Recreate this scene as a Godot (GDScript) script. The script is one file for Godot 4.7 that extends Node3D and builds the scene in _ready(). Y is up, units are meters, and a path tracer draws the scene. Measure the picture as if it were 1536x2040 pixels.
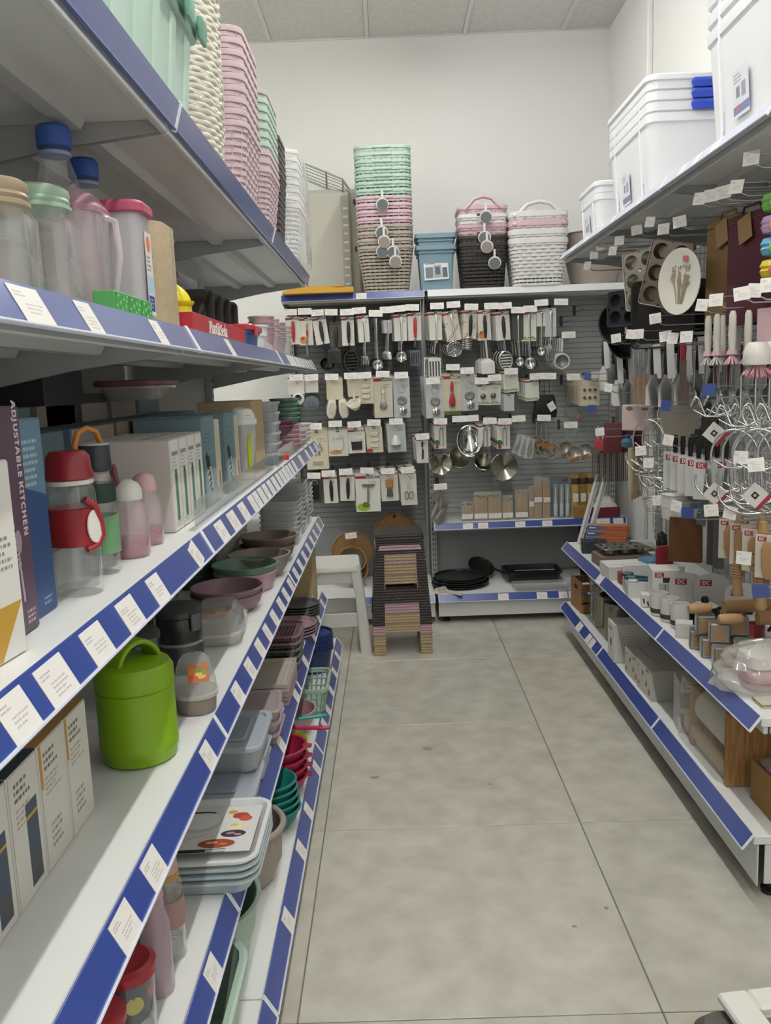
extends Node3D
# A housewares aisle: steel shelving on both sides, a hook panel at the end, lit by a row of battens over the aisle.

const H := 3.478
const LX := -0.36          # front edge of the left shelves
const RX := 0.905          # front edge of the right shelves
const LS := [1.865, 1.49, 1.12, 0.76, 0.395, 0.16]
const LZ := [-0.32, -1.53, -2.74, -3.95]
const RS := [1.985, 0.505, 0.182]
const RZ := [-2.03, -2.80, -3.59, -4.39]
const ORD := ["first", "second", "third", "fourth", "fifth", "sixth", "seventh", "eighth", "ninth", "tenth", "eleventh", "twelfth", "thirteenth", "fourteenth", "fifteenth", "sixteenth", "seventeenth", "eighteenth", "nineteenth", "twentieth", "twenty-first", "twenty-second", "twenty-third", "twenty-fourth", "twenty-fifth", "twenty-sixth"]

var mats := {}
var meshes := {}
var textures := {}
var taken := {}
var group_id := 1
var XF := Transform3D.IDENTITY
var rng := RandomNumberGenerator.new()

# ---------------------------------------------------------------- materials
func M(hex: String, rough := 0.5, metal := 0.0, alpha := 1.0) -> StandardMaterial3D:
	var key := "%s|%s|%s|%s" % [hex, rough, metal, alpha]
	if not mats.has(key):
		var m := StandardMaterial3D.new()
		var c := Color(hex)
		if metal == 0.0 and hex != "2b4699":
			c.s *= lerpf(0.6, 1.0, c.s)
		m.albedo_color = c
		m.roughness = rough
		m.metallic = metal
		if alpha < 1.0:
			m.albedo_color.a = alpha
			m.transparency = BaseMaterial3D.TRANSPARENCY_ALPHA
			m.cull_mode = BaseMaterial3D.CULL_DISABLED
		mats[key] = m
	return mats[key]

func clear(hex := "e8eeee", alpha := 0.05) -> StandardMaterial3D:
	return M(hex, 0.08, 0.0, alpha)

func chrome() -> StandardMaterial3D:
	return M("dcdede", 0.1, 1.0)

func steel() -> StandardMaterial3D:
	return M("c4c5c3", 0.19, 1.0)

func noise_tex(key: String, freq: float, stops: Array, seed_ := 1, size := 512, oct := 4) -> NoiseTexture2D:
	if not textures.has(key):
		var n := FastNoiseLite.new()
		n.seed = seed_
		n.frequency = freq
		n.fractal_octaves = oct
		var t := NoiseTexture2D.new()
		t.width = size
		t.height = size
		t.seamless = true
		t.noise = n
		if stops.size():
			var g := Gradient.new()
			g.offsets = PackedFloat32Array(stops.map(func(s): return s[0]))
			g.colors = PackedColorArray(stops.map(func(s): return Color(s[1])))
			t.color_ramp = g
		textures[key] = t
	return textures[key]

func noisy(key: String, hex: String, freq: float, stops: Array, scale: float, rough := 0.6, bump := 0.0, world := false) -> StandardMaterial3D:
	if not mats.has(key):
		var m := StandardMaterial3D.new()
		m.albedo_color = Color(hex)
		m.roughness = rough
		m.albedo_texture = noise_tex(key, freq, stops, key.hash() % 1000)
		m.uv1_triplanar = true
		m.uv1_world_triplanar = world
		m.uv1_scale = Vector3.ONE * scale
		if bump > 0.0:
			m.heightmap_enabled = true
			m.heightmap_texture = noise_tex(key + "_b", freq * 3.0, [], key.hash() % 1000 + 7)
			m.heightmap_scale = bump
		mats[key] = m
	return mats[key]

# a texture painted in code (flat print), used on the front face of a card
func T(key: String, w: int, h: int, painter: Callable, rough := 0.45) -> StandardMaterial3D:
	var k := "tex_" + key
	if not mats.has(k):
		var im := Image.create(w, h, true, Image.FORMAT_RGB8)
		painter.call(im)
		im.generate_mipmaps()
		var m := StandardMaterial3D.new()
		m.albedo_texture = ImageTexture.create_from_image(im)
		m.roughness = rough
		mats[k] = m
	return mats[k]

func disc(im: Image, cx: float, cy: float, rx: float, ry: float, c: Color) -> void:
	for y in range(maxi(0, int(cy - ry)), mini(im.get_height(), int(cy + ry) + 1)):
		var q := 1.0 - pow((y - cy) / ry, 2.0)
		if q > 0.0:
			var hw := rx * sqrt(q)
			im.fill_rect(Rect2i(int(cx - hw), y, maxi(1, int(2.0 * hw)), 1), c)

func words(im: Image, x: int, y: int, w: int, rows: int, rowh: int, c: Color, seed_ := 3) -> void:
	var r := RandomNumberGenerator.new()
	r.seed = seed_
	for k in rows:
		var px := x
		var stop := x + int(w * r.randf_range(0.6, 1.0))
		while px < stop:
			var l := r.randi_range(2, 7)
			im.fill_rect(Rect2i(px, y + k * rowh, mini(l, stop - px), maxi(1, rowh / 2)), c)
			px += l + 2

# ---------------------------------------------------------------- mesh building
func S() -> SurfaceTool:
	var s := SurfaceTool.new()
	s.begin(Mesh.PRIMITIVE_TRIANGLES)
	return s

func K(key: String, f: Callable) -> Mesh:
	if not meshes.has(key):
		var s := S()
		XF = Transform3D.IDENTITY
		f.call(s)
		XF = Transform3D.IDENTITY
		s.generate_normals()
		meshes[key] = s.commit()
	return meshes[key]

func tri(s: SurfaceTool, a: Vector3, b: Vector3, c: Vector3, o: Vector3) -> void:
	if (a - c).cross(a - b).dot((a + b + c) / 3.0 - o) < 0.0:
		var q := b
		b = c
		c = q
	s.add_vertex(XF * a)
	s.add_vertex(XF * b)
	s.add_vertex(XF * c)

func quad(s: SurfaceTool, a: Vector3, b: Vector3, c: Vector3, d: Vector3, o: Vector3) -> void:
	tri(s, a, b, c, o)
	tri(s, a, c, d, o)

func a_box(s: SurfaceTool, c: Vector3, z: Vector3, b := 0.0) -> void:
	s.set_smooth_group(-1)
	var h := z * 0.5
	b = minf(b, minf(h.x, minf(h.y, h.z)) * 0.8)
	var p := func(ax: int, sx: float, sy: float, sz: float) -> Vector3:
		var q := h - Vector3.ONE * b
		q[ax] = h[ax]
		return c + Vector3(q.x * sx, q.y * sy, q.z * sz)
	for e in [-1.0, 1.0]:
		quad(s, p.call(0, e, -1, -1), p.call(0, e, 1, -1), p.call(0, e, 1, 1), p.call(0, e, -1, 1), c)
		quad(s, p.call(1, -1, e, -1), p.call(1, 1, e, -1), p.call(1, 1, e, 1), p.call(1, -1, e, 1), c)
		quad(s, p.call(2, -1, -1, e), p.call(2, 1, -1, e), p.call(2, 1, 1, e), p.call(2, -1, 1, e), c)
	if b <= 0.0:
		return
	for e in [-1.0, 1.0]:
		for g in [-1.0, 1.0]:
			quad(s, p.call(0, e, g, -1), p.call(1, e, g, -1), p.call(1, e, g, 1), p.call(0, e, g, 1), c)
			quad(s, p.call(0, e, -1, g), p.call(2, e, -1, g), p.call(2, e, 1, g), p.call(0, e, 1, g), c)
			quad(s, p.call(1, -1, e, g), p.call(2, -1, e, g), p.call(2, 1, e, g), p.call(1, 1, e, g), c)
			for i in [-1.0, 1.0]:
				tri(s, p.call(0, e, g, i), p.call(1, e, g, i), p.call(2, e, g, i), c)

func box(w: float, h: float, d: float, b := 0.002) -> Mesh:
	return K("box%.4f_%.4f_%.4f_%.4f" % [w, h, d, b], func(s): a_box(s, Vector3.ZERO, Vector3(w, h, d), b))

# rounded rectangle and ellipse outlines
func rr(w: float, d: float, r: float, n := 4) -> PackedVector2Array:
	var o := PackedVector2Array()
	r = minf(r, minf(w, d) * 0.499)
	for k in 4:
		var cx := (w * 0.5 - r) * (1 if k == 0 or k == 3 else -1)
		var cy := (d * 0.5 - r) * (1 if k < 2 else -1)
		for i in n + 1:
			var a := PI * 0.5 * (k + float(i) / n)
			o.append(Vector2(cx + r * cos(a), cy + r * sin(a)))
	return o

func ring(pts: PackedVector2Array, y: float, ox := 0.0, oz := 0.0) -> PackedVector3Array:
	var o := PackedVector3Array()
	for p in pts:
		o.append(Vector3(p.x + ox, y, p.y + oz))
	return o

func a_loft(s: SurfaceTool, loops: Array, cap0 := true, cap1 := true, sharp := 38.0, closed := true, flat := false) -> void:
	var tris := PackedVector3Array()
	var grp := PackedInt32Array()
	var n: int = loops[0].size()
	group_id += 1
	var prev := Vector3.ZERO
	for i in loops.size() - 1:
		var A: PackedVector3Array = loops[i]
		var B: PackedVector3Array = loops[i + 1]
		var dir := (B[0] - A[0]).normalized()
		var dir2 := (B[n / 3] - A[n / 3]).normalized()
		if i > 0 and maxf(rad_to_deg(prev.angle_to(dir)), 0.0) > sharp:
			group_id += 1
		prev = dir if dir.length() > 0.5 else dir2
		for j in (n if closed else n - 1):
			var k := (j + 1) % n
			var q := [A[j], A[k], B[k], A[j], B[k], B[j]]
			for v in q:
				tris.append(v)
			var g := -1 if flat else group_id
			grp.append(g)
			grp.append(g)
	for e in 2:
		if (e == 0 and cap0) or (e == 1 and cap1):
			var L: PackedVector3Array = loops[0 if e == 0 else loops.size() - 1]
			var c := Vector3.ZERO
			for v in L:
				c += v / n
			for j in n:
				var k := (j + 1) % n
				if e == 0:
					tris.append_array(PackedVector3Array([c, L[k], L[j]]))
				else:
					tris.append_array(PackedVector3Array([c, L[j], L[k]]))
				grp.append(-1)
	var vol := 0.0
	for i in range(0, tris.size(), 3):
		vol += tris[i].dot(tris[i + 1].cross(tris[i + 2]))
	for i in range(0, tris.size(), 3):
		s.set_smooth_group(grp[i / 3])
		s.add_vertex(XF * tris[i])
		if vol > 0.0:
			s.add_vertex(XF * tris[i + 2])
			s.add_vertex(XF * tris[i + 1])
		else:
			s.add_vertex(XF * tris[i + 1])
			s.add_vertex(XF * tris[i + 2])

# sections [w, d, corner radius, y, (offset x, offset z)]
func a_secs(s: SurfaceTool, secs: Array, n := 4, cap0 := true, cap1 := true, sharp := 38.0) -> void:
	var loops := []
	for q in secs:
		loops.append(ring(rr(q[0], q[1], q[2], n), q[3], q[4] if q.size() > 4 else 0.0, q[5] if q.size() > 5 else 0.0))
	a_loft(s, loops, cap0, cap1, sharp)

# profile of [radius, y]; sx, sz stretch it into an oval
func a_lathe(s: SurfaceTool, prof: Array, n := 20, cap0 := true, cap1 := true, sx := 1.0, sz := 1.0) -> void:
	var loops := []
	for q in prof:
		var L := PackedVector3Array()
		for i in n:
			var a := TAU * i / n
			L.append(Vector3(cos(a) * q[0] * sx, q[1], sin(a) * q[0] * sz))
		loops.append(L)
	a_loft(s, loops, cap0, cap1)

func lathe(prof: Array, n := 20, cap0 := true, cap1 := true, sx := 1.0, sz := 1.0) -> Mesh:
	return K("lathe%s_%d_%s%s%.3f_%.3f" % [str(prof), n, cap0, cap1, sx, sz], func(s): a_lathe(s, prof, n, cap0, cap1, sx, sz))

func secs(list: Array, n := 4, cap0 := true, cap1 := true) -> Mesh:
	return K("secs%s_%d_%s%s" % [str(list), n, cap0, cap1], func(s): a_secs(s, list, n, cap0, cap1))

func a_tube(s: SurfaceTool, pts: Array, r: float, n := 6, closed := false, r1 := -1.0) -> void:
	var loops := []
	var m := pts.size()
	var up := Vector3.UP
	for i in m:
		var t: Vector3
		if closed:
			t = pts[(i + 1) % m] - pts[(i - 1 + m) % m]
		else:
			t = pts[mini(i + 1, m - 1)] - pts[maxi(i - 1, 0)]
		t = t.normalized()
		if i == 0:
			up = Vector3.UP if absf(t.y) < 0.9 else Vector3.RIGHT
		var side := t.cross(up).normalized()
		up = side.cross(t).normalized()
		var rad := r if r1 < 0.0 else lerpf(r, r1, float(i) / (m - 1))
		var L := PackedVector3Array()
		for k in n:
			var a := TAU * k / n
			L.append(pts[i] + side * cos(a) * rad + up * sin(a) * rad)
		loops.append(L)
	if closed:
		loops.append(loops[0])
	a_loft(s, loops, not closed, not closed, 95.0)

func tube(key: String, pts: Array, r: float, n := 6, closed := false) -> Mesh:
	return K("tube" + key, func(s): a_tube(s, pts, r, n, closed))

# extruded outline in the xy plane, from z0 to z1
func a_poly(s: SurfaceTool, poly: PackedVector2Array, z0: float, z1: float, smooth := false) -> void:
	var idx := Geometry2D.triangulate_polygon(poly)
	var c := Vector3(0, 0, (z0 + z1) * 0.5)
	s.set_smooth_group(-1)
	for e in 2:
		var z := z0 if e == 0 else z1
		for i in range(0, idx.size(), 3):
			var a := poly[idx[i]]
			var b := poly[idx[i + 1]]
			var d := poly[idx[i + 2]]
			var g := (a + b + d) / 3.0
			tri(s, Vector3(a.x, a.y, z), Vector3(b.x, b.y, z), Vector3(d.x, d.y, z), Vector3(g.x, g.y, c.z))
	if smooth:
		group_id += 1
		s.set_smooth_group(group_id)
	var cw := Geometry2D.is_polygon_clockwise(poly)
	for i in poly.size():
		var a := poly[i]
		var b := poly[(i + 1) % poly.size()]
		var nrm := Vector2(b.y - a.y, a.x - b.x) * (-1.0 if cw else 1.0)
		var mid := (a + b) * 0.5 - nrm
		quad(s, Vector3(a.x, a.y, z0), Vector3(b.x, b.y, z0), Vector3(b.x, b.y, z1), Vector3(a.x, a.y, z1), Vector3(mid.x, mid.y, c.z))

func poly(key: String, pts: Array, z0: float, z1: float, smooth := false) -> Mesh:
	return K("poly" + key, func(s): a_poly(s, PackedVector2Array(pts), z0, z1, smooth))

# thin card facing +z whose front carries a printed texture
func card(w: float, h: float, t := 0.0012) -> Mesh:
	return K("card%.4f_%.4f_%.4f" % [w, h, t], func(s):
		s.set_uv(Vector2(0.5, 0.02))
		a_box(s, Vector3(0, 0, -t * 0.5 - 0.0001), Vector3(w, h, t), 0.0)
		s.set_smooth_group(-1)
		var q := [Vector3(-w / 2, h / 2, 0), Vector3(w / 2, h / 2, 0), Vector3(w / 2, -h / 2, 0), Vector3(-w / 2, -h / 2, 0)]
		var uv := [Vector2(0, 0), Vector2(1, 0), Vector2(1, 1), Vector2(0, 1)]
		for i in [0, 1, 2, 0, 2, 3]:
			s.set_uv(uv[i])
			s.add_vertex(q[i]))

func text_mesh(t: String, size: float, depth := 0.0008, serif := false, bold := true) -> Mesh:
	var key := "text%s_%.4f_%s" % [t, size, bold]
	if not meshes.has(key):
		var f := SystemFont.new()
		f.font_names = PackedStringArray(["Droid Serif" if serif else "Droid Sans"])
		f.font_weight = 700 if bold else 400
		var m := TextMesh.new()
		m.text = t
		m.font = f
		m.font_size = 32
		m.pixel_size = size / 32.0
		m.depth = depth
		m.curve_step = 2.0
		meshes[key] = m
	return meshes[key]

# ---------------------------------------------------------------- nodes
func numbered(nm: String) -> String:
	if not taken.has(nm):
		taken[nm] = 0
		return nm
	taken[nm] += 1
	return "%s_%03d" % [nm, taken[nm]]

func thing(nm: String, label: String, cat: String, pos := Vector3.ZERO, turn := 0.0, group := "") -> Node3D:
	var o := Node3D.new()
	o.name = numbered(nm)
	o.position = pos
	o.rotation.y = turn
	o.set_meta("label", label)
	o.set_meta("category", cat)
	if group:
		o.set_meta("group", group)
	add_child(o)
	return o

func part(p: Node, nm: String, mesh: Mesh, mat: Material, pos := Vector3.ZERO, rot := Vector3.ZERO, scl := Vector3.ONE) -> MeshInstance3D:
	var m := MeshInstance3D.new()
	var k: int = p.get_meta("n_" + nm, 0)
	p.set_meta("n_" + nm, k + 1)
	m.name = nm if k == 0 else "%s_%03d" % [nm, k]
	m.mesh = mesh
	m.material_override = mat
	m.position = pos
	m.rotation = rot
	m.scale = scl
	p.add_child(m)
	return m

func solo(nm: String, label: String, cat: String, mesh: Mesh, mat: Material, pos: Vector3, rot := Vector3.ZERO, group := "") -> MeshInstance3D:
	var m := MeshInstance3D.new()
	m.name = numbered(nm)
	m.mesh = mesh
	m.material_override = mat
	m.position = pos
	m.rotation = rot
	m.set_meta("label", label)
	m.set_meta("category", cat)
	if group:
		m.set_meta("group", group)
	add_child(m)
	return m

func structure(nm: String, mesh: Mesh, mat: Material, pos := Vector3.ZERO) -> MeshInstance3D:
	var m := MeshInstance3D.new()
	m.name = nm
	m.mesh = mesh
	m.material_override = mat
	m.position = pos
	m.set_meta("kind", "structure")
	add_child(m)
	return m

func copy(o: Node3D, label: String, pos: Vector3, turn := 0.0) -> Node3D:
	var c: Node3D = o.duplicate()
	var base := String(o.name)
	var at := base.rfind("_")
	if at > 0 and base.substr(at + 1).is_valid_int():
		base = base.substr(0, at)
	c.name = numbered(base)
	add_child(c)
	c.position = pos
	c.rotation.y = turn
	c.set_meta("label", label)
	return c

func V(x: float, y: float, z: float) -> Vector3:
	return Vector3(x, y, z)

func strip_meta(n: Node) -> void:
	for k in n.get_meta_list():
		if String(k).begins_with("n_"):
			n.remove_meta(k)
	for c in n.get_children():
		strip_meta(c)

# ---------------------------------------------------------------- the scene
func _ready() -> void:
	rng.seed = 20
	view_and_light()
	room()
	left_shelving()
	right_shelving()
	back_shelving()
	build_items()
	for c in get_children():
		strip_meta(c)

func view_and_light() -> void:
	var cam := Camera3D.new()
	cam.name = "camera"
	add_child(cam)
	cam.position = V(0, 1.3838, 0)
	cam.rotation = V(-0.1541, 0.0097, -0.0376)
	cam.fov = 62.64
	cam.near = 0.02
	cam.current = true
	var e := Environment.new()
	e.background_mode = Environment.BG_COLOR
	e.background_color = Color(0.0, 0.0, 0.0)
	e.ambient_light_source = Environment.AMBIENT_SOURCE_DISABLED
	e.tonemap_mode = Environment.TONE_MAPPER_LINEAR
	e.tonemap_exposure = 1.0
	e.sdfgi_enabled = true
	e.ssao_enabled = true
	e.ssil_enabled = true
	var we := WorldEnvironment.new()
	we.name = "world"
	we.environment = e
	add_child(we)
	var glow := StandardMaterial3D.new()
	glow.albedo_color = Color("f4f4f0")
	glow.emission_enabled = true
	glow.emission = Color(1.0, 0.995, 0.975)
	glow.emission_energy_multiplier = 21.5
	var k := 0
	for x in [0.25, -2.45]:
		for z in [6.05, 4.6, 3.15, 1.7, 0.25, -1.2, -2.65, -4.1]:
			var where: String = ["over the aisle", "beyond the left shelves"][0 if x > 0 else 1]
			var t := thing("batten_light", "white linear ceiling light, %s of the row %s" % [ORD[k % 8], where], "light", V(x, H, z), 0.0, "ceiling battens")
			part(t, "housing", box(0.07, 0.045, 1.34, 0.006), M("e8e8e6", 0.4), V(0, -0.0235, 0))
			part(t, "tube", K("lamp_tube", func(s):
				XF = Transform3D(Basis(Vector3.RIGHT, PI / 2), Vector3.ZERO)
				a_lathe(s, [[0.018, -0.65], [0.02, -0.648], [0.02, 0.648], [0.018, 0.65]], 14)), glow, V(0, -0.085, 0))
			for g in [-1.0, 1.0]:
				part(t, "tube_holder", box(0.03, 0.06, 0.016, 0.003), M("e8e8e6", 0.4), V(0, -0.07, g * 0.66))
			var l := AreaLight3D.new()
			l.name = "lamp"
			l.area_size = Vector2(0.04, 1.3)
			l.light_energy = 1.05
			l.light_color = Color(1.0, 0.995, 0.975)
			l.shadow_enabled = true
			l.area_range = 12.0
			l.position = V(0, -0.107, 0)
			l.rotation = V(-PI / 2, 0, 0)
			t.add_child(l)
			k += 1

func room() -> void:
	var wall := M("ecece9", 0.75)
	structure("wall_back", box(5.9, H + 0.1, 0.15, 0.0), wall, V(-1.38, H / 2, -5.57 - 0.075))
	structure("wall_right", box(0.15, H + 0.1, 13.2, 0.0), wall, V(1.432 + 0.075, H / 2, 0.9))
	structure("wall_left", box(0.15, H + 0.1, 13.2, 0.0), wall, V(-4.3, H / 2, 0.9))
	structure("wall_front", box(5.9, H + 0.1, 0.15, 0.0), wall, V(-1.38, H / 2, 7.45))
	structure("trim_1", box(0.03, H, 0.07, 0.006), M("e9e9e6", 0.5), V(1.417, H / 2, -4.72))
	# floor of 80 cm tiles with fine recessed joints
	var slab := structure("floor", box(5.9, 0.06, 13.2, 0.0), M("77736a", 0.9), V(-1.38, -0.0335, 0.9))
	var tones := [["f8f6f0", 11], ["f3f2ec", 23], ["f6f3ea", 37]]
	var tm := []
	for q in tones:
		var m := StandardMaterial3D.new()
		m.albedo_color = Color(q[0])
		m.albedo_texture = noise_tex("tile%d" % q[1], 0.012, [[0.0, "bab8b0"], [1.0, "d4d3cd"]], q[1], 1024, 8)
		m.roughness = 0.27
		m.roughness_texture = noise_tex("tile_r", 0.015, [[0.0, "dcdcdc"], [1.0, "ffffff"]], 5)
		m.uv1_triplanar = true
		m.uv1_world_triplanar = true
		m.uv1_scale = V(0.55, 0.55, 0.55)
		tm.append(m)
	var tile := box(0.7968, 0.012, 0.7968, 0.0015)
	for i in range(-5, 3):
		for j in range(-12, 6):
			var x := -0.2517 + 0.8 * (i + 0.5)
			var z := -1.6513 - 0.8 * (j + 0.5)
			if x < -4.5 or x > 1.9 or z < -5.98 or z > 7.1:
				continue
			var w := 0.7968
			var mx := tile
			var d := 0.7968
			if x + 0.4 > 1.43:
				w = 1.43 - (x - 0.3984)
			if z - 0.4 < -5.57:
				d = z + 0.3984 + 5.57
			if w < 0.05 or d < 0.05:
				continue
			if w < 0.79 or d < 0.79:
				mx = box(w, 0.012, d, 0.0015)
			part(slab, "tile", mx, tm[posmod(i * 7 + j * 5, 3)], V(x - 0.3984 + w / 2, 0.0335 - 0.006, z + 0.3984 - d / 2) + V(1.38, 0, -0.9))
	# scuffs and smudges ground into the tiles
	for q in [[0.095, -3.02, 0.05, 0.035], [-0.1, -2.8, 0.045, 0.025], [0.42, -1.95, 0.02, 0.012], [0.28, -1.62, 0.03, 0.008], [0.3, -2.72, 0.02, 0.01], [0.52, -2.02, 0.016, 0.02], [-0.02, -3.45, 0.05, 0.006]]:
		var pts := []
		for k in 14:
			var a := TAU * k / 14
			var f := rng.randf_range(0.45, 1.0)
			pts.append(Vector2(cos(a) * q[2] * 0.5 * f, sin(a) * q[3] * 0.5 * f))
		part(slab, "scuff_mark", poly("scuff%.2f" % q[0], pts, 0.0, 0.0004), M("8f8c80", 0.6), V(q[0], 0.0337, q[1]) + V(1.38, 0, -0.9), V(-PI / 2, 0, 0))
	# ceiling: mineral tiles lying in a white T-bar grid
	var ceil_ := structure("ceiling", box(5.9, 0.1, 13.2, 0.0), M("a8a8a2", 0.9), V(-1.38, H + 0.075, 0.9))
	var ct := noisy("ceiling_tile", "e6e6e2", 0.03, [[0.0, "eeeeee"], [1.0, "ffffff"]], 1.4, 0.9, 0.0, true)
	var bar := M("e4e4e0", 0.5)
	for i in range(-6, 4):
		var x := -0.6578 + 0.6 * i
		part(ceil_, "grid_bar", box(0.024, 0.012, 12.9, 0.001), bar, V(x, H - 0.002, 0.9) - ceil_.position)
		for j in 21:
			var z := -5.57 + 0.6 * (j + 0.5)
			var w := 0.574
			var x0 := x + 0.013
			if x0 + w > 1.432:
				w = 1.432 - x0
			part(ceil_, "ceiling_tile", box(w, 0.016, 0.574, 0.002), ct, V(x0 + w / 2, H + 0.008, z) - ceil_.position)
	for j in 22:
		part(ceil_, "grid_bar", box(5.7, 0.011, 0.024, 0.001), bar, V(-1.38, H - 0.002, -5.57 + 0.6 * j) - ceil_.position)

# ---------------------------------------------------------------- shelving
func label_mat(k: int) -> StandardMaterial3D:
	return T("price%d" % (k % 4), 96, 64, func(im: Image):
		im.fill(Color("e9e6e2"))
		words(im, 8, 10 + (k % 4) * 2, 40, 2, 6, Color("b4aeb0"), k + 1)
		words(im, 26, 30, 60, 3 + k % 2, 7, Color("bdb7b8"), k + 9), 0.35)

func strip_blue() -> StandardMaterial3D:
	var m := M("2b4699", 0.3)
	m.clearcoat_enabled = true
	m.clearcoat = 1.0
	m.clearcoat_roughness = 0.22
	return m

# one shelf board with its front strip. The board runs along local x, its front faces local +z; origin at the front edge, top.
func shelf(bay: Node3D, y: float, depth: float, length: float, at: Vector3, tags: Array, dx := 0.021, dy := 0.04, strip_mat: Material = null, ribs := true, lit := true) -> MeshInstance3D:
	var white := M("dfe2df", 0.35)
	var b := part(bay, "shelf", box(length - 0.004, 0.026, depth, 0.003), white, at + V(0, y - 0.013, -depth / 2))
	var o := V(0, 0.013, depth / 2)
	var ang := -atan2(dx, dy)
	var ln := sqrt(dx * dx + dy * dy) + 0.004
	if strip_mat == null:
		strip_mat = strip_blue()
	var mid := o + V(0, -dy / 2, dx / 2 + 0.002 + maxf(0.0, -dx) * 1.4)
	var up := V(0, cos(ang), sin(ang))
	part(b, "price_strip", box(length - 0.006, ln, 0.003, 0.001), strip_mat, mid, V(ang, 0, 0))
	part(b, "strip_lip", box(length - 0.006, 0.004, 0.006, 0.001), M("c9cfe6", 0.3) if dx > 0.0 else strip_mat, mid - up * (ln / 2 - 0.001) + V(0, 0, 0.002), V(ang, 0, 0))
	part(b, "strip_cap", box(0.004, ln + 0.004, 0.007, 0.001), M("e8ebee", 0.3), mid + V(length / 2 - 0.004, 0, 0), V(ang, 0, 0))
	part(b, "strip_cap", box(0.004, ln + 0.004, 0.007, 0.001), M("e8ebee", 0.3), mid - V(length / 2 - 0.004, 0, 0), V(ang, 0, 0))
	var k := 0
	for t in tags:
		# [position along the shelf, width, tilt]
		part(b, "price_label", card(t[1], ln * 0.86, 0.0006), label_mat(k), mid + V(t[0], 0, 0) + V(0, -sin(ang), cos(ang)) * 0.0025 - up * 0.002, V(ang, 0, t[2] if t.size() > 2 else 0.0))
		k += 1
	if ribs:
		var grey := M("c9cdcd", 0.4)
		for q in [0.35, 0.68]:
			part(b, "stiffener", secs([[length - 0.05, 0.05, 0.004, 0.0], [length - 0.05, 0.03, 0.004, -0.016]], 2), grey, V(0, -0.0131, depth / 2 - depth * q))
		part(b, "front_fold", box(length - 0.01, 0.02, 0.012, 0.002), grey, V(0, -0.0231, depth / 2 - 0.012))
		for e in [-1.0, 1.0]:
			part(b, "bracket", K("bracket%.2f" % depth, func(s): a_poly(s, PackedVector2Array([Vector2(0, 0), Vector2(depth * 0.96, 0), Vector2(depth * 0.96, -0.018), Vector2(depth * 0.55, -0.04), Vector2(0, -0.085)]), -0.0015, 0.0015)), M("a9adae", 0.45), V(e * (length / 2 - 0.008), -0.0135, -depth / 2), V(0, -PI / 2, 0))
	return b

func upright(bay: Node3D, h: float, at: Vector3, face := 0.03) -> void:
	var m := M("b4b9ba", 0.45)
	var u := part(bay, "upright", box(0.036, h, face, 0.002), m, at + V(0, h / 2, 0))
	# paired slots punched in the face: real recesses drawn as dark inlays set into the post
	var slots := K("slots%.2f" % h, func(s):
		var y := 0.06
		while y < h - 0.04:
			for e in [-0.007, 0.007]:
				a_box(s, V(e, y - h / 2, face / 2 + 0.0002), V(0.005, 0.018, 0.0012), 0.0)
			y += 0.033)
	var sm := part(u, "slots", slots, M("3c4042", 0.7))
	sm.set_meta("kind", "stuff")

func left_tags(i: int, k: int) -> Array:
	var zs: Array = [
		[],
		[[-0.84, 0.07], [-1.0, 0.05], [-1.30, 0.05], [-1.52, 0.045], [-1.88, 0.05], [-2.98, 0.05], [-3.04, 0.05], [-3.1, 0.05], [-3.16, 0.05], [-3.24, 0.05], [-3.3, 0.05], [-3.38, 0.05], [-3.46, 0.05], [-3.55, 0.05], [-3.64, 0.05], [-3.74, 0.05], [-3.83, 0.05]],
		[[-0.72, 0.055], [-0.81, 0.066], [-0.93, 0.062], [-1.055, 0.064], [-1.185, 0.058], [-1.43, 0.05, 0.22], [-1.66, 0.07], [-1.79, 0.075], [-1.92, 0.07], [-2.05, 0.06], [-2.12, 0.06], [-2.2, 0.065], [-2.28, 0.06], [-2.37, 0.065], [-2.46, 0.065], [-2.55, 0.06], [-2.63, 0.06], [-2.7, 0.05], [-2.8, 0.06], [-2.88, 0.06], [-2.98, 0.06], [-3.2, 0.07], [-3.45, 0.07], [-3.65, 0.06], [-3.85, 0.06]],
		[[-0.935, 0.062], [-1.06, 0.06], [-1.41, 0.055], [-1.71, 0.06], [-1.87, 0.06], [-2.02, 0.06], [-2.15, 0.055], [-2.29, 0.06], [-2.43, 0.06], [-2.55, 0.055], [-2.68, 0.055], [-2.84, 0.06], [-2.98, 0.06], [-3.13, 0.06], [-3.29, 0.06], [-3.45, 0.06], [-3.6, 0.055], [-3.78, 0.06]],
		[[-1.33, 0.06], [-1.9, 0.06], [-2.27, 0.055], [-2.65, 0.06], [-2.98, 0.055], [-3.3, 0.06], [-3.56, 0.06], [-3.8, 0.06]],
		[[-1.52, 0.055], [-1.81, 0.055], [-2.11, 0.055], [-2.32, 0.05], [-2.6, 0.05], [-2.95, 0.055], [-3.1, 0.055], [-3.3, 0.055], [-3.52, 0.055], [-3.74, 0.055]],
	]
	var out := []
	var mid: float = (LZ[k] + LZ[k + 1]) / 2
	for t in zs[i]:
		if t[0] < LZ[k] - 0.03 and t[0] > LZ[k + 1] + 0.03:
			# local x of the bay runs along world -z
			out.append([-(t[0] - mid), t[1]] + ([t[2]] if t.size() > 2 else []))
	return out

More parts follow.
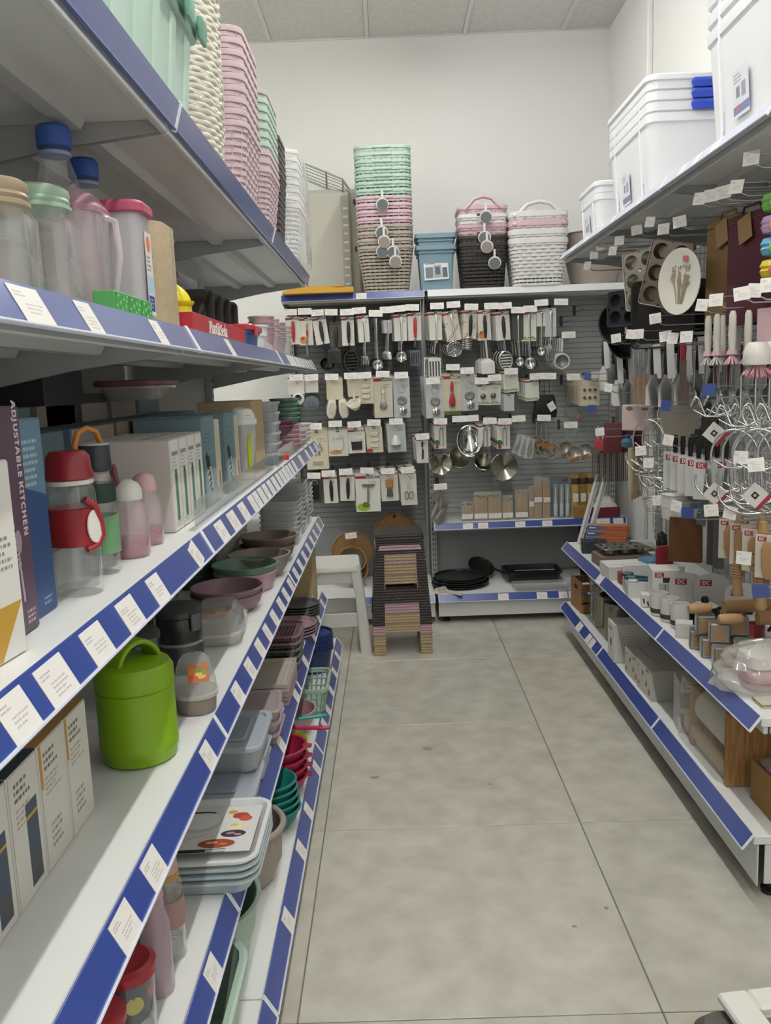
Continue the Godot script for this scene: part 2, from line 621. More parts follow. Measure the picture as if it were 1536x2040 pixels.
func left_shelving() -> void:
	for k in 3:
		var mid: float = (LZ[k] + LZ[k + 1]) / 2
		var length := 1.21
		var where: String = ["nearest the camera", "middle bay", "farthest bay by the stools"][k]
		var bay := thing("shelving_unit", "white steel shelving with blue price strips on the left, %s" % where, "shelving", V(LX, 0, mid), PI / 2, "shelving on the left")
		var panel := M("a7abab", 0.5)
		part(bay, "back_panel", box(length - 0.01, 1.9, 0.008, 0.001), panel, V(0, 0.98, -0.49))
		upright(bay, 1.98, V(-length / 2 + 0.021, 0, -0.47))
		if k == 2:
			upright(bay, 1.98, V(length / 2 - 0.021, 0, -0.47))
		for i in 6:
			var base := i == 5
			shelf(bay, LS[i], 0.52 if base else 0.455, length, V(0, 0, 0.06 if base else 0.0), left_tags(i, k), [-0.012, 0.021, 0.021, 0.021, 0.021, 0.024][i], 0.04, null, not base)
		part(bay, "kick_plate", box(length - 0.006, 0.095, 0.004, 0.001), M("d3d6d4", 0.4), V(0, 0.085, 0.045))
		for e in [-1.0, 1.0]:
			part(bay, "foot", lathe([[0.02, 0.0], [0.022, 0.012], [0.008, 0.014], [0.008, 0.05]], 12), M("1d1d1e", 0.6), V(e * (length / 2 - 0.05), 0, 0.0))

func right_tags(i: int, k: int) -> Array:
	var zs: Array = [
		[[-2.36, 0.07], [-2.62, 0.06], [-2.5, 0.05], [-3.05, 0.06], [-3.4, 0.06], [-3.85, 0.06], [-4.1, 0.06]],
		[[-3.63, 0.06]],
		[[-3.72, 0.06], [-3.79, 0.06], [-3.98, 0.08]],
	]
	var out := []
	var mid: float = (RZ[k] + RZ[k + 1]) / 2
	for t in zs[i]:
		if t[0] < RZ[k] - 0.02 and t[0] > RZ[k + 1] + 0.02:
			out.append([t[0] - mid, t[1]])
	return out

func right_shelving() -> void:
	for k in 3:
		var mid: float = (RZ[k] + RZ[k + 1]) / 2
		var length: float = RZ[k] - RZ[k + 1]
		var where: String = ["nearest the camera", "middle bay", "farthest bay in the corner"][k]
		var bay := thing("shelving_unit", "white steel shelving with wire hook panel on the right, %s" % where, "shelving", V(RX, 0, mid), -PI / 2, "shelving on the right")
		shelf(bay, RS[0], 0.48, length, V(0, 0, 0.0), right_tags(0, k), 0.02, 0.032, M("b9c0de", 0.3))  # pale top strip: glare on the blue plastic painted into its colour
		shelf(bay, RS[1], 0.46, length, V(0, 0, -0.01), right_tags(1, k), 0.026, 0.034)
		shelf(bay, RS[2], 0.48, length, V(0, 0, 0.0), right_tags(2, k), 0.026, 0.034, null, false)
		part(bay, "kick_plate", box(length - 0.006, 0.115, 0.004, 0.001), M("d3d6d4", 0.4), V(0, 0.098, -0.012))
		part(bay, "end_panel", box(0.004, 0.11, 0.44, 0.001), M("d3d6d4", 0.4), V(length / 2 - 0.006, 0.1, -0.25))
		for e in [-1.0, 1.0]:
			part(bay, "foot", lathe([[0.02, 0.0], [0.022, 0.012], [0.008, 0.014], [0.008, 0.05]], 12), M("1d1d1e", 0.6), V(e * (length / 2 - 0.04), 0, -0.06))
		upright(bay, 2.0, V(-length / 2 + 0.021, 0, -0.485))
		if k == 0:
			upright(bay, 2.0, V(length / 2 - 0.021, 0, -0.485))
		# welded wire grid behind the hooks
		var g := part(bay, "wire_grid", K("grid%.3f" % length, func(s):
			var x := -length / 2 + 0.03
			while x < length / 2 - 0.02:
				a_tube(s, [V(x, 0.55, 0), V(x, 1.93, 0)], 0.0018, 4)
				x += 0.05
			var y := 0.55
			while y < 1.94:
				a_tube(s, [V(-length / 2 + 0.02, y, 0.0036), V(length / 2 - 0.02, y, 0.0036)], 0.0018, 4)
				y += 0.05), M("b8bcbc", 0.4, 0.6), V(0, 0, -0.455))
		g.set_meta("kind", "stuff")

func back_shelving() -> void:
	var spec := [[-0.60, 0.222, "left bay behind the stools"], [0.236, 1.38, "right bay with skewers and pans"]]
	for k in 2:
		var x0: float = spec[k][0]
		var x1: float = spec[k][1]
		var length := x1 - x0
		var bay := thing("shelving_unit", "grey steel hook-panel shelving on the back wall, %s" % spec[k][2], "shelving", V((x0 + x1) / 2, 0, -4.68), 0.0, "shelving on the back wall")
		# ribbed metal back panel: thin raised slats, each a part
		var pm := M("868c8c" if k == 0 else "b6bcbc", 0.5)  # left bay darker: shade from the hanging stock is put into its colour
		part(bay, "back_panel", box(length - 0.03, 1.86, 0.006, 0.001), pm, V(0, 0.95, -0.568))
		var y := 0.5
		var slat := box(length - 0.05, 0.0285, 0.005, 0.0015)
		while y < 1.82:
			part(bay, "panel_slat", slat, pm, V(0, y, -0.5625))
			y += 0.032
		upright(bay, 1.9, V(-length / 2 + 0.012, 0, -0.545))
		if k == 1:
			upright(bay, 1.9, V(length / 2 - 0.012, 0, -0.545))
		# base shelf, top shelf and, on the right, a shelf for the skewers
		var tags := [[0.02, 0.06], [0.14, 0.05], [0.2, 0.06], [0.31, 0.06], [-0.2, 0.06]] if k == 1 else [[0.27, 0.07]]
		shelf(bay, 0.165, 0.53, length, V(0, 0, 0), tags, 0.02, 0.036, null, false)
		part(bay, "kick_plate", box(length - 0.006, 0.1, 0.004, 0.001), M("e4e8e8", 0.4), V(0, 0.085, -0.012))
		part(bay, "foot", lathe([[0.02, 0.0], [0.022, 0.012], [0.008, 0.014], [0.008, 0.05]], 12), M("1d1d1e", 0.6), V(-length / 2 + 0.05, 0, -0.05))
		part(bay, "foot", lathe([[0.02, 0.0], [0.022, 0.012], [0.008, 0.014], [0.008, 0.05]], 12), M("1d1d1e", 0.6), V(length / 2 - 0.05, 0, -0.05))
		shelf(bay, 1.885, 0.32, length, V(0, 0, -0.24), [[0.05, 0.06]] if k == 0 else [], 0.006, 0.034, strip_blue() if k == 0 else M("e2e6e6", 0.3))
		if k == 1:
			shelf(bay, 0.535, 0.3, length, V(0, 0, -0.25), [[-0.37, 0.06], [-0.28, 0.06], [-0.06, 0.06], [0.1, 0.06], [0.43, 0.08], [0.52, 0.06]], 0.01, 0.034)
			part(bay, "lower_panel", box(length - 0.04, 0.32, 0.004, 0.001), M("8f9596", 0.5), V(0, 0.33, -0.556))

# ---------------------------------------------------------------- product makers
# open tub: w, d at the rim, h high, narrower below
func tub(w: float, d: float, r: float, h: float, tp := 0.85, t := 0.003, rim := 0.006, rimh := 0.008) -> Mesh:
	return secs([[w * tp * 0.95, d * tp * 0.95, r * 0.9, 0.0], [w * tp, d * tp, r, 0.006], [w, d, r, h - rimh], [w + 2 * rim, d + 2 * rim, r + rim, h - rimh], [w + 2 * rim, d + 2 * rim, r + rim, h - 0.002], [w + rim, d + rim, r + rim, h], [w - 2 * t, d - 2 * t, maxf(0.002, r - t), h - 0.001], [w * tp - 2 * t, d * tp - 2 * t, maxf(0.002, r - t), 0.006]])

func bowl(r0: float, r1: float, h: float, n := 28, sx := 1.0, sz := 1.0, lip := 0.004) -> Mesh:
	var m := lerpf(r0, r1, 0.72)
	return lathe([[r0 * 0.92, 0.0], [r0, 0.003], [m, h * 0.45], [r1, h - 0.006], [r1 + lip, h - 0.005], [r1 + lip, h - 0.001], [r1, h], [r1 - 0.003, h - 0.002], [m - 0.003, h * 0.46], [r0 - 0.003, 0.007], [0.0, 0.006]], n, true, false, sx, sz)

func lid_of(w: float, d: float, r: float, h := 0.012) -> Mesh:
	return secs([[w, d, r, 0.0], [w + 0.004, d + 0.004, r + 0.002, 0.002], [w + 0.004, d + 0.004, r + 0.002, h * 0.75], [w - 0.004, d - 0.004, r, h], [w * 0.86, d * 0.86, r * 0.8, h], [w * 0.84, d * 0.84, r * 0.8, h * 0.6]])

func even(pts: PackedVector2Array, n: int) -> PackedVector2Array:
	var total := 0.0
	for i in pts.size():
		total += pts[i].distance_to(pts[(i + 1) % pts.size()])
	var o := PackedVector2Array()
	var i := 0
	var acc := 0.0
	for k in n:
		var want := total * k / n
		while acc + pts[i].distance_to(pts[(i + 1) % pts.size()]) < want:
			acc += pts[i].distance_to(pts[(i + 1) % pts.size()])
			i = (i + 1) % pts.size()
		var l := pts[i].distance_to(pts[(i + 1) % pts.size()])
		o.append(pts[i].lerp(pts[(i + 1) % pts.size()], (want - acc) / maxf(l, 1e-6)))
	return o

# woven wall: every row is a strand that passes over and under the stakes
func a_weave(s: SurfaceTool, w: float, d: float, r: float, y0: float, y1: float, rows: int, cols: int, tp: float, amp := 0.003) -> void:
	var n := cols * 4
	var loops := []
	for k in rows:
		for q in [0.0, 0.16, 0.5, 0.84]:
			var f: float = (k + q) / rows
			var sc := lerpf(tp, 1.0, f)
			var base := even(rr(w * sc, d * sc, r * sc, 6), n)
			var L := PackedVector3Array()
			for i in n:
				var a := base[i]
				var nrm := (base[(i + 1) % n] - base[(i - 1 + n) % n]).orthogonal().normalized()
				var wave := cos(TAU * i / 8.0 + PI * (k % 2)) * 0.6 + 0.4
				var off: float = -amp * 0.9 if q == 0.0 else amp * wave * (1.0 if q == 0.5 else 0.75)
				if nrm.dot(a) < 0.0:
					nrm = -nrm
				a += nrm * off
				L.append(Vector3(a.x, lerpf(y0, y1, f), a.y))
			loops.append(L)
	a_loft(s, loops, true, false, 70.0)

# open lattice wall: rings of strand with real gaps, tied by upright stakes
func a_lattice(s: SurfaceTool, w: float, d: float, r: float, h: float, rows: int, cols: int, tp: float) -> void:
	var n := cols * 2
	for k in rows:
		var f := (k + 0.5) / rows
		var sc := lerpf(tp, 1.0, f)
		var base := even(rr(w * sc, d * sc, r * sc, 6), n)
		var rad := h / rows * 0.36
		var lo := PackedVector3Array()
		var out := [PackedVector3Array(), PackedVector3Array(), PackedVector3Array(), PackedVector3Array()]
		for i in n:
			var a := base[i]
			var nrm := (base[(i + 1) % n] - base[(i - 1 + n) % n]).orthogonal().normalized()
			if nrm.dot(a) < 0.0:
				nrm = -nrm
			var wave := 0.0014 * (1.0 if (i / 2 + k) % 2 == 0 else -1.0)
			for q in 4:
				var o: float = [-0.001, 0.0022, 0.0022, -0.001][q] + wave
				var p := a + nrm * o
				out[q].append(V(p.x, f * h + [-rad, -rad * 0.8, rad * 0.8, rad][q], p.y))
		a_loft(s, [out[0], out[1], out[2], out[3], out[0]], false, false, 30.0)
	var b0 := even(rr(w * tp, d * tp, r * tp, 6), cols)
	var b1 := even(rr(w, d, r, 6), cols)
	for i in cols:
		a_tube(s, [V(b0[i].x, 0.002, b0[i].y), V(b1[i].x, h, b1[i].y)], 0.0026, 4)
	a_secs(s, [[w * tp, d * tp, r * tp, 0.0], [w * tp, d * tp, r * tp, 0.005]], 4)

func lattice_mesh(w: float, d: float, r: float, h: float, rows: int, cols: int, tp: float) -> Mesh:
	return K("latt%.3f%.3f%.3f%.3f%d%d%.3f" % [w, d, r, h, rows, cols, tp], func(s): a_lattice(s, w, d, r, h, rows, cols, tp))

func basket_mesh(w: float, d: float, r: float, h: float, rows: int, cols: int, tp: float, amp := 0.003) -> Mesh:
	return K("weave%.3f%.3f%.3f%.3f%d%d%.3f%.4f" % [w, d, r, h, rows, cols, tp, amp], func(s): a_weave(s, w, d, r, 0.0, h, rows, cols, tp, amp))

func rim_mesh(w: float, d: float, r: float, y0: float, y1: float, out: float) -> Mesh:
	return secs([[w, d, r, y0], [w + 2 * out, d + 2 * out, r + out, y0 + 0.001], [w + 2.3 * out, d + 2.3 * out, r + out, (y0 + y1) / 2], [w + 2 * out, d + 2 * out, r + out, y1 - 0.001], [w + 0.4 * out, d + 0.4 * out, r, y1], [w - 0.006, d - 0.006, r, y1 - 0.002], [w - 0.006, d - 0.006, r, y0]], 5, false, false)

func rect_basket(label: String, mat: Material, pos: Vector3, w: float, d: float, h: float, group: String, turn := 0.0, full := true, tp := 0.8) -> Node3D:
	var t := thing("woven_basket", label, "basket", pos, turn, group)
	var wv := part(t, "woven_wall", lattice_mesh(w, d, 0.045, h - 0.014, 13, 36, tp), mat)
	wv.set_meta("kind", "stuff")
	part(t, "rim", rim_mesh(w, d, 0.045, h - 0.017, h, 0.005), mat)
	part(t, "handle_lip", box(w * 0.34, 0.012, 0.006, 0.003), mat, V(0, h - 0.009, d / 2 + 0.0065))
	return t

# a box carton; its printed front faces local +z
func carton(label: String, pos: Vector3, size: Vector3, turn: float, body: Material, face: Material, group := "", nm := "carton", lid: Material = null, tilt := 0.0) -> Node3D:
	var t := thing(nm, label, "box", pos, turn, group)
	t.rotation.x = tilt
	part(t, "body", box(size.x, size.y, size.z, 0.0015), body, V(0, size.y / 2, 0))
	if face:
		part(t, "printed_front", card(size.x - 0.004, size.y - 0.004, 0.0005), face, V(0, size.y / 2, size.z / 2 + 0.0008))
	if lid:
		part(t, "top_flap", box(size.x + 0.0006, 0.0012, size.z + 0.0006, 0.0004), lid, V(0, size.y + 0.0004, 0))
		part(t, "flap_seam", box(size.x * 0.9, 0.0006, 0.001, 0.0), M("2a2622", 0.8), V(0, size.y + 0.0012, size.z * 0.18))
	return t

func drink_bottle(label: String, pos: Vector3, r: float, h: float, glass: Material, group := "", neck := 0.7) -> Node3D:
	var t := thing("water_bottle", label, "bottle", pos, 0.0, group)
	part(t, "glass_body", lathe([[r * 0.9, 0.0], [r, 0.004], [r, h * 0.86], [r * 0.96, h * 0.92], [r * neck, h], [r * neck - 0.002, h], [r * 0.94 - 0.002, h * 0.91], [r - 0.003, h * 0.85], [r - 0.003, 0.01], [0.0, 0.009]], 28, true, false), glass)
	return t

# ---------------------------------------------------------------- left side goods
func left_top() -> void:
	var y: float = LS[0] + 0.001
	# mint lidded storage box with ribbed walls
	var mint := M("a8cdbb", 0.42)
	var t := thing("storage_box", "large mint green plastic storage box on the top left shelf", "storage box", V(-0.585, y, -1.51), PI / 2)
	part(t, "body", secs([[0.64, 0.38, 0.03, 0.0], [0.68, 0.42, 0.03, 0.21], [0.7, 0.44, 0.032, 0.212], [0.7, 0.44, 0.032, 0.225], [0.67, 0.41, 0.03, 0.225], [0.63, 0.37, 0.03, 0.01]], 4), mint)
	for x in [-0.27, -0.17, -0.06, 0.05, 0.16, 0.27]:
		part(t, "rib", box(0.035, 0.19, 0.012, 0.004), mint, V(x, 0.108, 0.2), V(0.095, 0, 0))
	part(t, "lid", secs([[0.71, 0.45, 0.035, 0.226], [0.725, 0.462, 0.035, 0.228], [0.725, 0.462, 0.035, 0.25], [0.69, 0.43, 0.03, 0.258]], 4), M("7fb59c", 0.42))
	for x in [-0.2, 0.2, 0.31]:
		part(t, "clip", secs([[0.05, 0.008, 0.003, 0.0], [0.06, 0.012, 0.004, 0.025], [0.05, 0.014, 0.004, 0.04]], 2), M("4f9478", 0.4), V(x, 0.205, 0.234))
	# brown wicker basket lying on the mint box
	t = thing("wicker_basket", "brown woven wicker basket on the mint storage box", "basket", V(-0.56, y + 0.26, -1.57), PI / 2)
	var wv := part(t, "woven_wall", basket_mesh(0.5, 0.36, 0.05, 0.14, 6, 26, 0.9, 0.006), M("8a6a4a", 0.6))
	wv.set_meta("kind", "stuff")
	part(t, "rim", rim_mesh(0.5, 0.36, 0.05, 0.13, 0.155, 0.008), M("7b5c40", 0.6))
	# tall stack of cream woven baskets
	var cream := M("ddd6c2", 0.5)
	var first: Node3D
	for k in 25:
		var lab := "cream woven basket, %s from the bottom of the tall cream stack" % ORD[k]
		var at := V(-0.54, y + k * 0.0245, -2.13)
		if k == 0:
			first = thing("wicker_basket", lab, "basket", at, 0.0, "stacked cream baskets")
			var wm := part(first, "woven_wall", K("cream_weave", func(s): a_weave(s, 0.33, 0.33, 0.15, 0.0, 0.15, 12, 44, 0.9, 0.0042)), cream)
			wm.set_meta("kind", "stuff")
			part(first, "rim", K("cream_rim", func(s):
				var pts := []
				for i in 48:
					var a := TAU * i / 48
					pts.append(V(cos(a) * 0.164, 0.153 + 0.003 * sin(a * 16), sin(a) * 0.164))
				a_tube(s, pts, 0.006, 6, true)), cream)
		else:
			copy(first, lab, at, k * 0.07)
	# pink and mixed stacks behind it
	var cols := {"pink": "c9a6b0", "mint": "a6c6b0", "grey": "bcb4a4", "dark": "4a4240", "white": "e6e6e4"}
	stack_of(V(-0.51, y, -2.66), ["pink", "pink", "pink", "pink", "pink", "pink", "pink", "pink", "pink"], cols, 0.26, 0.32, 0.26, 0.031, "the tall pink stack")
	stack_of(V(-0.495, y, -3.05), ["pink", "pink", "pink", "mint", "mint", "mint", "mint", "mint", "mint", "grey"], cols, 0.25, 0.3, 0.23, 0.027, "the mixed pink and mint stack")
	stack_of(V(-0.475, y, -3.35), ["dark", "dark", "dark", "dark", "dark", "dark"], cols, 0.2, 0.24, 0.3, 0.025, "the dark brown stack")
	stack_of(V(-0.47, y, -3.68), ["white", "white", "white", "white", "white", "white", "white", "white"], cols, 0.26, 0.28, 0.24, 0.03, "the wrapped white stack")
	t = thing("plastic_wrap", "crumpled clear plastic wrap around the white basket stack", "plastic wrap", V(-0.47, y, -3.68))
	part(t, "film", K("wrapfilm", func(s):
		var loops := []
		var r := RandomNumberGenerator.new()
		r.seed = 4
		for k in 15:
			var L := PackedVector3Array()
			var pts := even(rr(0.3, 0.32, 0.06, 5), 40)
			for p in pts:
				var q := p * (1.0 + r.randf_range(-0.02, 0.05)) * (1.0 if k < 13 else 0.8 - 0.3 * (k - 13))
				L.append(V(q.x, 0.012 + 0.485 * k / 14.0 + r.randf_range(-0.006, 0.006), q.y))
			loops.append(L)
		a_loft(s, loops, false, false, 20.0)), clear("f2f4f4", 0.2))

func stack_of(at: Vector3, list: Array, cols: Dictionary, w: float, d: float, h: float, step: float, which: String) -> void:
	var protos := {}
	for k in list.size():
		var c: String = list[k]
		var word: String = {"pink": "pink", "mint": "mint green", "grey": "taupe", "dark": "dark brown", "white": "white", "taupe": "taupe"}[c]
		var lab := "%s woven plastic basket, %s from the bottom of %s" % [word, ORD[k], which]
		var p := at + V(0, step * k, 0)
		if not protos.has(c):
			protos[c] = rect_basket(lab, M(cols[c], 0.45), p, w, d, h, "baskets in " + which)
		else:
			copy(protos[c], lab, p)

func left_second() -> void:
	var y: float = LS[1] + 0.0005
	var glass := clear("dfe6e4", 0.045)
	# square jars with screw lids
	var jars := [[V(-0.43, y, -0.965), 0.082, 0.10, "a08a68", "square glass jar with a brass screw lid"], [V(-0.463, y, -1.16), 0.1, 0.135, "8fb598", "square glass jar with a mint green screw lid"], [V(-0.59, y, -1.3), 0.1, 0.12, "8fb598", "second mint lidded glass jar, behind the first"]]
	for q in jars:
		var w: float = q[1]
		var h: float = q[2]
		var t := thing("storage_jar", q[4], "jar", q[0], 0.12, "square jars")
		part(t, "glass_body", secs([[w * 0.94, w * 0.94, 0.012, 0.0], [w, w, 0.016, 0.006], [w, w, 0.016, h * 0.86], [w * 0.9, w * 0.9, 0.03, h * 0.96], [w * 0.84, w * 0.84, 0.04, h], [w * 0.8, w * 0.8, 0.038, h], [w * 0.86, w * 0.86, 0.03, h * 0.94], [w * 0.95, w * 0.95, 0.014, h * 0.85], [w * 0.95, w * 0.95, 0.014, 0.008]], 5), glass)
		var lr := w * 0.46
		part(t, "screw_lid", lathe([[lr, 0.0], [lr + 0.003, 0.001], [lr + 0.003, 0.005], [lr, 0.007], [lr + 0.002, 0.011], [lr, 0.015], [lr + 0.002, 0.02], [lr + 0.001, 0.026], [lr - 0.003, 0.029], [lr - 0.008, 0.028]], 36), M(q[3], 0.35), V(0, h - 0.003, 0))
		part(t, "paper_label", card(w * 0.45, h * 0.55, 0.0004), T("jar_label", 64, 96, func(im: Image):
			im.fill(Color("d8d2c8"))
			im.fill_rect(Rect2i(0, 0, 64, 34), Color("c58b74"))
			words(im, 6, 40, 50, 6, 7, Color("8c8580"), 5)), V(-w * 0.5, h * 0.45, w * 0.12), V(0, -PI / 2, 0))
	# tall clear bottles with blue caps
	for q in [[V(-0.535, y, -1.455), "clear water bottle with a blue cap, nearer of the two"], [V(-0.56, y, -1.66), "clear water bottle with a blue cap, farther of the two"]]:
		var t := thing("water_bottle", q[1], "bottle", q[0], 0.0, "blue capped bottles")
		part(t, "glass_body", lathe([[0.042, 0.0], [0.046, 0.006], [0.046, 0.16], [0.043, 0.2], [0.03, 0.25], [0.022, 0.275], [0.022, 0.3], [0.02, 0.3], [0.02, 0.275], [0.028, 0.25], [0.041, 0.2], [0.044, 0.16], [0.044, 0.008], [0.0, 0.008]], 24, true, false), glass)
		part(t, "cap", lathe([[0.026, 0.0], [0.028, 0.002], [0.028, 0.03], [0.024, 0.035], [0.0, 0.036]], 24, true, false), M("2f56b4", 0.4), V(0, 0.29, 0))
		part(t, "cap_ring", lathe([[0.025, 0.0], [0.026, 0.003], [0.025, 0.006]], 20), M("7d95cc", 0.3), V(0, 0.278, 0))
	# partly cut bottle at the picture's left edge
	var b := thing("storage_jar", "clear jar with a magenta cap and printed label at the left edge", "jar", V(-0.43, y, -0.845), 0.0)
	part(b, "glass_body", lathe([[0.034, 0.0], [0.036, 0.005], [0.036, 0.12], [0.03, 0.15], [0.024, 0.17], [0.0, 0.17]], 20), glass)
	part(b, "cap", lathe([[0.026, 0.0], [0.027, 0.02], [0.023, 0.024]], 18), M("8e2a56", 0.4), V(0, 0.17, 0))
	part(b, "label_sleeve", lathe([[0.0365, 0.02], [0.0367, 0.021], [0.0367, 0.07], [0.0365, 0.071]], 20, false, false), T("sleeve", 64, 64, func(im: Image): im.fill(Color("d9d6d0"))))
	part(b, "label_band", lathe([[0.0367, 0.075], [0.037, 0.076], [0.037, 0.1], [0.0367, 0.101]], 20, false, false), M("b4573c", 0.5))
	# clear jug with a pale pink lid
	var j := thing("pitcher", "clear pink tinted jug with a domed lid", "pitcher", V(-0.455, y, -1.29), 0.0)
	part(j, "jug_body", secs([[0.07, 0.09, 0.03, 0.0], [0.075, 0.095, 0.03, 0.005], [0.085, 0.105, 0.03, 0.15], [0.08, 0.1, 0.03, 0.153], [0.07, 0.09, 0.03, 0.008]], 5), clear("e6c9d6", 0.25))
	part(j, "domed_lid", secs([[0.09, 0.108, 0.03, 0.15], [0.09, 0.108, 0.03, 0.158], [0.07, 0.08, 0.03, 0.175], [0.04, 0.05, 0.02, 0.186]], 5), M("c98aa4", 0.3, 0.0, 0.55))
	part(j, "handle", K("jughandle", func(s): a_tube(s, [V(0.04, 0.15, 0), V(0.06, 0.14, 0), V(0.064, 0.09, 0), V(0.055, 0.04, 0), V(0.036, 0.03, 0)], 0.005, 8)), clear("e6c9d6", 0.35))
	# slim container with crimson lid and product label
	var c := thing("storage_container", "slim translucent food container with a crimson lid", "container", V(-0.44, y, -1.395), PI / 2)
	part(c, "body", secs([[0.068, 0.11, 0.015, 0.0], [0.074, 0.12, 0.016, 0.17], [0.068, 0.11, 0.015, 0.17], [0.062, 0.1, 0.014, 0.006]], 4), M("cfc8d2", 0.3, 0.0, 0.62))
	part(c, "lid", lid_of(0.084, 0.13, 0.02, 0.018), M("b03a5c", 0.35), V(0, 0.168, 0))
	part(c, "product_label", card(0.036, 0.13, 0.0004), T("slim_label", 48, 160, func(im: Image):
		im.fill(Color("d8d6da"))
		disc(im, 24, 22, 14, 16, Color("e07a2e"))
		words(im, 6, 46, 34, 4, 8, Color("77747c"), 8)
		im.fill_rect(Rect2i(4, 84, 40, 34), Color("a9cbe0"))
		im.fill_rect(Rect2i(4, 122, 40, 30), Color("2c3f9a"))
		words(im, 8, 128, 30, 3, 7, Color("c8cce6"), 2)), V(0.008, 0.078, 0.0605))
	# kraft tube
	var k := thing("kraft_box", "tall kraft cardboard tube box with rounded corners", "box", V(-0.445, y, -1.58), 0.0)
	part(k, "wrapper", secs([[0.11, 0.13, 0.035, 0.0], [0.112, 0.132, 0.035, 0.002], [0.112, 0.132, 0.035, 0.185], [0.108, 0.128, 0.034, 0.185], [0.108, 0.128, 0.034, 0.004]], 6), noisy("kraft", "f4f0e8", 0.02, [[0.0, "b9a88e"], [0.5, "c6b69c"], [1.0, "d2c4ab"]], 6.0, 0.75))
	part(k, "seam_flap", box(0.012, 0.183, 0.001, 0.0), M("a8977d", 0.8), V(0.0562, 0.0935, -0.02), V(0, PI / 2, 0))
	# low green patterned packs along the front edge
	for i in 3:
		carton("small green leaf-printed pack, %s along the strip" % ORD[i], V(-0.384, y, -1.205 - 0.062 * i), V(0.058, 0.03, 0.03), PI / 2, M("3f9a48", 0.4), T("leaf_pack", 64, 32, func(im: Image):
			im.fill(Color("43a34e"))
			for q in 16:
				im.fill_rect(Rect2i((q * 23) % 60, (q * 13) % 28, 5, 4), Color("bfe3b8") if q % 3 else Color("2b7a36"))), "green packs")
	# citrus presses
	for q in [[V(-0.43, y, -1.78), "yellow", "citrus press with yellow cone cup, in front of the kraft tube"], [V(-0.455, y, -1.715), "pink", "citrus press with a pink collar and amber ribbed base"]]:
		var t := thing("citrus_press", q[2], "juicer", q[0], 0.0, "citrus presses")
		var yel: bool = q[1] == "yellow"
		part(t, "ribbed_cup", lathe([[0.026, 0.0], [0.028, 0.004], [0.026, 0.008], [0.028, 0.012], [0.026, 0.016], [0.028, 0.02], [0.026, 0.024], [0.029, 0.03], [0.029, 0.036], [0.026, 0.036], [0.024, 0.004], [0.0, 0.004]], 22, true, false), clear("d8d4c8", 0.35) if yel else M("b79a5a", 0.35, 0.0, 0.75))
		part(t, "collar", lathe([[0.027, 0.034], [0.03, 0.036], [0.028, 0.06], [0.034, 0.068], [0.034, 0.071], [0.026, 0.07]], 22), M("e4cf12" if yel else "b23a68", 0.35))
		part(t, "cone", K("citrus_cone%s" % q[1], func(s):
			var loops := []
			for i in 7:
				var f := i / 6.0
				var L := PackedVector3Array()
				for a in 32:
					var an := TAU * a / 32
					var rad := (0.024 * (1 - f * f) + 0.001) * (1.0 + 0.12 * cos(an * 8))
					L.append(V(cos(an) * rad, 0.07 + 0.036 * f, sin(an) * rad))
				loops.append(L)
			a_loft(s, loops, true, true)), M("d8c40e", 0.35) if not yel else M("e4cf12", 0.35))
	# clear boxy containers behind the presses
	for i in 3:
		var t := thing("storage_container", "clear plastic container with snap lid, %s behind the citrus presses" % ORD[i], "container", V(-0.53, y + 0.052 * i, -1.93), 0.1 * i, "clear containers by the presses")
		part(t, "body", tub(0.13, 0.15, 0.02, 0.05, 0.9, 0.002, 0.004, 0.006), clear("dfe4e6", 0.22))
	# red display tray and the blue box with red lid
	var rt := thing("display_tray", "shallow red cardboard display tray at the shelf edge", "tray", V(-0.425, y, -1.965), PI / 2)
	var red := M("b52230", 0.4)
	part(rt, "floor_sheet", box(0.6, 0.003, 0.1, 0.0), red, V(0, 0.002, 0))
	part(rt, "front_wall", box(0.6, 0.04, 0.003, 0.001), red, V(0, 0.02, 0.05))
	part(rt, "back_wall", box(0.6, 0.04, 0.003, 0.001), red, V(0, 0.02, -0.05))
	for e in [-1.0, 1.0]:
		part(rt, "side_wall", box(0.003, 0.04, 0.1, 0.001), red, V(e * 0.3, 0.02, 0))
	part(rt, "lettering", text_mesh("PlastikSeda", 0.034, 0.0008, true), M("e9e2e0", 0.5), V(-0.06, 0.019, 0.0522))
	var bb := thing("storage_box", "small blue plastic box with a red lid beside the red tray", "storage box", V(-0.42, y, -2.385), PI / 2)
	part(bb, "body", tub(0.17, 0.1, 0.012, 0.045, 0.94), M("2a57a8", 0.35))
	part(bb, "lid", lid_of(0.19, 0.12, 0.015, 0.016), M("c02a34", 0.35), V(0, 0.043, 0))
	part(bb, "latch", box(0.04, 0.028, 0.006, 0.002), M("c02a34", 0.35), V(-0.05, 0.04, 0.064))
	# dark baking moulds leaning in a row behind
	for i in 4:
		var t := thing("baking_mould", "dark non-stick baking mould leaning upright, %s in the row" % ORD[i], "baking mould", V(-0.5, y, -2.1 - 0.11 * i), 0.0, "leaning baking moulds")
		t.rotation = V(-0.5, 0.15, 0)
		part(t, "pan", K("mould_pan", func(s):
			XF = Transform3D(Basis(Vector3.RIGHT, PI / 2), V(0, 0.065, 0.012))
			a_secs(s, [[0.12, 0.1, 0.02, 0.0], [0.15, 0.13, 0.02, 0.02], [0.16, 0.14, 0.02, 0.021], [0.16, 0.14, 0.02, 0.023], [0.145, 0.125, 0.02, 0.022], [0.115, 0.095, 0.02, 0.003]])), M("35322f", 0.4))
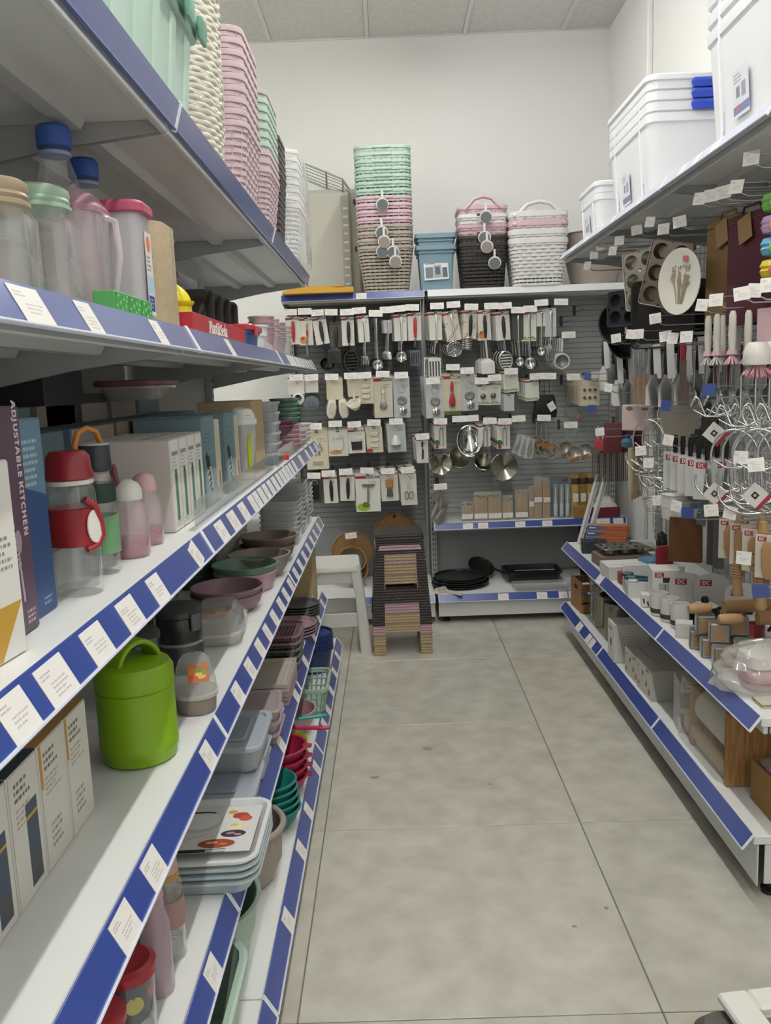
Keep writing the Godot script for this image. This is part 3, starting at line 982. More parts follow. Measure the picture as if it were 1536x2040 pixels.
	# white tubs and pink cups at the far end
	for i in 2:
		var t := thing("storage_container", "white round tub, %s beside the blue box" % ORD[i], "container", V(-0.42, y + 0.03 * i, -2.57 - 0.05 * i), 0.0, "white tubs")
		part(t, "body", bowl(0.05, 0.056, 0.045, 24), M("dfe4e6", 0.4))
	for q in [[-2.88, "c79aa6", "nearest"], [-3.02, "d8b9c0", "second"], [-3.2, "c4a7ad", "third"], [-3.38, "d9d3d0", "farthest"]]:
		for i in 4:
			var t := thing("cup", "pale plastic cup, %s from the bottom of the %s nested stack" % [ORD[i], q[2]], "cup", V(-0.42, y + 0.018 * i, q[0]), 0.0, "nested pale cups")
			part(t, "body", lathe([[0.03, 0.0], [0.032, 0.003], [0.042, 0.062], [0.045, 0.064], [0.045, 0.068], [0.04, 0.067], [0.03, 0.005], [0.0, 0.005]], 22, true, false), M(q[1], 0.3, 0.0, 0.7))
	# slanted clear divider
	var dv := thing("shelf_divider", "slanted clear acrylic shelf divider beside the nested cups", "divider", V(-0.45, y, -2.76))
	part(dv, "panel", K("slant_div", func(s): a_poly(s, PackedVector2Array([Vector2(-0.2, 0), Vector2(0.08, 0), Vector2(0.08, 0.02), Vector2(-0.2, 0.22)]), -0.0015, 0.0015)), clear("e6ecec", 0.3))

func left_third() -> void:
	var y: float = LS[2] + 0.0005
	# boxes at the left edge
	carton("white box with an orange lower corner at the left edge", V(-0.45, y, -0.815), V(0.07, 0.2, 0.12), PI / 2 - 0.1, M("dcdad6", 0.5), T("edge_box", 64, 160, func(im: Image):
		im.fill(Color("dedcd8"))
		for i in 44:
			im.fill_rect(Rect2i(0, 116 + i, 64 - i, 1), Color("c49a3c"))
		im.fill_rect(Rect2i(6, 10, 16, 30), Color("2a3550"))
		words(im, 20, 60, 36, 5, 6, Color("8f8c88"), 2)))
	var purple := carton("tall purple boxed kitchen tool with vertical white lettering", V(-0.452, y, -0.905), V(0.064, 0.252, 0.08), PI / 2 + 0.02, M("5b4456", 0.45), T("purple_box", 64, 256, func(im: Image):
		im.fill(Color("5b4456"))
		for i in 60:
			im.fill_rect(Rect2i(24 + i / 12, 160 + i, 5, 1), Color("b9a6b4"))
		disc(im, 30, 150, 9, 14, Color("a795a4"))
		words(im, 34, 232, 24, 3, 6, Color("b3a2ae"), 6)), "", "tall_box")
	part(purple, "lettering", text_mesh("ADJUSTABLE KITCHEN", 0.0145, 0.0006), M("cfc4cc", 0.5), V(0.018, 0.183, 0.0412), V(0, 0, -PI / 2))
	part(purple, "small_lettering", text_mesh("FINE GRATER", 0.011, 0.0006), M("b8abb6", 0.5), V(-0.012, 0.11, 0.0412), V(0, 0, -PI / 2 + 0.18))
	carton("tall two-tone blue box behind the purple one", V(-0.464, y, -0.985), V(0.07, 0.236, 0.08), PI / 2, M("5f8097", 0.45), T("blue_box", 64, 224, func(im: Image):
		im.fill(Color("5f8097"))
		for i in 136:
			im.fill_rect(Rect2i(0, 88 + i, 64, 1), Color("244a7e"))
		for i in 14:
			im.fill_rect(Rect2i(0, 88 - i, 64 - i * 4, 1), Color("244a7e"))
		words(im, 6, 22, 46, 7, 8, Color("a9bcc8"), 4)
		words(im, 30, 205, 26, 2, 6, Color("90a4bb"), 4)), "", "tall_box")
	# glass flask with red cap and red silicone band
	var b := drink_bottle("glass flask with a red cap and a red strapped sleeve", V(-0.422, y, -1.092), 0.031, 0.152, clear("e4eae8", 0.04))
	part(b, "cap", lathe([[0.03, 0.0], [0.032, 0.002], [0.0315, 0.006], [0.029, 0.012], [0.0275, 0.03], [0.022, 0.037], [0.0, 0.038]], 30, true, false), M("8f1826", 0.28), V(0, 0.152, 0))
	part(b, "cap_gasket", lathe([[0.028, 0.0], [0.03, 0.001], [0.03, 0.006], [0.028, 0.007]], 28), M("ded9d4", 0.4), V(0, 0.1455, 0))
	part(b, "sleeve", lathe([[0.0315, 0.066], [0.0335, 0.067], [0.0335, 0.115], [0.0315, 0.116]], 30, false, false), M("93161f", 0.5))
	part(b, "strap", K("flask_strap", func(s):
		a_tube(s, [V(0.026, 0.128, 0.023), V(0.034, 0.118, 0.012), V(0.037, 0.095, 0.002), V(0.037, 0.078, 0.0), V(0.033, 0.066, 0.008), V(0.024, 0.062, 0.024)], 0.0042, 8)), M("a01c28", 0.45))
	part(b, "strap_patch", lathe([[0.019, 0.0], [0.019, 0.002], [0.0, 0.003]], 20, true, false, 0.75, 1.15), M("e4dfda", 0.5), V(0.032, 0.091, 0.012), V(PI / 2, 1.2, 0))
	# green banded bottle with carry loop
	b = drink_bottle("slim glass bottle with navy cap, orange loop and green sleeve", V(-0.43, y, -1.215), 0.024, 0.148, clear("e4eae8", 0.04))
	part(b, "cap", lathe([[0.02, 0.0], [0.023, 0.002], [0.022, 0.036], [0.0205, 0.038], [0.0, 0.038]], 24, true, false), M("1e2738", 0.4), V(0, 0.15, 0))
	part(b, "cap_top", lathe([[0.021, 0.0], [0.021, 0.002], [0.0, 0.0022]], 20, true, false), M("b9c0c4", 0.4), V(0, 0.188, 0))
	part(b, "neck_band", lathe([[0.0245, 0.105], [0.0255, 0.106], [0.0255, 0.132], [0.0245, 0.133]], 24, false, false), M("17362f", 0.5))
	part(b, "carry_loop", K("carry_loop", func(s):
		a_tube(s, [V(0, 0.165, 0.021), V(0, 0.19, 0.022), V(0, 0.207, 0.015), V(0, 0.213, 0), V(0, 0.207, -0.015), V(0, 0.19, -0.022), V(0, 0.165, -0.021)], 0.0042, 8)), M("b9741f", 0.5), V(-0.006, 0, 0.006), V(0, -0.6, 0))
	part(b, "sleeve", lathe([[0.0245, 0.03], [0.0265, 0.031], [0.0258, 0.04], [0.0265, 0.05], [0.0258, 0.06], [0.0265, 0.07], [0.0265, 0.085], [0.0245, 0.086]], 26, false, false), M("5f9a62", 0.5))
	# rose tinted bottles
	for q in [[V(-0.424, y, -1.33), 0.03, 0.096, "dfe0dc", "rose tinted glass bottle with a white cap", false], [V(-0.427, y, -1.435), 0.027, 0.096, "d7a0a2", "rose tinted glass bottle with a pink domed cap", true]]:
		var t := thing("water_bottle", q[4], "bottle", q[0], 0.0, "rose tinted bottles")
		var r: float = q[1]
		var h: float = q[2]
		part(t, "glass_body", lathe([[r * 0.86, 0.0], [r, 0.006], [r, h * 0.55], [r * 0.88, h * 0.8], [r * 0.72, h * 0.95], [r * 0.72, h], [r * 0.66, h], [r * 0.66, h * 0.94], [r * 0.92, h * 0.55], [r * 0.92, 0.012], [0.0, 0.01]], 28, true, false), clear("e7c3cc", 0.22))
		part(t, "rose_base", lathe([[r * 0.85, 0.001], [r * 0.985, 0.006], [r * 0.985, 0.03], [r * 0.9, 0.03], [r * 0.9, 0.01], [0.0, 0.008]], 28, true, false), M("b4506e", 0.12, 0.0, 0.55))
		part(t, "cap", lathe([[r * 0.74, 0.0], [r * 0.78, 0.002], [r * 0.76, 0.016], [r * 0.6, 0.026], [r * 0.25, 0.032], [0.0, 0.033]], 26, true, false), M(q[3], 0.3), V(0, h - 0.004, 0))
		if not q[5]:
			part(t, "spout", secs([[0.012, 0.01, 0.004, 0.0], [0.012, 0.01, 0.004, 0.028], [0.01, 0.006, 0.003, 0.036]], 3), M("6d2a30", 0.35), V(-0.012, h + 0.018, 0.012), V(0, 0, 0.12))
	# white cartons with a printed green bottle, taupe sides
	for i in 4:
		carton("white carton with green bottle print and taupe side, %s of the row" % ORD[i], V(-0.485, y, -1.565 - 0.066 * i), V(0.062, 0.172, 0.16), PI / 2, M("c9bcb8", 0.55), T("green_bottle_carton", 64, 176, func(im: Image):
			im.fill(Color("dcdcd8"))
			im.fill_rect(Rect2i(8, 22, 48, 8), Color("8a8c8a"))
			words(im, 8, 34, 46, 4, 7, Color("a2a4a2"), 3)
			im.fill_rect(Rect2i(22, 66, 22, 92), Color("4f7a58"))
			im.fill_rect(Rect2i(26, 58, 14, 10), Color("2d4434"))
			im.fill_rect(Rect2i(26, 80, 4, 70), Color("7ba584"))
			words(im, 8, 160, 48, 2, 6, Color("9c9e9c"), 6)), "green bottle cartons", "carton", M("c9bcb8", 0.55))
	# vacuum flask cartons reading BOTTLE
	for i in 2:
		var t := carton("teal carton printed with a flask and the word BOTTLE, %s" % ["nearer one", "farther one"][i], V(-0.485, y, -1.895 - 0.25 * i), V(0.125, 0.2, 0.15), PI / 2, M("64848f", 0.5), T("flask_carton", 128, 200, func(im: Image):
			im.fill(Color("64848f"))
			words(im, 10, 34, 80, 5, 9, Color("4a666f"), 5)
			im.fill_rect(Rect2i(0, 120, 128, 80), Color("8ea7ad"))
			for k in 90:
				im.fill_rect(Rect2i(22 + k / 3, 110 + k, 46, 1), Color("c2c8c6"))
			for k in 26:
				im.fill_rect(Rect2i(14 + k / 3, 86 + k, 42, 1), Color("23292b"))), "flask cartons", "carton", M("64848f", 0.5))
		part(t, "lettering", text_mesh("BOTTLE", 0.03, 0.0006), M("262a2c", 0.5), V(-0.02, 0.072, 0.0762), V(0, 0, -1.15))
		carton("narrow cream carton edge between the flask cartons, %s" % ["nearer one", "farther one"][i], V(-0.485, y, -1.99 - 0.25 * i), V(0.05, 0.19, 0.15), PI / 2, M("cfc8b0", 0.55), T("cream_edge", 48, 160, func(im: Image):
			im.fill(Color("cfc8b0"))
			words(im, 12, 20, 20, 9, 7, Color("a89c7c"), 5)
			disc(im, 26, 118, 12, 20, Color("a86a5c"))), "cream cartons")
	# shaker with lime stripe
	var sh := thing("shaker_bottle", "white shaker bottle with dome lid beside a lime stripe", "bottle", V(-0.425, y, -2.41), 0.0)
	part(sh, "body", lathe([[0.03, 0.0], [0.033, 0.004], [0.04, 0.16], [0.038, 0.16], [0.031, 0.006], [0.0, 0.006]], 26, true, false), M("cfd3d4", 0.25, 0.0, 0.6))
	part(sh, "dome_lid", lathe([[0.041, 0.0], [0.044, 0.002], [0.044, 0.016], [0.04, 0.018], [0.038, 0.03], [0.028, 0.044], [0.0, 0.05]], 26, true, false), M("e6e8e6", 0.35), V(0, 0.156, 0))
	part(sh, "lime_stripe", box(0.014, 0.18, 0.003, 0.001), M("a9b51a", 0.4), V(0.024, 0.095, 0.028), V(0, 0.7, 0))
	carton("plain kraft box past the shaker bottle", V(-0.49, y, -2.62), V(0.22, 0.22, 0.16), PI / 2, noisy("kraft2", "ece4d4", 0.03, [[0.0, "bba888"], [1.0, "d6c7aa"]], 5.0, 0.75), null, "", "kraft_box")
	# long cartons standing along the back, two rows
	var backs := [["4c6870", -1.35, 0.2, 0.24], ["53687a", -1.62, 0.2, 0.24], ["84705a", -1.86, 0.2, 0.2], ["57808a", -2.1, 0.2, 0.22], ["5f8a94", -2.36, 0.2, 0.24], ["8a807a", -1.5, 0.26, 0.2], ["968c86", -1.73, 0.26, 0.2], ["5f7d8c", -1.95, 0.26, 0.18], ["a39a92", -2.17, 0.28, 0.2], ["a0978f", -2.4, 0.28, 0.2], ["3a3440", -1.78, 0.33, 0.22]]
	for i in backs.size():
		var q: Array = backs[i]
		var back: bool = i > 4
		var h: float = q[2] if not back else q[2] - 0.02
		carton("dull coloured carton at the shelf back, %s behind the front boxes" % ORD[i], V(-0.62 if not back else -0.73, y, q[1]), V(q[3] - 0.005, h, 0.1), PI / 2, M(q[0], 0.55), T("back_carton%d" % (i % 3), 96, 96, func(im: Image):
			im.fill(Color(["66808c", "968c86", "6f8d94"][i % 3]))
			words(im, 40, 20, 46, 5, 9, Color(["475c66", "6f6862", "4f6a70"][i % 3]), i)) if i % 2 else null, "cartons at the back")
	# lidded container on top of the rear cartons
	var fc := thing("storage_container", "clear food container with a mauve lid on the rear cartons", "container", V(-0.62, y + 0.2405, -2.1), PI / 2)
	part(fc, "body", tub(0.2, 0.14, 0.03, 0.035, 0.92), clear("d6cfd0", 0.35))
	part(fc, "lid", lid_of(0.22, 0.16, 0.035, 0.014), M("8a4a5c", 0.4), V(0, 0.034, 0))
	# far end: striped clear towers, green tumblers, pink bowls
	for i in 6:
		var t := thing("storage_container", "pale clear square tub, %s in the ribbed tower at the shelf end" % ORD[i], "container", V(-0.43, y + 0.034 * i, -2.86), 0.0, "ribbed tower tubs")
		part(t, "body", tub(0.1, 0.12, 0.02, 0.04, 0.92, 0.002, 0.004, 0.008), M("c3c8d2", 0.25, 0.0, 0.5))
	var protos := {}
	var list := [["5d8a72", 5, -3.3, 0.1], ["c08a9a", 5, -3.3, 0.0], ["6d3a54", 2, -3.1, 0.08], ["d0b2b8", 3, -3.55, 0.0], ["e2ddd6", 4, -3.75, 0.0]]
	for q in list:
		for i in q[1]:
			var lab := "%s plastic bowl, %s in its pile at the far shelf end" % [{"5d8a72": "green", "c08a9a": "pink", "6d3a54": "plum", "d0b2b8": "pale rose", "e2ddd6": "off-white"}[q[0]], ORD[i]]
			var at := V(-0.41, y + q[3] + 0.018 * i, q[2])
			if not protos.has(q[0]):
				protos[q[0]] = thing("bowl", lab, "bowl", at, 0.0, "bowls at the far shelf end")
				part(protos[q[0]], "body", bowl(0.03, 0.055, 0.04, 24), M(q[0], 0.4))
			else:
				copy(protos[q[0]], lab, at)
	var rp := thing("jar_cap", "small red jar cap near the plum bowls", "cap", V(-0.378, y, -2.96))
	part(rp, "body", lathe([[0.016, 0.0], [0.017, 0.002], [0.016, 0.02], [0.0, 0.022]], 16, true, false), M("d2361f", 0.4))
	part(rp, "base", lathe([[0.019, 0.0], [0.019, 0.003]], 16), M("e6e2de", 0.4), V(0, -0.0002, 0))
	# low clear fence along the strip
	for q in [[-2.1, 1.1, "middle"], [-3.2, 0.9, "far"]]:
		var g := thing("shelf_fence", "low clear acrylic fence along the %s third-shelf edge" % q[2], "fence", V(-0.372, y, q[0]), PI / 2, "clear shelf fences")
		part(g, "panel", box(q[1], 0.055, 0.002, 0.0005), clear("dfe6e6", 0.18), V(0, 0.0275, 0))
		part(g, "foot_rail", box(q[1], 0.003, 0.012, 0.0008), clear("dfe6e6", 0.3), V(0, 0.0015, -0.006))

func left_fourth() -> void:
	var y: float = LS[3] + 0.0005
	# product cartons: two with mustard tops, two with navy tops
	for i in 4:
		var navy := i >= 2
		carton("white carton with %s top, %s from the green canister" % ["navy" if navy else "mustard", ORD[i]], V(-0.535, y, -1.15 - (-0.088 * i)), V(0.084, 0.175, 0.13), PI / 2, M("cfccc4", 0.55), T("mug_carton%d" % int(navy), 64, 144, func(im: Image):
			im.fill(Color("cfccc4"))
			words(im, 10, 12, 36, 3, 8, Color("6a665f"), 3)
			words(im, 10, 40, 40, 4, 6, Color("a19c92"), 5)
			if navy:
				im.fill_rect(Rect2i(30, 44, 26, 92), Color("34465a"))
				im.fill_rect(Rect2i(30, 58, 26, 4), Color("c08c3c"))
				disc(im, 44, 118, 10, 12, Color("4a4644"))
			else:
				im.fill_rect(Rect2i(0, 0, 6, 50), Color("b98a3e"))
				words(im, 14, 96, 30, 4, 8, Color("8a857c"), 2)), "white mug cartons", "carton", M("27313c", 0.5) if navy else M("a5773a", 0.5))
	# lime lidded canister with carry handle
	var lime := M("7ea80c", 0.38)
	var t := thing("food_canister", "lime green lidded canister with carry handle", "canister", V(-0.452, y, -1.372), 0.93)
	part(t, "body", lathe([[0.056, 0.0], [0.062, 0.004], [0.0635, 0.016], [0.066, 0.02], [0.0665, 0.034], [0.0655, 0.037], [0.065, 0.126], [0.063, 0.128]], 48), lime)
	part(t, "lid", lathe([[0.0635, 0.1275], [0.0665, 0.13], [0.066, 0.158], [0.06, 0.169], [0.046, 0.174], [0.0, 0.175]], 48, true, false), lime)
	part(t, "handle", K("canister_handle", func(s):
		var loops := []
		for i in 17:
			var a := PI * i / 16.0
			var c := V(cos(a) * 0.042, 0.158 + sin(a) * 0.048, 0)
			var out := V(cos(a), sin(a), 0)
			var L := PackedVector3Array()
			for q in rr(0.009, 0.046, 0.004, 3):
				L.append(c + out * q.x + V(0, 0, q.y))
			loops.append(L)
		a_loft(s, loops, true, true, 60.0)), lime)
	# rice-ball keeper: taupe base and clear domed lid with a food print
	t = thing("rice_ball_keeper", "small taupe keeper with clear domed lid showing food", "container", V(-0.4, y, -1.575), 0.2)
	part(t, "base", secs([[0.068, 0.072, 0.03, 0.0], [0.074, 0.078, 0.034, 0.003], [0.08, 0.084, 0.036, 0.034], [0.076, 0.08, 0.034, 0.034], [0.07, 0.074, 0.03, 0.004]], 6), M("8a7c6c", 0.45))
	part(t, "seal", secs([[0.082, 0.086, 0.037, 0.033], [0.087, 0.091, 0.038, 0.034], [0.087, 0.091, 0.038, 0.041], [0.08, 0.084, 0.036, 0.042]], 6), M("c9c8c2", 0.3, 0.0, 0.7))
	part(t, "dome_lid", secs([[0.082, 0.086, 0.037, 0.041], [0.08, 0.083, 0.037, 0.06], [0.07, 0.072, 0.034, 0.085], [0.058, 0.056, 0.027, 0.103], [0.04, 0.036, 0.018, 0.113], [0.012, 0.01, 0.005, 0.117]], 6, false, false), M("d4d4d0", 0.1, 0.0, 0.25))
	part(t, "food_print", card(0.04, 0.036, 0.0004), T("food", 48, 48, func(im: Image):
		im.fill(Color("b5662a"))
		disc(im, 16, 18, 12, 10, Color("c97a34"))
		disc(im, 30, 30, 13, 9, Color("d8b45a"))
		disc(im, 28, 16, 8, 7, Color("6f7a2e"))
		disc(im, 14, 36, 11, 7, Color("c04f2a"))
		disc(im, 38, 22, 6, 9, Color("7d8a3a"))), V(0.008, 0.086, 0.037), V(-0.55, 0.15, 0))
	# dark clip-lid jars
	for q in [[V(-0.49, y, -1.82), 0.052, 0.145, "nearer"], [V(-0.535, y, -1.64), 0.05, 0.14, "behind the canister"], [V(-0.58, y, -1.97), 0.05, 0.15, "farther"]]:
		t = thing("food_jar", "charcoal clip-lid food jar, %s" % q[3], "jar", q[0], 0.3, "charcoal food jars")
		var r: float = q[1]
		part(t, "lower_tier", lathe([[r * 0.93, 0.0], [r, 0.004], [r, 0.066], [r * 0.97, 0.068]], 28), M("3a3d40", 0.35))
		part(t, "upper_tier", lathe([[r * 0.97, 0.066], [r, 0.069], [r, 0.124], [r * 0.97, 0.126]], 28), M("26282a", 0.3))
		part(t, "tier_ring", lathe([[r, 0.064], [r + 0.002, 0.065], [r + 0.002, 0.07], [r, 0.071]], 28), clear("c8cccc", 0.4))
		part(t, "lid", lathe([[r * 0.98, 0.126], [r + 0.003, 0.128], [r + 0.003, 0.14], [r * 0.9, 0.147], [r * 0.4, 0.15], [0.0, 0.15]], 28, true, false), M("34383b", 0.4))
		for a in [0.9, 2.9, 4.9]:
			var clip := part(t, "clip", secs([[0.026, 0.006, 0.003, 0.0], [0.028, 0.008, 0.003, 0.02], [0.026, 0.008, 0.003, 0.038]], 2), M("5c6062", 0.4), V(cos(a) * (r + 0.004), 0.098, sin(a) * (r + 0.004)), V(0, PI / 2 - a, 0))
			clip.set_meta("label", "grey side clip")
	# clear clamshell with food picture
	t = thing("food_box", "clear hinged food box with a food picture inside", "container", V(-0.455, y, -2.06), PI / 2 + 0.1)
	part(t, "base", tub(0.2, 0.13, 0.03, 0.035, 0.9), M("b8b4ae", 0.4))
	part(t, "lid", secs([[0.21, 0.14, 0.03, 0.034], [0.21, 0.14, 0.03, 0.042], [0.18, 0.1, 0.03, 0.075], [0.16, 0.08, 0.025, 0.082]], 4, false, true), clear("dcdcda", 0.3))
	part(t, "food_print", card(0.1, 0.07, 0.0004), T("food", 48, 48, func(im: Image): im.fill(Color.WHITE)), V(-0.02, 0.066, 0.0), V(-PI / 2, 0, 0))
	# bowls
	var list := [
		["mauve shallow bowl, lower of the mauve pair", V(-0.48, y, -2.32), 0.075, 0.1, 0.05, "8d6676", 1.0],
		["mauve shallow bowl, upper of the mauve pair", V(-0.478, y + 0.02, -2.318), 0.075, 0.1, 0.05, "8d6676", 1.0],
		["pink deep bowl under the green one", V(-0.468, y, -2.56), 0.08, 0.096, 0.06, "b98a98", 1.0],
		["green bowl nested in the pink bowl", V(-0.468, y + 0.032, -2.56), 0.08, 0.1, 0.05, "5f8672", 1.0],
		["taupe wide bowl at the shelf edge", V(-0.452, y, -2.74), 0.07, 0.1, 0.075, "8e8074", 1.0],
		["brown bowl behind the taupe bowl", V(-0.46, y, -2.97), 0.07, 0.1, 0.06, "6f5a4c", 1.0],
		["brown bowl, upper one of the far pair", V(-0.455, y + 0.03, -3.0), 0.07, 0.1, 0.06, "86705f", 1.0],
	]
	for q in list:
		t = thing("bowl", q[0], "bowl", q[1], 0.0, "bowls on the fourth shelf")
		part(t, "body", bowl(q[2], q[3], q[4], 36), M(q[5], 0.45))
		part(t, "foot_ring", lathe([[q[2] * 0.7, -0.0002], [q[2] * 0.72, 0.003]], 24), M(q[5], 0.5))
	for i in 5:
		t = thing("bowl", "dark green bowl, %s in the pile at the shelf back" % ORD[i], "bowl", V(-0.66, y + 0.022 * i, -2.62), 0.0, "dark green bowls")
		part(t, "body", bowl(0.06, 0.09, 0.05, 24), M("2f4f46", 0.4))
	# ribbed off-white cups and clear labelled tubs towards the end
	var first: Node3D
	for col in 2:
		for i in 12:
			var lab := "off-white ribbed cup, %s in the %s tower" % [ORD[i], ["near", "far"][col]]
			var at := V(-0.63, y + 0.0185 * i, -3.02 - 0.16 * col)
			if first == null:
				first = thing("cup", lab, "cup", at, 0.0, "ribbed cup towers")
				part(first, "body", lathe([[0.05, 0.0], [0.052, 0.003], [0.062, 0.07], [0.066, 0.072], [0.066, 0.079], [0.06, 0.078], [0.05, 0.005], [0.0, 0.005]], 24, true, false), M("c7c2b4", 0.4, 0.0, 0.85))
			else:
				copy(first, lab, at)
	var ftub: Node3D
	for q in [[-3.33, 7, "near"], [-3.58, 9, "middle"], [-3.8, 7, "last"]]:
		for i in q[1]:
			var lab := "clear rectangular food tub, %s in the %s labelled stack" % [ORD[i], q[2]]
			var at := V(-0.45, y + 0.02 * i, q[0])
			if ftub == null:
				ftub = thing("storage_container", lab, "container", at, PI / 2, "clear labelled tubs")
				part(ftub, "body", tub(0.18, 0.15, 0.02, 0.055, 0.9, 0.002, 0.005, 0.006), M("d3dbde", 0.2, 0.0, 0.42))
			else:
				copy(ftub, lab, at, PI / 2)
		var lb := solo("pack_label", "paper band with food picture on the %s clear tub stack" % q[2], "label", card(0.07, 0.04, 0.0004), T("tub_label", 64, 40, func(im: Image):
			im.fill(Color("a9c4d4"))
			disc(im, 46, 16, 14, 12, Color("8a5a4c"))
			disc(im, 40, 20, 6, 5, Color("d8c9a8"))
			im.fill_rect(Rect2i(0, 30, 60, 6), Color("a8405c"))
			words(im, 4, 8, 22, 3, 6, Color("5f8098"), 3)), V(-0.3688, y + 0.1, q[0]), V(0, PI / 2, 0), "food picture bands")

func left_fifth() -> void:
	var y: float = LS[4] + 0.0005
	# children's tumbler
	var t := thing("tumbler", "navy children's tumbler with red lid and cartoon print", "cup", V(-0.435, y, -1.165))
	part(t, "body", lathe([[0.032, 0.0], [0.034, 0.004], [0.039, 0.11], [0.036, 0.11], [0.031, 0.006], [0.0, 0.006]], 30, true, false), M("24323e", 0.35))
	part(t, "outer_shell", lathe([[0.037, 0.0], [0.0385, 0.003], [0.042, 0.112]], 30, false, false), clear("dfe6e8", 0.12))
	part(t, "lid", lathe([[0.041, 0.108], [0.045, 0.11], [0.045, 0.124], [0.036, 0.13], [0.03, 0.128], [0.0, 0.128]], 30, true, false), M("a3222c", 0.35))
	for q in [[0.55, 0.075, "c9b93c", 0.014], [0.9, 0.028, "9aa0a0", 0.016], [1.4, 0.085, "b5423a", 0.01], [0.2, 0.04, "b5423a", 0.008], [1.8, 0.05, "5b7f9a", 0.013]]:
		part(t, "printed_spot", lathe([[q[3], 0.0], [q[3], 0.0012], [0.0, 0.0014]], 16, true, false), M(q[2], 0.45), V(sin(q[0]) * 0.0365, q[1], cos(q[0]) * 0.0365), V(PI / 2, 0, 0).rotated(Vector3.RIGHT, 0) + V(0, q[0], 0))
	t = thing("tumbler", "red lidded tumbler cut off by the picture's lower edge", "cup", V(-0.45, y, -1.07))
	part(t, "body", lathe([[0.032, 0.0], [0.034, 0.004], [0.039, 0.1], [0.036, 0.1], [0.031, 0.006], [0.0, 0.006]], 26, true, false), M("8c2a30", 0.4))
	part(t, "lid", lathe([[0.04, 0.1], [0.043, 0.102], [0.043, 0.114], [0.034, 0.12], [0.0, 0.12]], 26, true, false), M("a3222c", 0.35))
	# lilac bottle lying against the others
	t = thing("water_bottle", "lilac translucent bottle behind the tumbler", "bottle", V(-0.418, y, -1.262))
	part(t, "body", lathe([[0.022, 0.0], [0.025, 0.004], [0.025, 0.12], [0.018, 0.15], [0.018, 0.17], [0.0, 0.172]], 22), M("c9a3ba", 0.2, 0.0, 0.6))
	part(t, "cap", lathe([[0.017, 0.17], [0.019, 0.171], [0.017, 0.188], [0.0, 0.19]], 20, true, false), M("b98a98", 0.35))
	# glass bottle with pink band
	t = drink_bottle("clear bottle with pink sleeve and bamboo neck ring", V(-0.422, y, -1.352), 0.028, 0.15, clear("e2e6e4", 0.12))
	part(t, "sleeve", lathe([[0.0285, 0.062], [0.03, 0.063], [0.03, 0.112], [0.0285, 0.113]], 26, false, false), M("a87a74", 0.5))
	part(t, "neck_ring", lathe([[0.022, 0.148], [0.024, 0.149], [0.024, 0.158], [0.022, 0.159]], 24), M("b98a3c", 0.5))
	part(t, "cap", lathe([[0.022, 0.158], [0.0235, 0.16], [0.022, 0.18], [0.014, 0.19], [0.0, 0.191]], 24, true, false), M("c2918c", 0.4))
	part(t, "strainer_coil", K("strainer", func(s):
		for k in 4:
			var pts := []
			for i in 20:
				var a := TAU * i / 20
				pts.append(V(cos(a) * 0.022, 0.014 + 0.006 * k, sin(a) * 0.022))
			a_tube(s, pts, 0.001, 4, true)), M("b0b2b0", 0.3, 0.8))
	t = thing("water_bottle", "amber bottle half hidden behind the pink sleeved bottle", "bottle", V(-0.47, y, -1.39))
	part(t, "body", lathe([[0.022, 0.0], [0.024, 0.004], [0.024, 0.12], [0.014, 0.15], [0.014, 0.16], [0.0, 0.16]], 20), M("b8743c", 0.25, 0.0, 0.7))
	part(t, "cap", lathe([[0.016, 0.158], [0.017, 0.16], [0.016, 0.178], [0.0, 0.18]], 18, true, false), M("b98a98", 0.4))
	# stack of white divided trays with a printed insert on top
	var tray := secs([[0.21, 0.19, 0.03, 0.0], [0.215, 0.195, 0.03, 0.003], [0.245, 0.225, 0.036, 0.03], [0.258, 0.238, 0.042, 0.031], [0.258, 0.238, 0.042, 0.036], [0.24, 0.22, 0.034, 0.036], [0.212, 0.192, 0.03, 0.02]], 6)
	for i in 4:
		t = thing("serving_tray", "white deep serving tray, %s of the stack over the strip" % ["lowest", "second", "third", "topmost with a printed food insert"][i], "tray", V(-0.408, y + 0.0005 + 0.0145 * i, -1.63), PI / 2, "white serving trays")
		t.rotation.x = -0.02
		part(t, "body", tray, M("d9dcdc" if i == 3 else "a9bcc6", 0.35))
		if i == 3:
			part(t, "printed_insert", card(0.2, 0.18, 0.0006), T("tray_insert", 200, 180, func(im: Image):
				im.fill(Color("d6d6d4"))
				disc(im, 74, 60, 50, 44, Color("c2c2c0"))
				disc(im, 74, 54, 46, 36, Color("e2e2e0"))
				disc(im, 64, 24, 40, 8, Color("3a2f2c"))
				disc(im, 70, 30, 36, 7, Color("dcdcda"))
				disc(im, 160, 40, 18, 13, Color("b34438"))
				disc(im, 172, 52, 14, 12, Color("c25a48"))
				disc(im, 140, 24, 10, 8, Color("c9a24a"))
				disc(im, 160, 84, 20, 12, Color("e6ddb4"))
				disc(im, 152, 78, 8, 6, Color("d9c97a"))
				disc(im, 156, 112, 26, 14, Color("4a2a44"))
				disc(im, 150, 110, 10, 5, Color("a28a9c"))
				disc(im, 166, 116, 8, 4, Color("b9a4b4"))
				disc(im, 128, 148, 38, 17, Color("a04a2c"))
				disc(im, 118, 144, 12, 5, Color("d9b08c"))
				disc(im, 142, 150, 9, 4, Color("c87a4c"))
				im.fill_rect(Rect2i(0, 168, 150, 12), Color("242424"))
				im.fill_rect(Rect2i(110, 170, 40, 8), Color("c8c8c8"))
				for k in 60:
					im.fill_rect(Rect2i(40 + k, 140 - k / 2, 2, 1), Color("8a8a8a"))
				words(im, 20, 100, 40, 3, 8, Color("aaaaaa"), 4)), V(0, 0.0365, 0), V(-PI / 2, -PI / 2, 0))
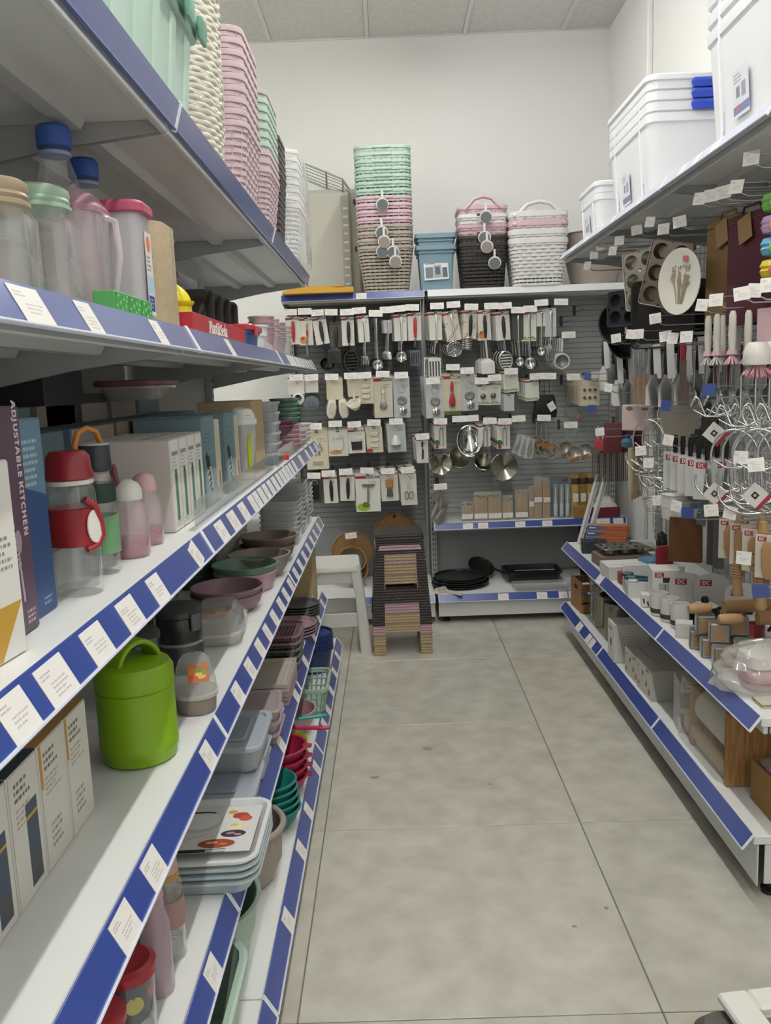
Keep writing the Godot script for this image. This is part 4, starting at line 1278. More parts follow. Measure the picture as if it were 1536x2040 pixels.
	# clear lidded food boxes
	for q in [[V(-0.43, y, -1.88), "lower clear food box with bluish lid"], [V(-0.425, y + 0.072, -2.0), "upper clear food box with bluish lid, set half over the lower"]]:
		t = thing("storage_container", q[1], "container", q[0], PI / 2, "bluish lidded food boxes")
		part(t, "body", tub(0.2 if q[0].y < y + 0.01 else 0.22, 0.16, 0.025, 0.06, 0.93, 0.002, 0.004, 0.006), M("b9c3c9", 0.2, 0.0, 0.5))
		part(t, "lid", lid_of(0.215 if q[0].y < y + 0.01 else 0.235, 0.175, 0.03, 0.014), M("aebccc", 0.3, 0.0, 0.72), V(0, 0.057, 0))
		part(t, "lid_panel", secs([[0.14, 0.09, 0.012, 0.0], [0.13, 0.08, 0.01, 0.005]], 3), M("8fa3b8", 0.35, 0.0, 0.8), V(0, 0.067, 0))
	t = thing("storage_container", "plain clear box bearing up the upper food box", "container", V(-0.425, y, -2.06), PI / 2)
	part(t, "body", tub(0.14, 0.15, 0.02, 0.066, 0.95, 0.002, 0.004, 0.006), M("b9c3c9", 0.2, 0.0, 0.45))
	part(t, "lid", lid_of(0.148, 0.158, 0.022, 0.006), M("aebccc", 0.3, 0.0, 0.6), V(0, 0.064, 0))
	# pinkish clear trays with taupe lids
	for i in 3:
		t = thing("storage_container", "pink tinted lidded box, %s of the short pile" % ORD[i], "container", V(-0.415, y + 0.034 * i, -2.28), PI / 2 + 0.05 * i, "pink tinted boxes")
		part(t, "body", tub(0.16, 0.14, 0.02, 0.03, 0.94, 0.002, 0.005, 0.006), M("7c706a" if i == 0 else "b79aa2", 0.3, 0.0, 0.85))
		part(t, "lid", lid_of(0.17, 0.15, 0.022, 0.008), M("b39aa0", 0.3, 0.0, 0.7), V(0, 0.027, 0))
	# beige and mauve cutlery trays in a flat pile
	for i in 5:
		t = thing("cutlery_tray", "%s flat tray, %s of the flat pile" % ["beige" if i > 2 else "mauve", ORD[i]], "tray", V(-0.425, y + 0.0145 * i, -2.62), PI / 2, "flat tray pile")
		part(t, "body", secs([[0.25, 0.15, 0.008, 0.0], [0.255, 0.155, 0.008, 0.002], [0.258, 0.158, 0.008, 0.014], [0.245, 0.145, 0.008, 0.014], [0.236, 0.136, 0.006, 0.006], [0.21, 0.11, 0.004, 0.006], [0.208, 0.108, 0.004, 0.009]], 3), M("aca190" if i > 2 else "9a7480", 0.45))
	# mesh placemats and colanders
	for i in 5:
		t = thing("mesh_basket", "%s mesh tray, %s of the pile behind the flat trays" % ["grey green" if i < 3 else "mauve", ORD[i]], "tray", V(-0.43, y + 0.02 * i, -2.92 - 0.02 * i), PI / 2, "mesh trays")
		var hex := "5c6a62" if i < 3 else "8f6674"
		part(t, "rim", secs([[0.2, 0.15, 0.03, 0.014], [0.21, 0.16, 0.034, 0.015], [0.21, 0.16, 0.034, 0.021], [0.196, 0.146, 0.03, 0.021]], 4, false, false), M(hex, 0.45))
		var me := part(t, "mesh", K("mesh_tray", func(s):
			for k in 15:
				var x := -0.091 + 0.013 * k
				a_tube(s, [V(x, 0.014, -0.073), V(x, 0.002, -0.06), V(x, 0.002, 0.06), V(x, 0.014, 0.073)], 0.0022, 4)
			for k in 10:
				var z := -0.06 + 0.0133 * k
				a_tube(s, [V(-0.097, 0.014, z), V(-0.085, 0.002, z), V(0.085, 0.002, z), V(0.097, 0.014, z)], 0.0022, 4)), M(hex, 0.45))
		me.set_meta("kind", "stuff")
	for i in 4:
		t = thing("plate", "mauve plate, %s in the small pile" % ORD[i], "plate", V(-0.42, y + 0.012 * i, -3.24), 0.0, "mauve plates")
		part(t, "body", bowl(0.07, 0.095, 0.02, 28), M("9a707c", 0.4))
		part(t, "foot_ring", lathe([[0.05, -0.0002], [0.052, 0.003]], 20), M("9a707c", 0.5))
	for i in 5:
		t = thing("plate", "dark grey plate, %s in the farther pile" % ORD[i], "plate", V(-0.42, y + 0.012 * i, -3.5), 0.0, "dark grey plates")
		part(t, "body", bowl(0.06, 0.085, 0.02, 28), M("55565a", 0.4))
		part(t, "foot_ring", lathe([[0.045, -0.0002], [0.047, 0.003]], 20), M("55565a", 0.5))
	carton("kraft box at the end of the fifth shelf", V(-0.43, y, -3.74), V(0.2, 0.25, 0.12), PI / 2, noisy("kraft2", "ece4d4", 0.03, [], 5.0, 0.75), null, "", "kraft_box")
	t = thing("shelf_fence", "low clear acrylic fence along the fifth-shelf edge", "fence", V(-0.372, y, -3.32), PI / 2)
	part(t, "panel", box(1.1, 0.07, 0.002, 0.0005), clear("dfe6e6", 0.2), V(0, 0.035, 0))
	part(t, "foot_rail", box(1.1, 0.003, 0.012, 0.0008), clear("dfe6e6", 0.3), V(0, 0.0015, -0.006))

func left_base() -> void:
	var y: float = LS[5] + 0.0005
	# mint rectangular basins
	var t := thing("basin", "large mint rectangular basin at the picture's lower edge", "basin", V(-0.44, y, -1.3), PI / 2)
	part(t, "body", tub(0.42, 0.24, 0.06, 0.15, 0.86, 0.004, 0.012, 0.014), M("9dbfa8", 0.42))
	t = thing("basin", "mint oval basin under the fifth shelf strip", "basin", V(-0.445, y, -1.68), PI / 2)
	part(t, "body", bowl(0.1, 0.13, 0.13, 36, 1.0, 0.9, 0.009), M("94b8a0", 0.42))
	part(t, "foot_ring", lathe([[0.08, -0.0003], [0.082, 0.003]], 20), M("94b8a0", 0.5))
	# taupe pot with rolled rim
	t = thing("plant_pot", "taupe round pot with a rolled rim", "pot", V(-0.412, y, -1.955))
	part(t, "body", lathe([[0.076, 0.0], [0.08, 0.004], [0.098, 0.055], [0.1, 0.056], [0.105, 0.135], [0.113, 0.137], [0.116, 0.143], [0.113, 0.149], [0.104, 0.15], [0.1, 0.146], [0.09, 0.06], [0.074, 0.012], [0.0, 0.012]], 48, true, false), M("9c8b7b", 0.45))
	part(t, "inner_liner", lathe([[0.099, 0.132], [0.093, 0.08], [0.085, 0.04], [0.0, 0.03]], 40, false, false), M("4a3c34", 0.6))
	# nested ribbed bowls: teal below, crimson above
	var k := 0
	for i in 5:
		t = thing("mixing_bowl", "teal nested mixing bowl, %s from the bottom" % ORD[i], "bowl", V(-0.375 - 0.003 * i, y + 0.017 * i, -2.2 - 0.006 * i), 0.0, "teal mixing bowls")
		t.rotation.x = -0.05
		part(t, "body", bowl(0.045, 0.082, 0.06, 32, 1.0, 1.0, 0.005), M("187a72", 0.4))
		part(t, "foot_ring", lathe([[0.03, -0.0003], [0.032, 0.003]], 16), M("187a72", 0.5))
	for i in 4:
		t = thing("mixing_bowl", "crimson nested mixing bowl, %s from the bottom" % ORD[i], "bowl", V(-0.375, y + 0.03 * i, -2.4), 0.0, "crimson mixing bowls")
		part(t, "body", bowl(0.048, 0.084, 0.062, 32, 1.0, 1.0, 0.006), M("a01a40", 0.38))
		part(t, "pour_lip", box(0.03, 0.008, 0.02, 0.003), M("a01a40", 0.38), V(0.088, 0.057, 0))
	# lime and brown bowls below the handled scoops
	for q in [["brown small bowl under the lime one", V(-0.372, y, -2.58), "6a5444", 0.0], ["lime green shallow bowl", V(-0.372, y + 0.03, -2.58), "a8bf0c", 0.0], ["lime green upper bowl", V(-0.374, y + 0.05, -2.59), "a8bf0c", 0.1]]:
		t = thing("bowl", q[0], "bowl", q[1], 0.0, "bowls under the scoops")
		part(t, "body", bowl(0.04, 0.066, 0.035, 28), M(q[2], 0.4))
		part(t, "foot_ring", lathe([[0.03, -0.0003], [0.032, 0.003]], 16), M(q[2], 0.5))
	for q in [["crimson handled scoop pan pointing into the aisle", V(-0.405, y + 0.075, -2.64), "b01c48", -0.05], ["teal handled scoop pan behind the crimson one", V(-0.42, y + 0.062, -2.73), "17988c", 0.25]]:
		t = thing("scoop_pan", q[0], "pan", q[1], q[3], "handled scoop pans")
		part(t, "bowl", bowl(0.03, 0.05, 0.03, 26), M(q[2], 0.35))
		part(t, "handle", K("scoop_handle", func(s):
			var loops := []
			for c in [[0.046, 0.006, 0.004], [0.06, 0.007, 0.005], [0.1, 0.009, 0.006], [0.14, 0.011, 0.007], [0.165, 0.009, 0.006], [0.172, 0.003, 0.003]]:
				var L := PackedVector3Array()
				for i in 10:
					var a := TAU * i / 10
					L.append(V(c[0], 0.027 + sin(a) * c[2], cos(a) * c[1]))
				loops.append(L)
			a_loft(s, loops, true, true)), M(q[2], 0.3))
	# pink basin and mint lattice basket
	t = thing("basin", "pink round basin beside the mint lattice basket", "basin", V(-0.41, y, -2.855))
	part(t, "body", bowl(0.07, 0.105, 0.085, 32), M("b98590", 0.42))
	part(t, "foot_ring", lathe([[0.05, -0.0003], [0.052, 0.003]], 16), M("b98590", 0.5))
	t = thing("lattice_basket", "mint green plastic lattice basket at the shelf edge", "basket", V(-0.36, y, -3.1), PI / 2)
	var mint := M("8fb8a0", 0.42)
	part(t, "rim", rim_mesh(0.24, 0.17, 0.03, 0.088, 0.105, 0.006), mint)
	part(t, "floor_panel", secs([[0.19, 0.13, 0.025, 0.0], [0.195, 0.135, 0.025, 0.006]], 4), mint)
	var lat := part(t, "lattice", K("lattice_walls", func(s):
		for k2 in 4:
			var f := k2 / 3.0
			var ring_pts := []
			for p in even(rr(lerpf(0.2, 0.236, f), lerpf(0.138, 0.166, f), 0.028, 5), 40):
				ring_pts.append(V(p.x, 0.012 + 0.026 * k2, p.y))
			a_tube(s, ring_pts, 0.0036, 4, true)
		var lo := even(rr(0.197, 0.136, 0.026, 5), 36)
		var hi := even(rr(0.238, 0.168, 0.03, 5), 36)
		for i in 36:
			a_tube(s, [V(lo[i].x, 0.003, lo[i].y), V(hi[i].x, 0.09, hi[i].y)], 0.0034, 4)), mint)
	lat.set_meta("kind", "stuff")
	# nested navy pails at the end
	for i in 5:
		t = thing("pail", "navy blue plastic pail, %s from the bottom of the nested pails" % ORD[i], "bucket", V(-0.37, y + 0.016 * i, -3.5), 0.0, "nested navy pails")
		part(t, "body", lathe([[0.066, 0.0], [0.068, 0.004], [0.084, 0.1], [0.089, 0.101], [0.089, 0.108], [0.083, 0.107], [0.066, 0.006], [0.0, 0.006]], 32, true, false), M("152a5e", 0.38))
		part(t, "rim_ring", lathe([[0.088, 0.094], [0.0905, 0.095], [0.0905, 0.098], [0.088, 0.099]], 32), M("1b3576", 0.35))

# ---------------------------------------------------------------- stools and floor things
func floor_things() -> void:
	# rattan-look stools, nested
	var weave := func(hex: String) -> StandardMaterial3D:
		var key := "rattan" + hex
		if not mats.has(key):
			var m := StandardMaterial3D.new()
			m.albedo_color = Color(hex)
			m.roughness = 0.5
			var im := Image.create(64, 64, true, Image.FORMAT_RGB8)
			for yy in 64:
				for xx in 64:
					var row := yy / 8
					var ph := (xx + (8 if row % 2 else 0)) % 16
					var g := sin(PI * (yy % 8 + 0.5) / 8.0) * (0.45 + 0.55 * sin(PI * (ph + 0.5) / 16.0))
					im.set_pixel(xx, yy, Color(g, g, g))
			im.bump_map_to_normal_map(3.0)
			im.generate_mipmaps()
			m.normal_enabled = true
			m.normal_texture = ImageTexture.create_from_image(im)
			m.normal_scale = 0.8
			m.uv1_triplanar = true
			m.uv1_scale = V(9, 9, 9)
			mats[key] = m
		return mats[key]
	var specs := [["b09a78", "beige rattan-look stool, lowest of the nested stack"], ["b09a78", "beige rattan-look stool, second of the nested stack"], ["b8959e", "pink rattan-look stool, third of the nested stack"], ["2f2826", "dark brown rattan-look stool on top of the stack"]]
	for i in 4:
		var t := thing("stool", specs[i][1], "stool", V(0.02, 0.0 + 0.052 * i, -4.29), 0.04, "nested stools")
		var m: StandardMaterial3D = weave.call(specs[i][0])
		var hh := 0.465
		part(t, "seat", secs([[0.25, 0.25, 0.02, hh - 0.03], [0.246, 0.246, 0.025, hh - 0.006], [0.236, 0.236, 0.02, hh], [0.2, 0.2, 0.02, hh]], 4), m)
		for k in 4:
			var side := Node3D.new()
			var a := k * PI / 2
			# a leaning side frame: upper skirt and cross band
			part(t, "skirt", K("stool_skirt", func(s): stool_band(s, 0.365, 0.44, 0.058)), m, Vector3.ZERO, V(0, a, 0))
			part(t, "cross_band", K("stool_cross", func(s): stool_band(s, 0.115, 0.185, 0.058)), m, Vector3.ZERO, V(0, a, 0))
			part(t, "leg", K("stool_leg", func(s): stool_corner(s)), m, Vector3.ZERO, V(0, a, 0))
			side.free()
	# white step stool
	var w := M("d3d3cb", 0.4)
	var t := thing("step_stool", "white plastic stool at the end of the left shelves", "stool", V(-0.335, 0, -4.36), 0.06)
	part(t, "seat", secs([[0.30, 0.30, 0.03, 0.425], [0.3, 0.3, 0.035, 0.44], [0.285, 0.285, 0.03, 0.455], [0.2, 0.2, 0.03, 0.457]], 5), w)
	for e in [-1.0, 1.0]:
		for f in [-1.0, 1.0]:
			part(t, "leg", secs([[0.062, 0.062, 0.014, 0.0, e * 0.16, f * 0.16], [0.06, 0.06, 0.014, 0.03, e * 0.158, f * 0.158], [0.05, 0.05, 0.012, 0.3, e * 0.138, f * 0.138], [0.056, 0.056, 0.014, 0.43, e * 0.118, f * 0.118]], 4), w)
	for k in 4:
		part(t, "apron", box(0.22, 0.07, 0.008, 0.003), w, V(0, 0.395, 0.13).rotated(Vector3.UP, k * PI / 2), V(0, k * PI / 2, 0))
		part(t, "cross_band", box(0.25, 0.075, 0.008, 0.003), w, V(0, 0.17, 0.148).rotated(Vector3.UP, k * PI / 2), V(0, k * PI / 2, 0))
	# corner of a low platform trolley at the lower right
	t = thing("floor_scale", "low white framed trolley with grey rounded corner, lower right", "trolley", V(0.735, 0, -1.085), 0.12)
	part(t, "corner_leg", secs([[0.09, 0.1, 0.034, 0.0], [0.1, 0.11, 0.04, 0.28], [0.095, 0.1, 0.036, 0.34], [0.07, 0.07, 0.03, 0.358]], 6), M("57524c", 0.55), V(-0.222, 0, -0.13))
	part(t, "frame_front", box(0.45, 0.016, 0.045, 0.004), M("d6d4ca", 0.4), V(0.055, 0.377, -0.1525))
	part(t, "frame_side", box(0.05, 0.016, 0.53, 0.004), M("d6d4ca", 0.4), V(-0.195, 0.377, 0.09))
	part(t, "frame_side", box(0.05, 0.03, 0.5, 0.006), M("d6d4ca", 0.4), V(0.255, 0.37, 0.126))
	part(t, "inner_rail", box(0.4, 0.05, 0.02, 0.004), M("6a655c", 0.5), V(0.03, 0.35, -0.115))
	part(t, "deck", box(0.4, 0.012, 0.45, 0.003), M("a9aaa8", 0.25, 0.6), V(0.03, 0.3, 0.12))
	part(t, "corner_leg", secs([[0.075, 0.09, 0.03, 0.0], [0.085, 0.1, 0.034, 0.28], [0.07, 0.08, 0.03, 0.33]], 6), M("57524c", 0.55), V(0.26, 0, -0.12))
	for e in [-0.2, 0.26]:
		part(t, "corner_leg", secs([[0.075, 0.09, 0.03, 0.0], [0.085, 0.1, 0.034, 0.28], [0.07, 0.08, 0.03, 0.33]], 6), M("57524c", 0.55), V(e, 0, 0.34))

func stool_half(y: float) -> float:
	return lerpf(0.152, 0.118, y / 0.465)

func stool_band(s: SurfaceTool, y0: float, y1: float, inset: float) -> void:
	var a := stool_half(y0)
	var b := stool_half(y1)
	var o := V(0, (y0 + y1) / 2, 0)
	s.set_smooth_group(-1)
	var ia := a - 0.03
	var ib := b - 0.03
	var th := 0.006
	var p := [V(-ia, y0, a), V(ia, y0, a), V(ib, y1, b), V(-ib, y1, b)]
	var q := [V(-ia, y0, a - th), V(ia, y0, a - th), V(ib, y1, b - th), V(-ib, y1, b - th)]
	var c := V(0, (y0 + y1) / 2, (a + b) / 2 - th / 2)
	quad(s, p[0], p[1], p[2], p[3], c)
	quad(s, q[0], q[1], q[2], q[3], c)
	for i in 4:
		quad(s, p[i], p[(i + 1) % 4], q[(i + 1) % 4], q[i], c)

func stool_corner(s: SurfaceTool) -> void:
	# an angle leg at the +x +z corner, widening to the floor
	var loops := []
	for y in [0.0, 0.02, 0.465 - 0.02]:
		var h := stool_half(y)
		var w := lerpf(0.062, 0.04, y / 0.465)
		var t := 0.006
		var L := PackedVector3Array([V(h, y, h), V(h, y, h - w), V(h - t, y, h - w), V(h - t, y, h - t), V(h - w, y, h - t), V(h - w, y, h)])
		loops.append(L)
	a_loft(s, loops, true, true, 38.0, true, true)

# ---------------------------------------------------------------- goods on the back hook panel
func card_tex(kind: String) -> StandardMaterial3D:
	return T("hang_" + kind, 64, 128, func(im: Image):
		var base: String = {"white": "dcd9d2", "orange": "d9d4ca", "dark": "4a4a47", "cream": "d3ccb4", "creamred": "cfc9b6", "grey": "bfc2c2", "piecard": "d6d4cc", "creamcorner": "d3ceba", "lettuce": "e0e0da", "floral": "d2cdc0", "herb": "d8d9d0", "creamgreen": "d0c9b2", "plant": "dadad4"}.get(kind, "d8d8d4")
		im.fill(Color(base))
		if kind in ["white", "orange", "creamred", "herb", "creamgreen", "lettuce", "plant", "floral"]:
			im.fill_rect(Rect2i(0, 6, 64, 9), Color("8f8a86"))
			im.fill_rect(Rect2i(0, 6, 26, 9), Color("a3262c"))
			words(im, 30, 8, 30, 1, 8, Color("d8d4d0"), 3)
		if kind == "orange":
			disc(im, 20, 104, 18, 18, Color("cf8a4a"))
			disc(im, 16, 96, 8, 8, Color("a8482e"))
		elif kind == "piecard":
			disc(im, 24, 108, 20, 12, Color("c9974e"))
		elif kind == "creamcorner":
			disc(im, 10, 118, 14, 12, Color("a8402e"))
		elif kind == "lettuce":
			disc(im, 20, 112, 18, 14, Color("9cb83c"))
			disc(im, 26, 104, 10, 10, Color("5f7d24"))
		elif kind == "floral":
			for q in 30:
				disc(im, (q * 37) % 60 + 2, 50 + (q * 29) % 74, 2.5, 3, Color(["a89a78", "7f7d5c", "8f6a58"][q % 3]))
		elif kind == "herb":
			for q in 12:
				disc(im, (q * 17) % 60, 112 + (q * 7) % 14, 7, 3, Color(["5d7a3e", "86a05c"][q % 2]))
		elif kind == "creamgreen":
			im.fill_rect(Rect2i(0, 116, 64, 12), Color("5a6e34"))
		elif kind == "plant":
			disc(im, 14, 98, 14, 14, Color("47663c"))
			disc(im, 14, 118, 10, 9, Color("9c3a34"))
		elif kind == "dark":
			im.fill_rect(Rect2i(0, 6, 64, 9), Color("2a2a2a"))
		words(im, 34, 24, 26, 3, 5, Color(base).darkened(0.3), kind.hash() % 50))

func mat_of(n: String) -> StandardMaterial3D:
	return {"steel": steel(), "black": M("1f2022", 0.4), "white": M("dcdad4", 0.4), "grey": M("59646c", 0.45), "cream": M("ddd6bf", 0.45)}[n]

# the shape fixed to a card, in front of it
func relief(t: Node3D, kind: String, w: float, h: float) -> void:
	var z := 0.002
	match kind:
		"red", "black":
			part(t, "handle", secs([[0.012, 0.006, 0.003, -h * 0.42], [0.02, 0.012, 0.005, -h * 0.2], [0.022, 0.013, 0.006, h * 0.1], [0.014, 0.009, 0.004, h * 0.3], [0.006, 0.005, 0.002, h * 0.34]], 3), M("b3202a", 0.35) if kind == "red" else M("1c1d1f", 0.4), V(0.004, 0, z + 0.006))
		"redtip":
			part(t, "handle", secs([[0.006, 0.005, 0.002, -h * 0.42], [0.008, 0.007, 0.003, h * 0.25]], 2), M("8a8a86", 0.35), V(0.008, 0, z + 0.004))
			part(t, "grip", secs([[0.01, 0.009, 0.003, -0.015], [0.012, 0.01, 0.004, 0.02]], 3), M("a62a2a", 0.4), V(0.008, -h * 0.1, z + 0.006))
		"steelbar":
			part(t, "handle", secs([[0.008, 0.003, 0.001, -h * 0.6], [0.01, 0.003, 0.001, h * 0.1], [0.014, 0.004, 0.0015, h * 0.36], [0.006, 0.003, 0.001, h * 0.4]], 2), steel(), V(0.004, 0, z + 0.003))
		"ring":
			part(t, "ring", lathe([[0.024, 0.0], [0.034, 0.004], [0.034, 0.012], [0.024, 0.016], [0.022, 0.008]], 24, false, false), M("dedcd6", 0.4), V(0.01, -h * 0.75, z), V(PI / 2, 0, 0))
		"cream3":
			for k in 3:
				part(t, "piece", secs([[w * 0.55, 0.024, 0.008, 0.0], [w * 0.45, 0.018, 0.006, 0.008]], 3), M("d8d0b6", 0.45), V(0.0, h * (0.22 - 0.22 * k), z), V(PI / 2, 0, 0))
		"wirestrainer":
			part(t, "wire_loop", K("wire_loop", func(s):
				a_tube(s, [V(-0.012, 0.07, 0), V(-0.008, 0.0, 0), V(-0.02, -0.05, 0.004), V(0, -0.072, 0.006), V(0.02, -0.05, 0.004), V(0.008, 0.0, 0), V(0.012, 0.07, 0)], 0.0014, 5)), steel(), V(0, 0, 0.006))
			part(t, "mesh_bowl", lathe([[0.022, 0.0], [0.018, 0.008], [0.0, 0.012]], 18, false, false), M("8d8d88", 0.4, 0.7), V(0, -0.052, 0.004), V(PI / 2, 0, 0))
			part(t, "clip", box(0.016, 0.02, 0.005, 0.001), M("e4e4e0", 0.4), V(0.002, 0.03, 0.004))
		"discs":
			part(t, "outline_ring", lathe([[0.02, 0.0], [0.022, 0.001], [0.022, 0.002], [0.02, 0.002]], 24, false, false), M("9a9c9c", 0.4), V(0, h * 0.2, z), V(PI / 2, 0, 0))
			part(t, "strainer", lathe([[0.026, 0.0], [0.028, 0.003], [0.024, 0.005], [0.014, 0.003], [0.0, 0.002]], 26, false, false), M("8a8c8a", 0.35, 0.8), V(0.002, -h * 0.08, z), V(PI / 2, 0, 0))
			part(t, "strainer_dome", lathe([[0.024, 0.0], [0.022, 0.012], [0.012, 0.02], [0.0, 0.022]], 24, false, false), steel(), V(0.006, -h * 0.33, z), V(PI / 2, 0, 0))
		"flower":
			for k in 6:
				var a := TAU * k / 6
				part(t, "petal", secs([[0.018, 0.03, 0.008, 0.0], [0.012, 0.022, 0.005, 0.003]], 4), M("8f8a72", 0.5), V(cos(a) * 0.026, 0.005 + sin(a) * 0.026, z), V(PI / 2, a - PI / 2, 0))
			part(t, "lower_window", box(0.06, 0.022, 0.003, 0.001), M("a39d84", 0.5), V(0, -h * 0.34, z))
		"loop":
			part(t, "slicer", K("slicer", func(s): a_tube(s, [V(-0.03, 0.03, 0), V(0.03, 0.03, 0), V(0.034, -0.01, 0), V(0.02, -0.04, 0), V(-0.02, -0.04, 0)], 0.0022, 6)), steel(), V(0, 0, 0.005))
		"scraper":
			part(t, "blade", secs([[0.06, 0.006, 0.002, 0.0], [0.064, 0.006, 0.002, 0.05]], 2), M("2c2626", 0.4), V(0, -h * 0.36, z + 0.003))
			part(t, "grip", secs([[0.055, 0.012, 0.005, 0.0], [0.06, 0.01, 0.004, 0.016]], 3), M("c9c4bb", 0.4), V(0, -h * 0.02, z + 0.006))
		"bell":
			part(t, "scoop", lathe([[0.03, 0.0], [0.028, 0.01], [0.018, 0.04], [0.01, 0.056], [0.0, 0.058]], 24, false, false), M("d9d9d6", 0.3), V(-0.004, -h * 0.24, 0.022))
			part(t, "rim_ring", lathe([[0.031, -0.002], [0.032, 0.001], [0.03, 0.003]], 24, false, false), steel(), V(-0.004, -h * 0.24, 0.022))
		"knife":
			part(t, "blade", poly("knife_blade", [Vector2(-0.006, 0), Vector2(0.006, 0), Vector2(0.008, 0.05), Vector2(0.0, 0.07), Vector2(-0.004, 0.04)], 0, 0.004), M("26282a", 0.35), V(0, -0.05, z))
			part(t, "handle", secs([[0.01, 0.008, 0.003, 0.0], [0.012, 0.009, 0.003, 0.03]], 3), M("1c1d1f", 0.4), V(0, 0.02, z + 0.005))
		"blackblock":
			part(t, "grater", box(0.045, 0.09, 0.014, 0.004), M("161718", 0.35), V(0.004, -0.015, z + 0.008))
			part(t, "loop_handle", K("blk_loop", func(s): a_tube(s, [V(-0.018, 0.03, 0), V(-0.016, 0.05, 0), V(0, 0.056, 0), V(0.016, 0.05, 0), V(0.018, 0.03, 0)], 0.003, 6)), steel(), V(0.004, 0, z + 0.008))
		"tpeeler":
			part(t, "peeler_head", secs([[0.07, 0.012, 0.005, 0.0], [0.074, 0.012, 0.005, 0.014]], 3), M("6a716f", 0.4), V(0.004, h * 0.18, z + 0.006))
			part(t, "peeler_handle", secs([[0.014, 0.01, 0.004, -0.07], [0.01, 0.008, 0.003, 0.02]], 3), M("7c8280", 0.4), V(0.0, h * 0.08, z + 0.005))
		"obrush":
			part(t, "bristles", box(0.044, 0.05, 0.012, 0.003), M("b5803c", 0.6), V(0, h * 0.1, z + 0.006))
			part(t, "handle", secs([[0.04, 0.01, 0.004, -0.05], [0.03, 0.01, 0.004, -0.004]], 3), M("5c5a55", 0.45), V(0, -h * 0.06, z + 0.005))
		"scissors":
			part(t, "blades", poly("sc_blade", [Vector2(-0.006, 0), Vector2(0.006, 0), Vector2(0.003, 0.075), Vector2(-0.003, 0.075)], 0, 0.003), steel(), V(0, -0.01, z))
			for e in [-1.0, 1.0]:
				part(t, "finger_ring", K("finger_ring", func(s):
					var pts := []
					for i in 16:
						pts.append(V(cos(TAU * i / 16) * 0.011, sin(TAU * i / 16) * 0.022, 0))
					a_tube(s, pts, 0.0032, 6, true)), M("8c8e90", 0.4), V(e * 0.014, -0.045, z + 0.004))
		"redbeater":
			part(t, "handle", secs([[0.014, 0.01, 0.004, 0.0], [0.02, 0.014, 0.006, 0.03], [0.01, 0.008, 0.003, 0.06]], 4), M("b8242c", 0.35), V(0, 0.015, z + 0.008))
			part(t, "beater", lathe([[0.006, 0.04], [0.014, 0.02], [0.019, -0.01], [0.017, -0.03], [0.0, -0.042]], 16, false, false), M("a8242c", 0.35), V(0, -0.03, z + 0.016), Vector3.ZERO, V(1, 1, 0.8))
		"ball":
			part(t, "tea_ball", lathe([[0.0, -0.017], [0.01, -0.013], [0.016, -0.004], [0.017, 0.002], [0.012, 0.012], [0.0, 0.017]], 18), M("77797a", 0.3, 0.9), V(0.008, -0.01, z + 0.014))
		"cookies":
			for k in 6:
				part(t, "cutter", lathe([[0.009, 0.0], [0.009, 0.005], [0.0, 0.006]], 7, true, false), M("6a4a34", 0.5), V(-0.03 + 0.03 * (k % 3), 0.012 - 0.045 * (k / 3), z), V(PI / 2, 0, 0))
		"straw":
			part(t, "straw", K("bent_straw", func(s): a_tube(s, [V(-0.01, -0.06, 0), V(-0.01, 0.03, 0), V(-0.006, 0.042, 0), V(0.0, 0.046, 0), V(0.006, 0.042, 0), V(0.01, 0.03, 0), V(0.01, -0.06, 0)], 0.003, 6)), M("8f9494", 0.35, 0.5), V(0.006, 0, z + 0.004))

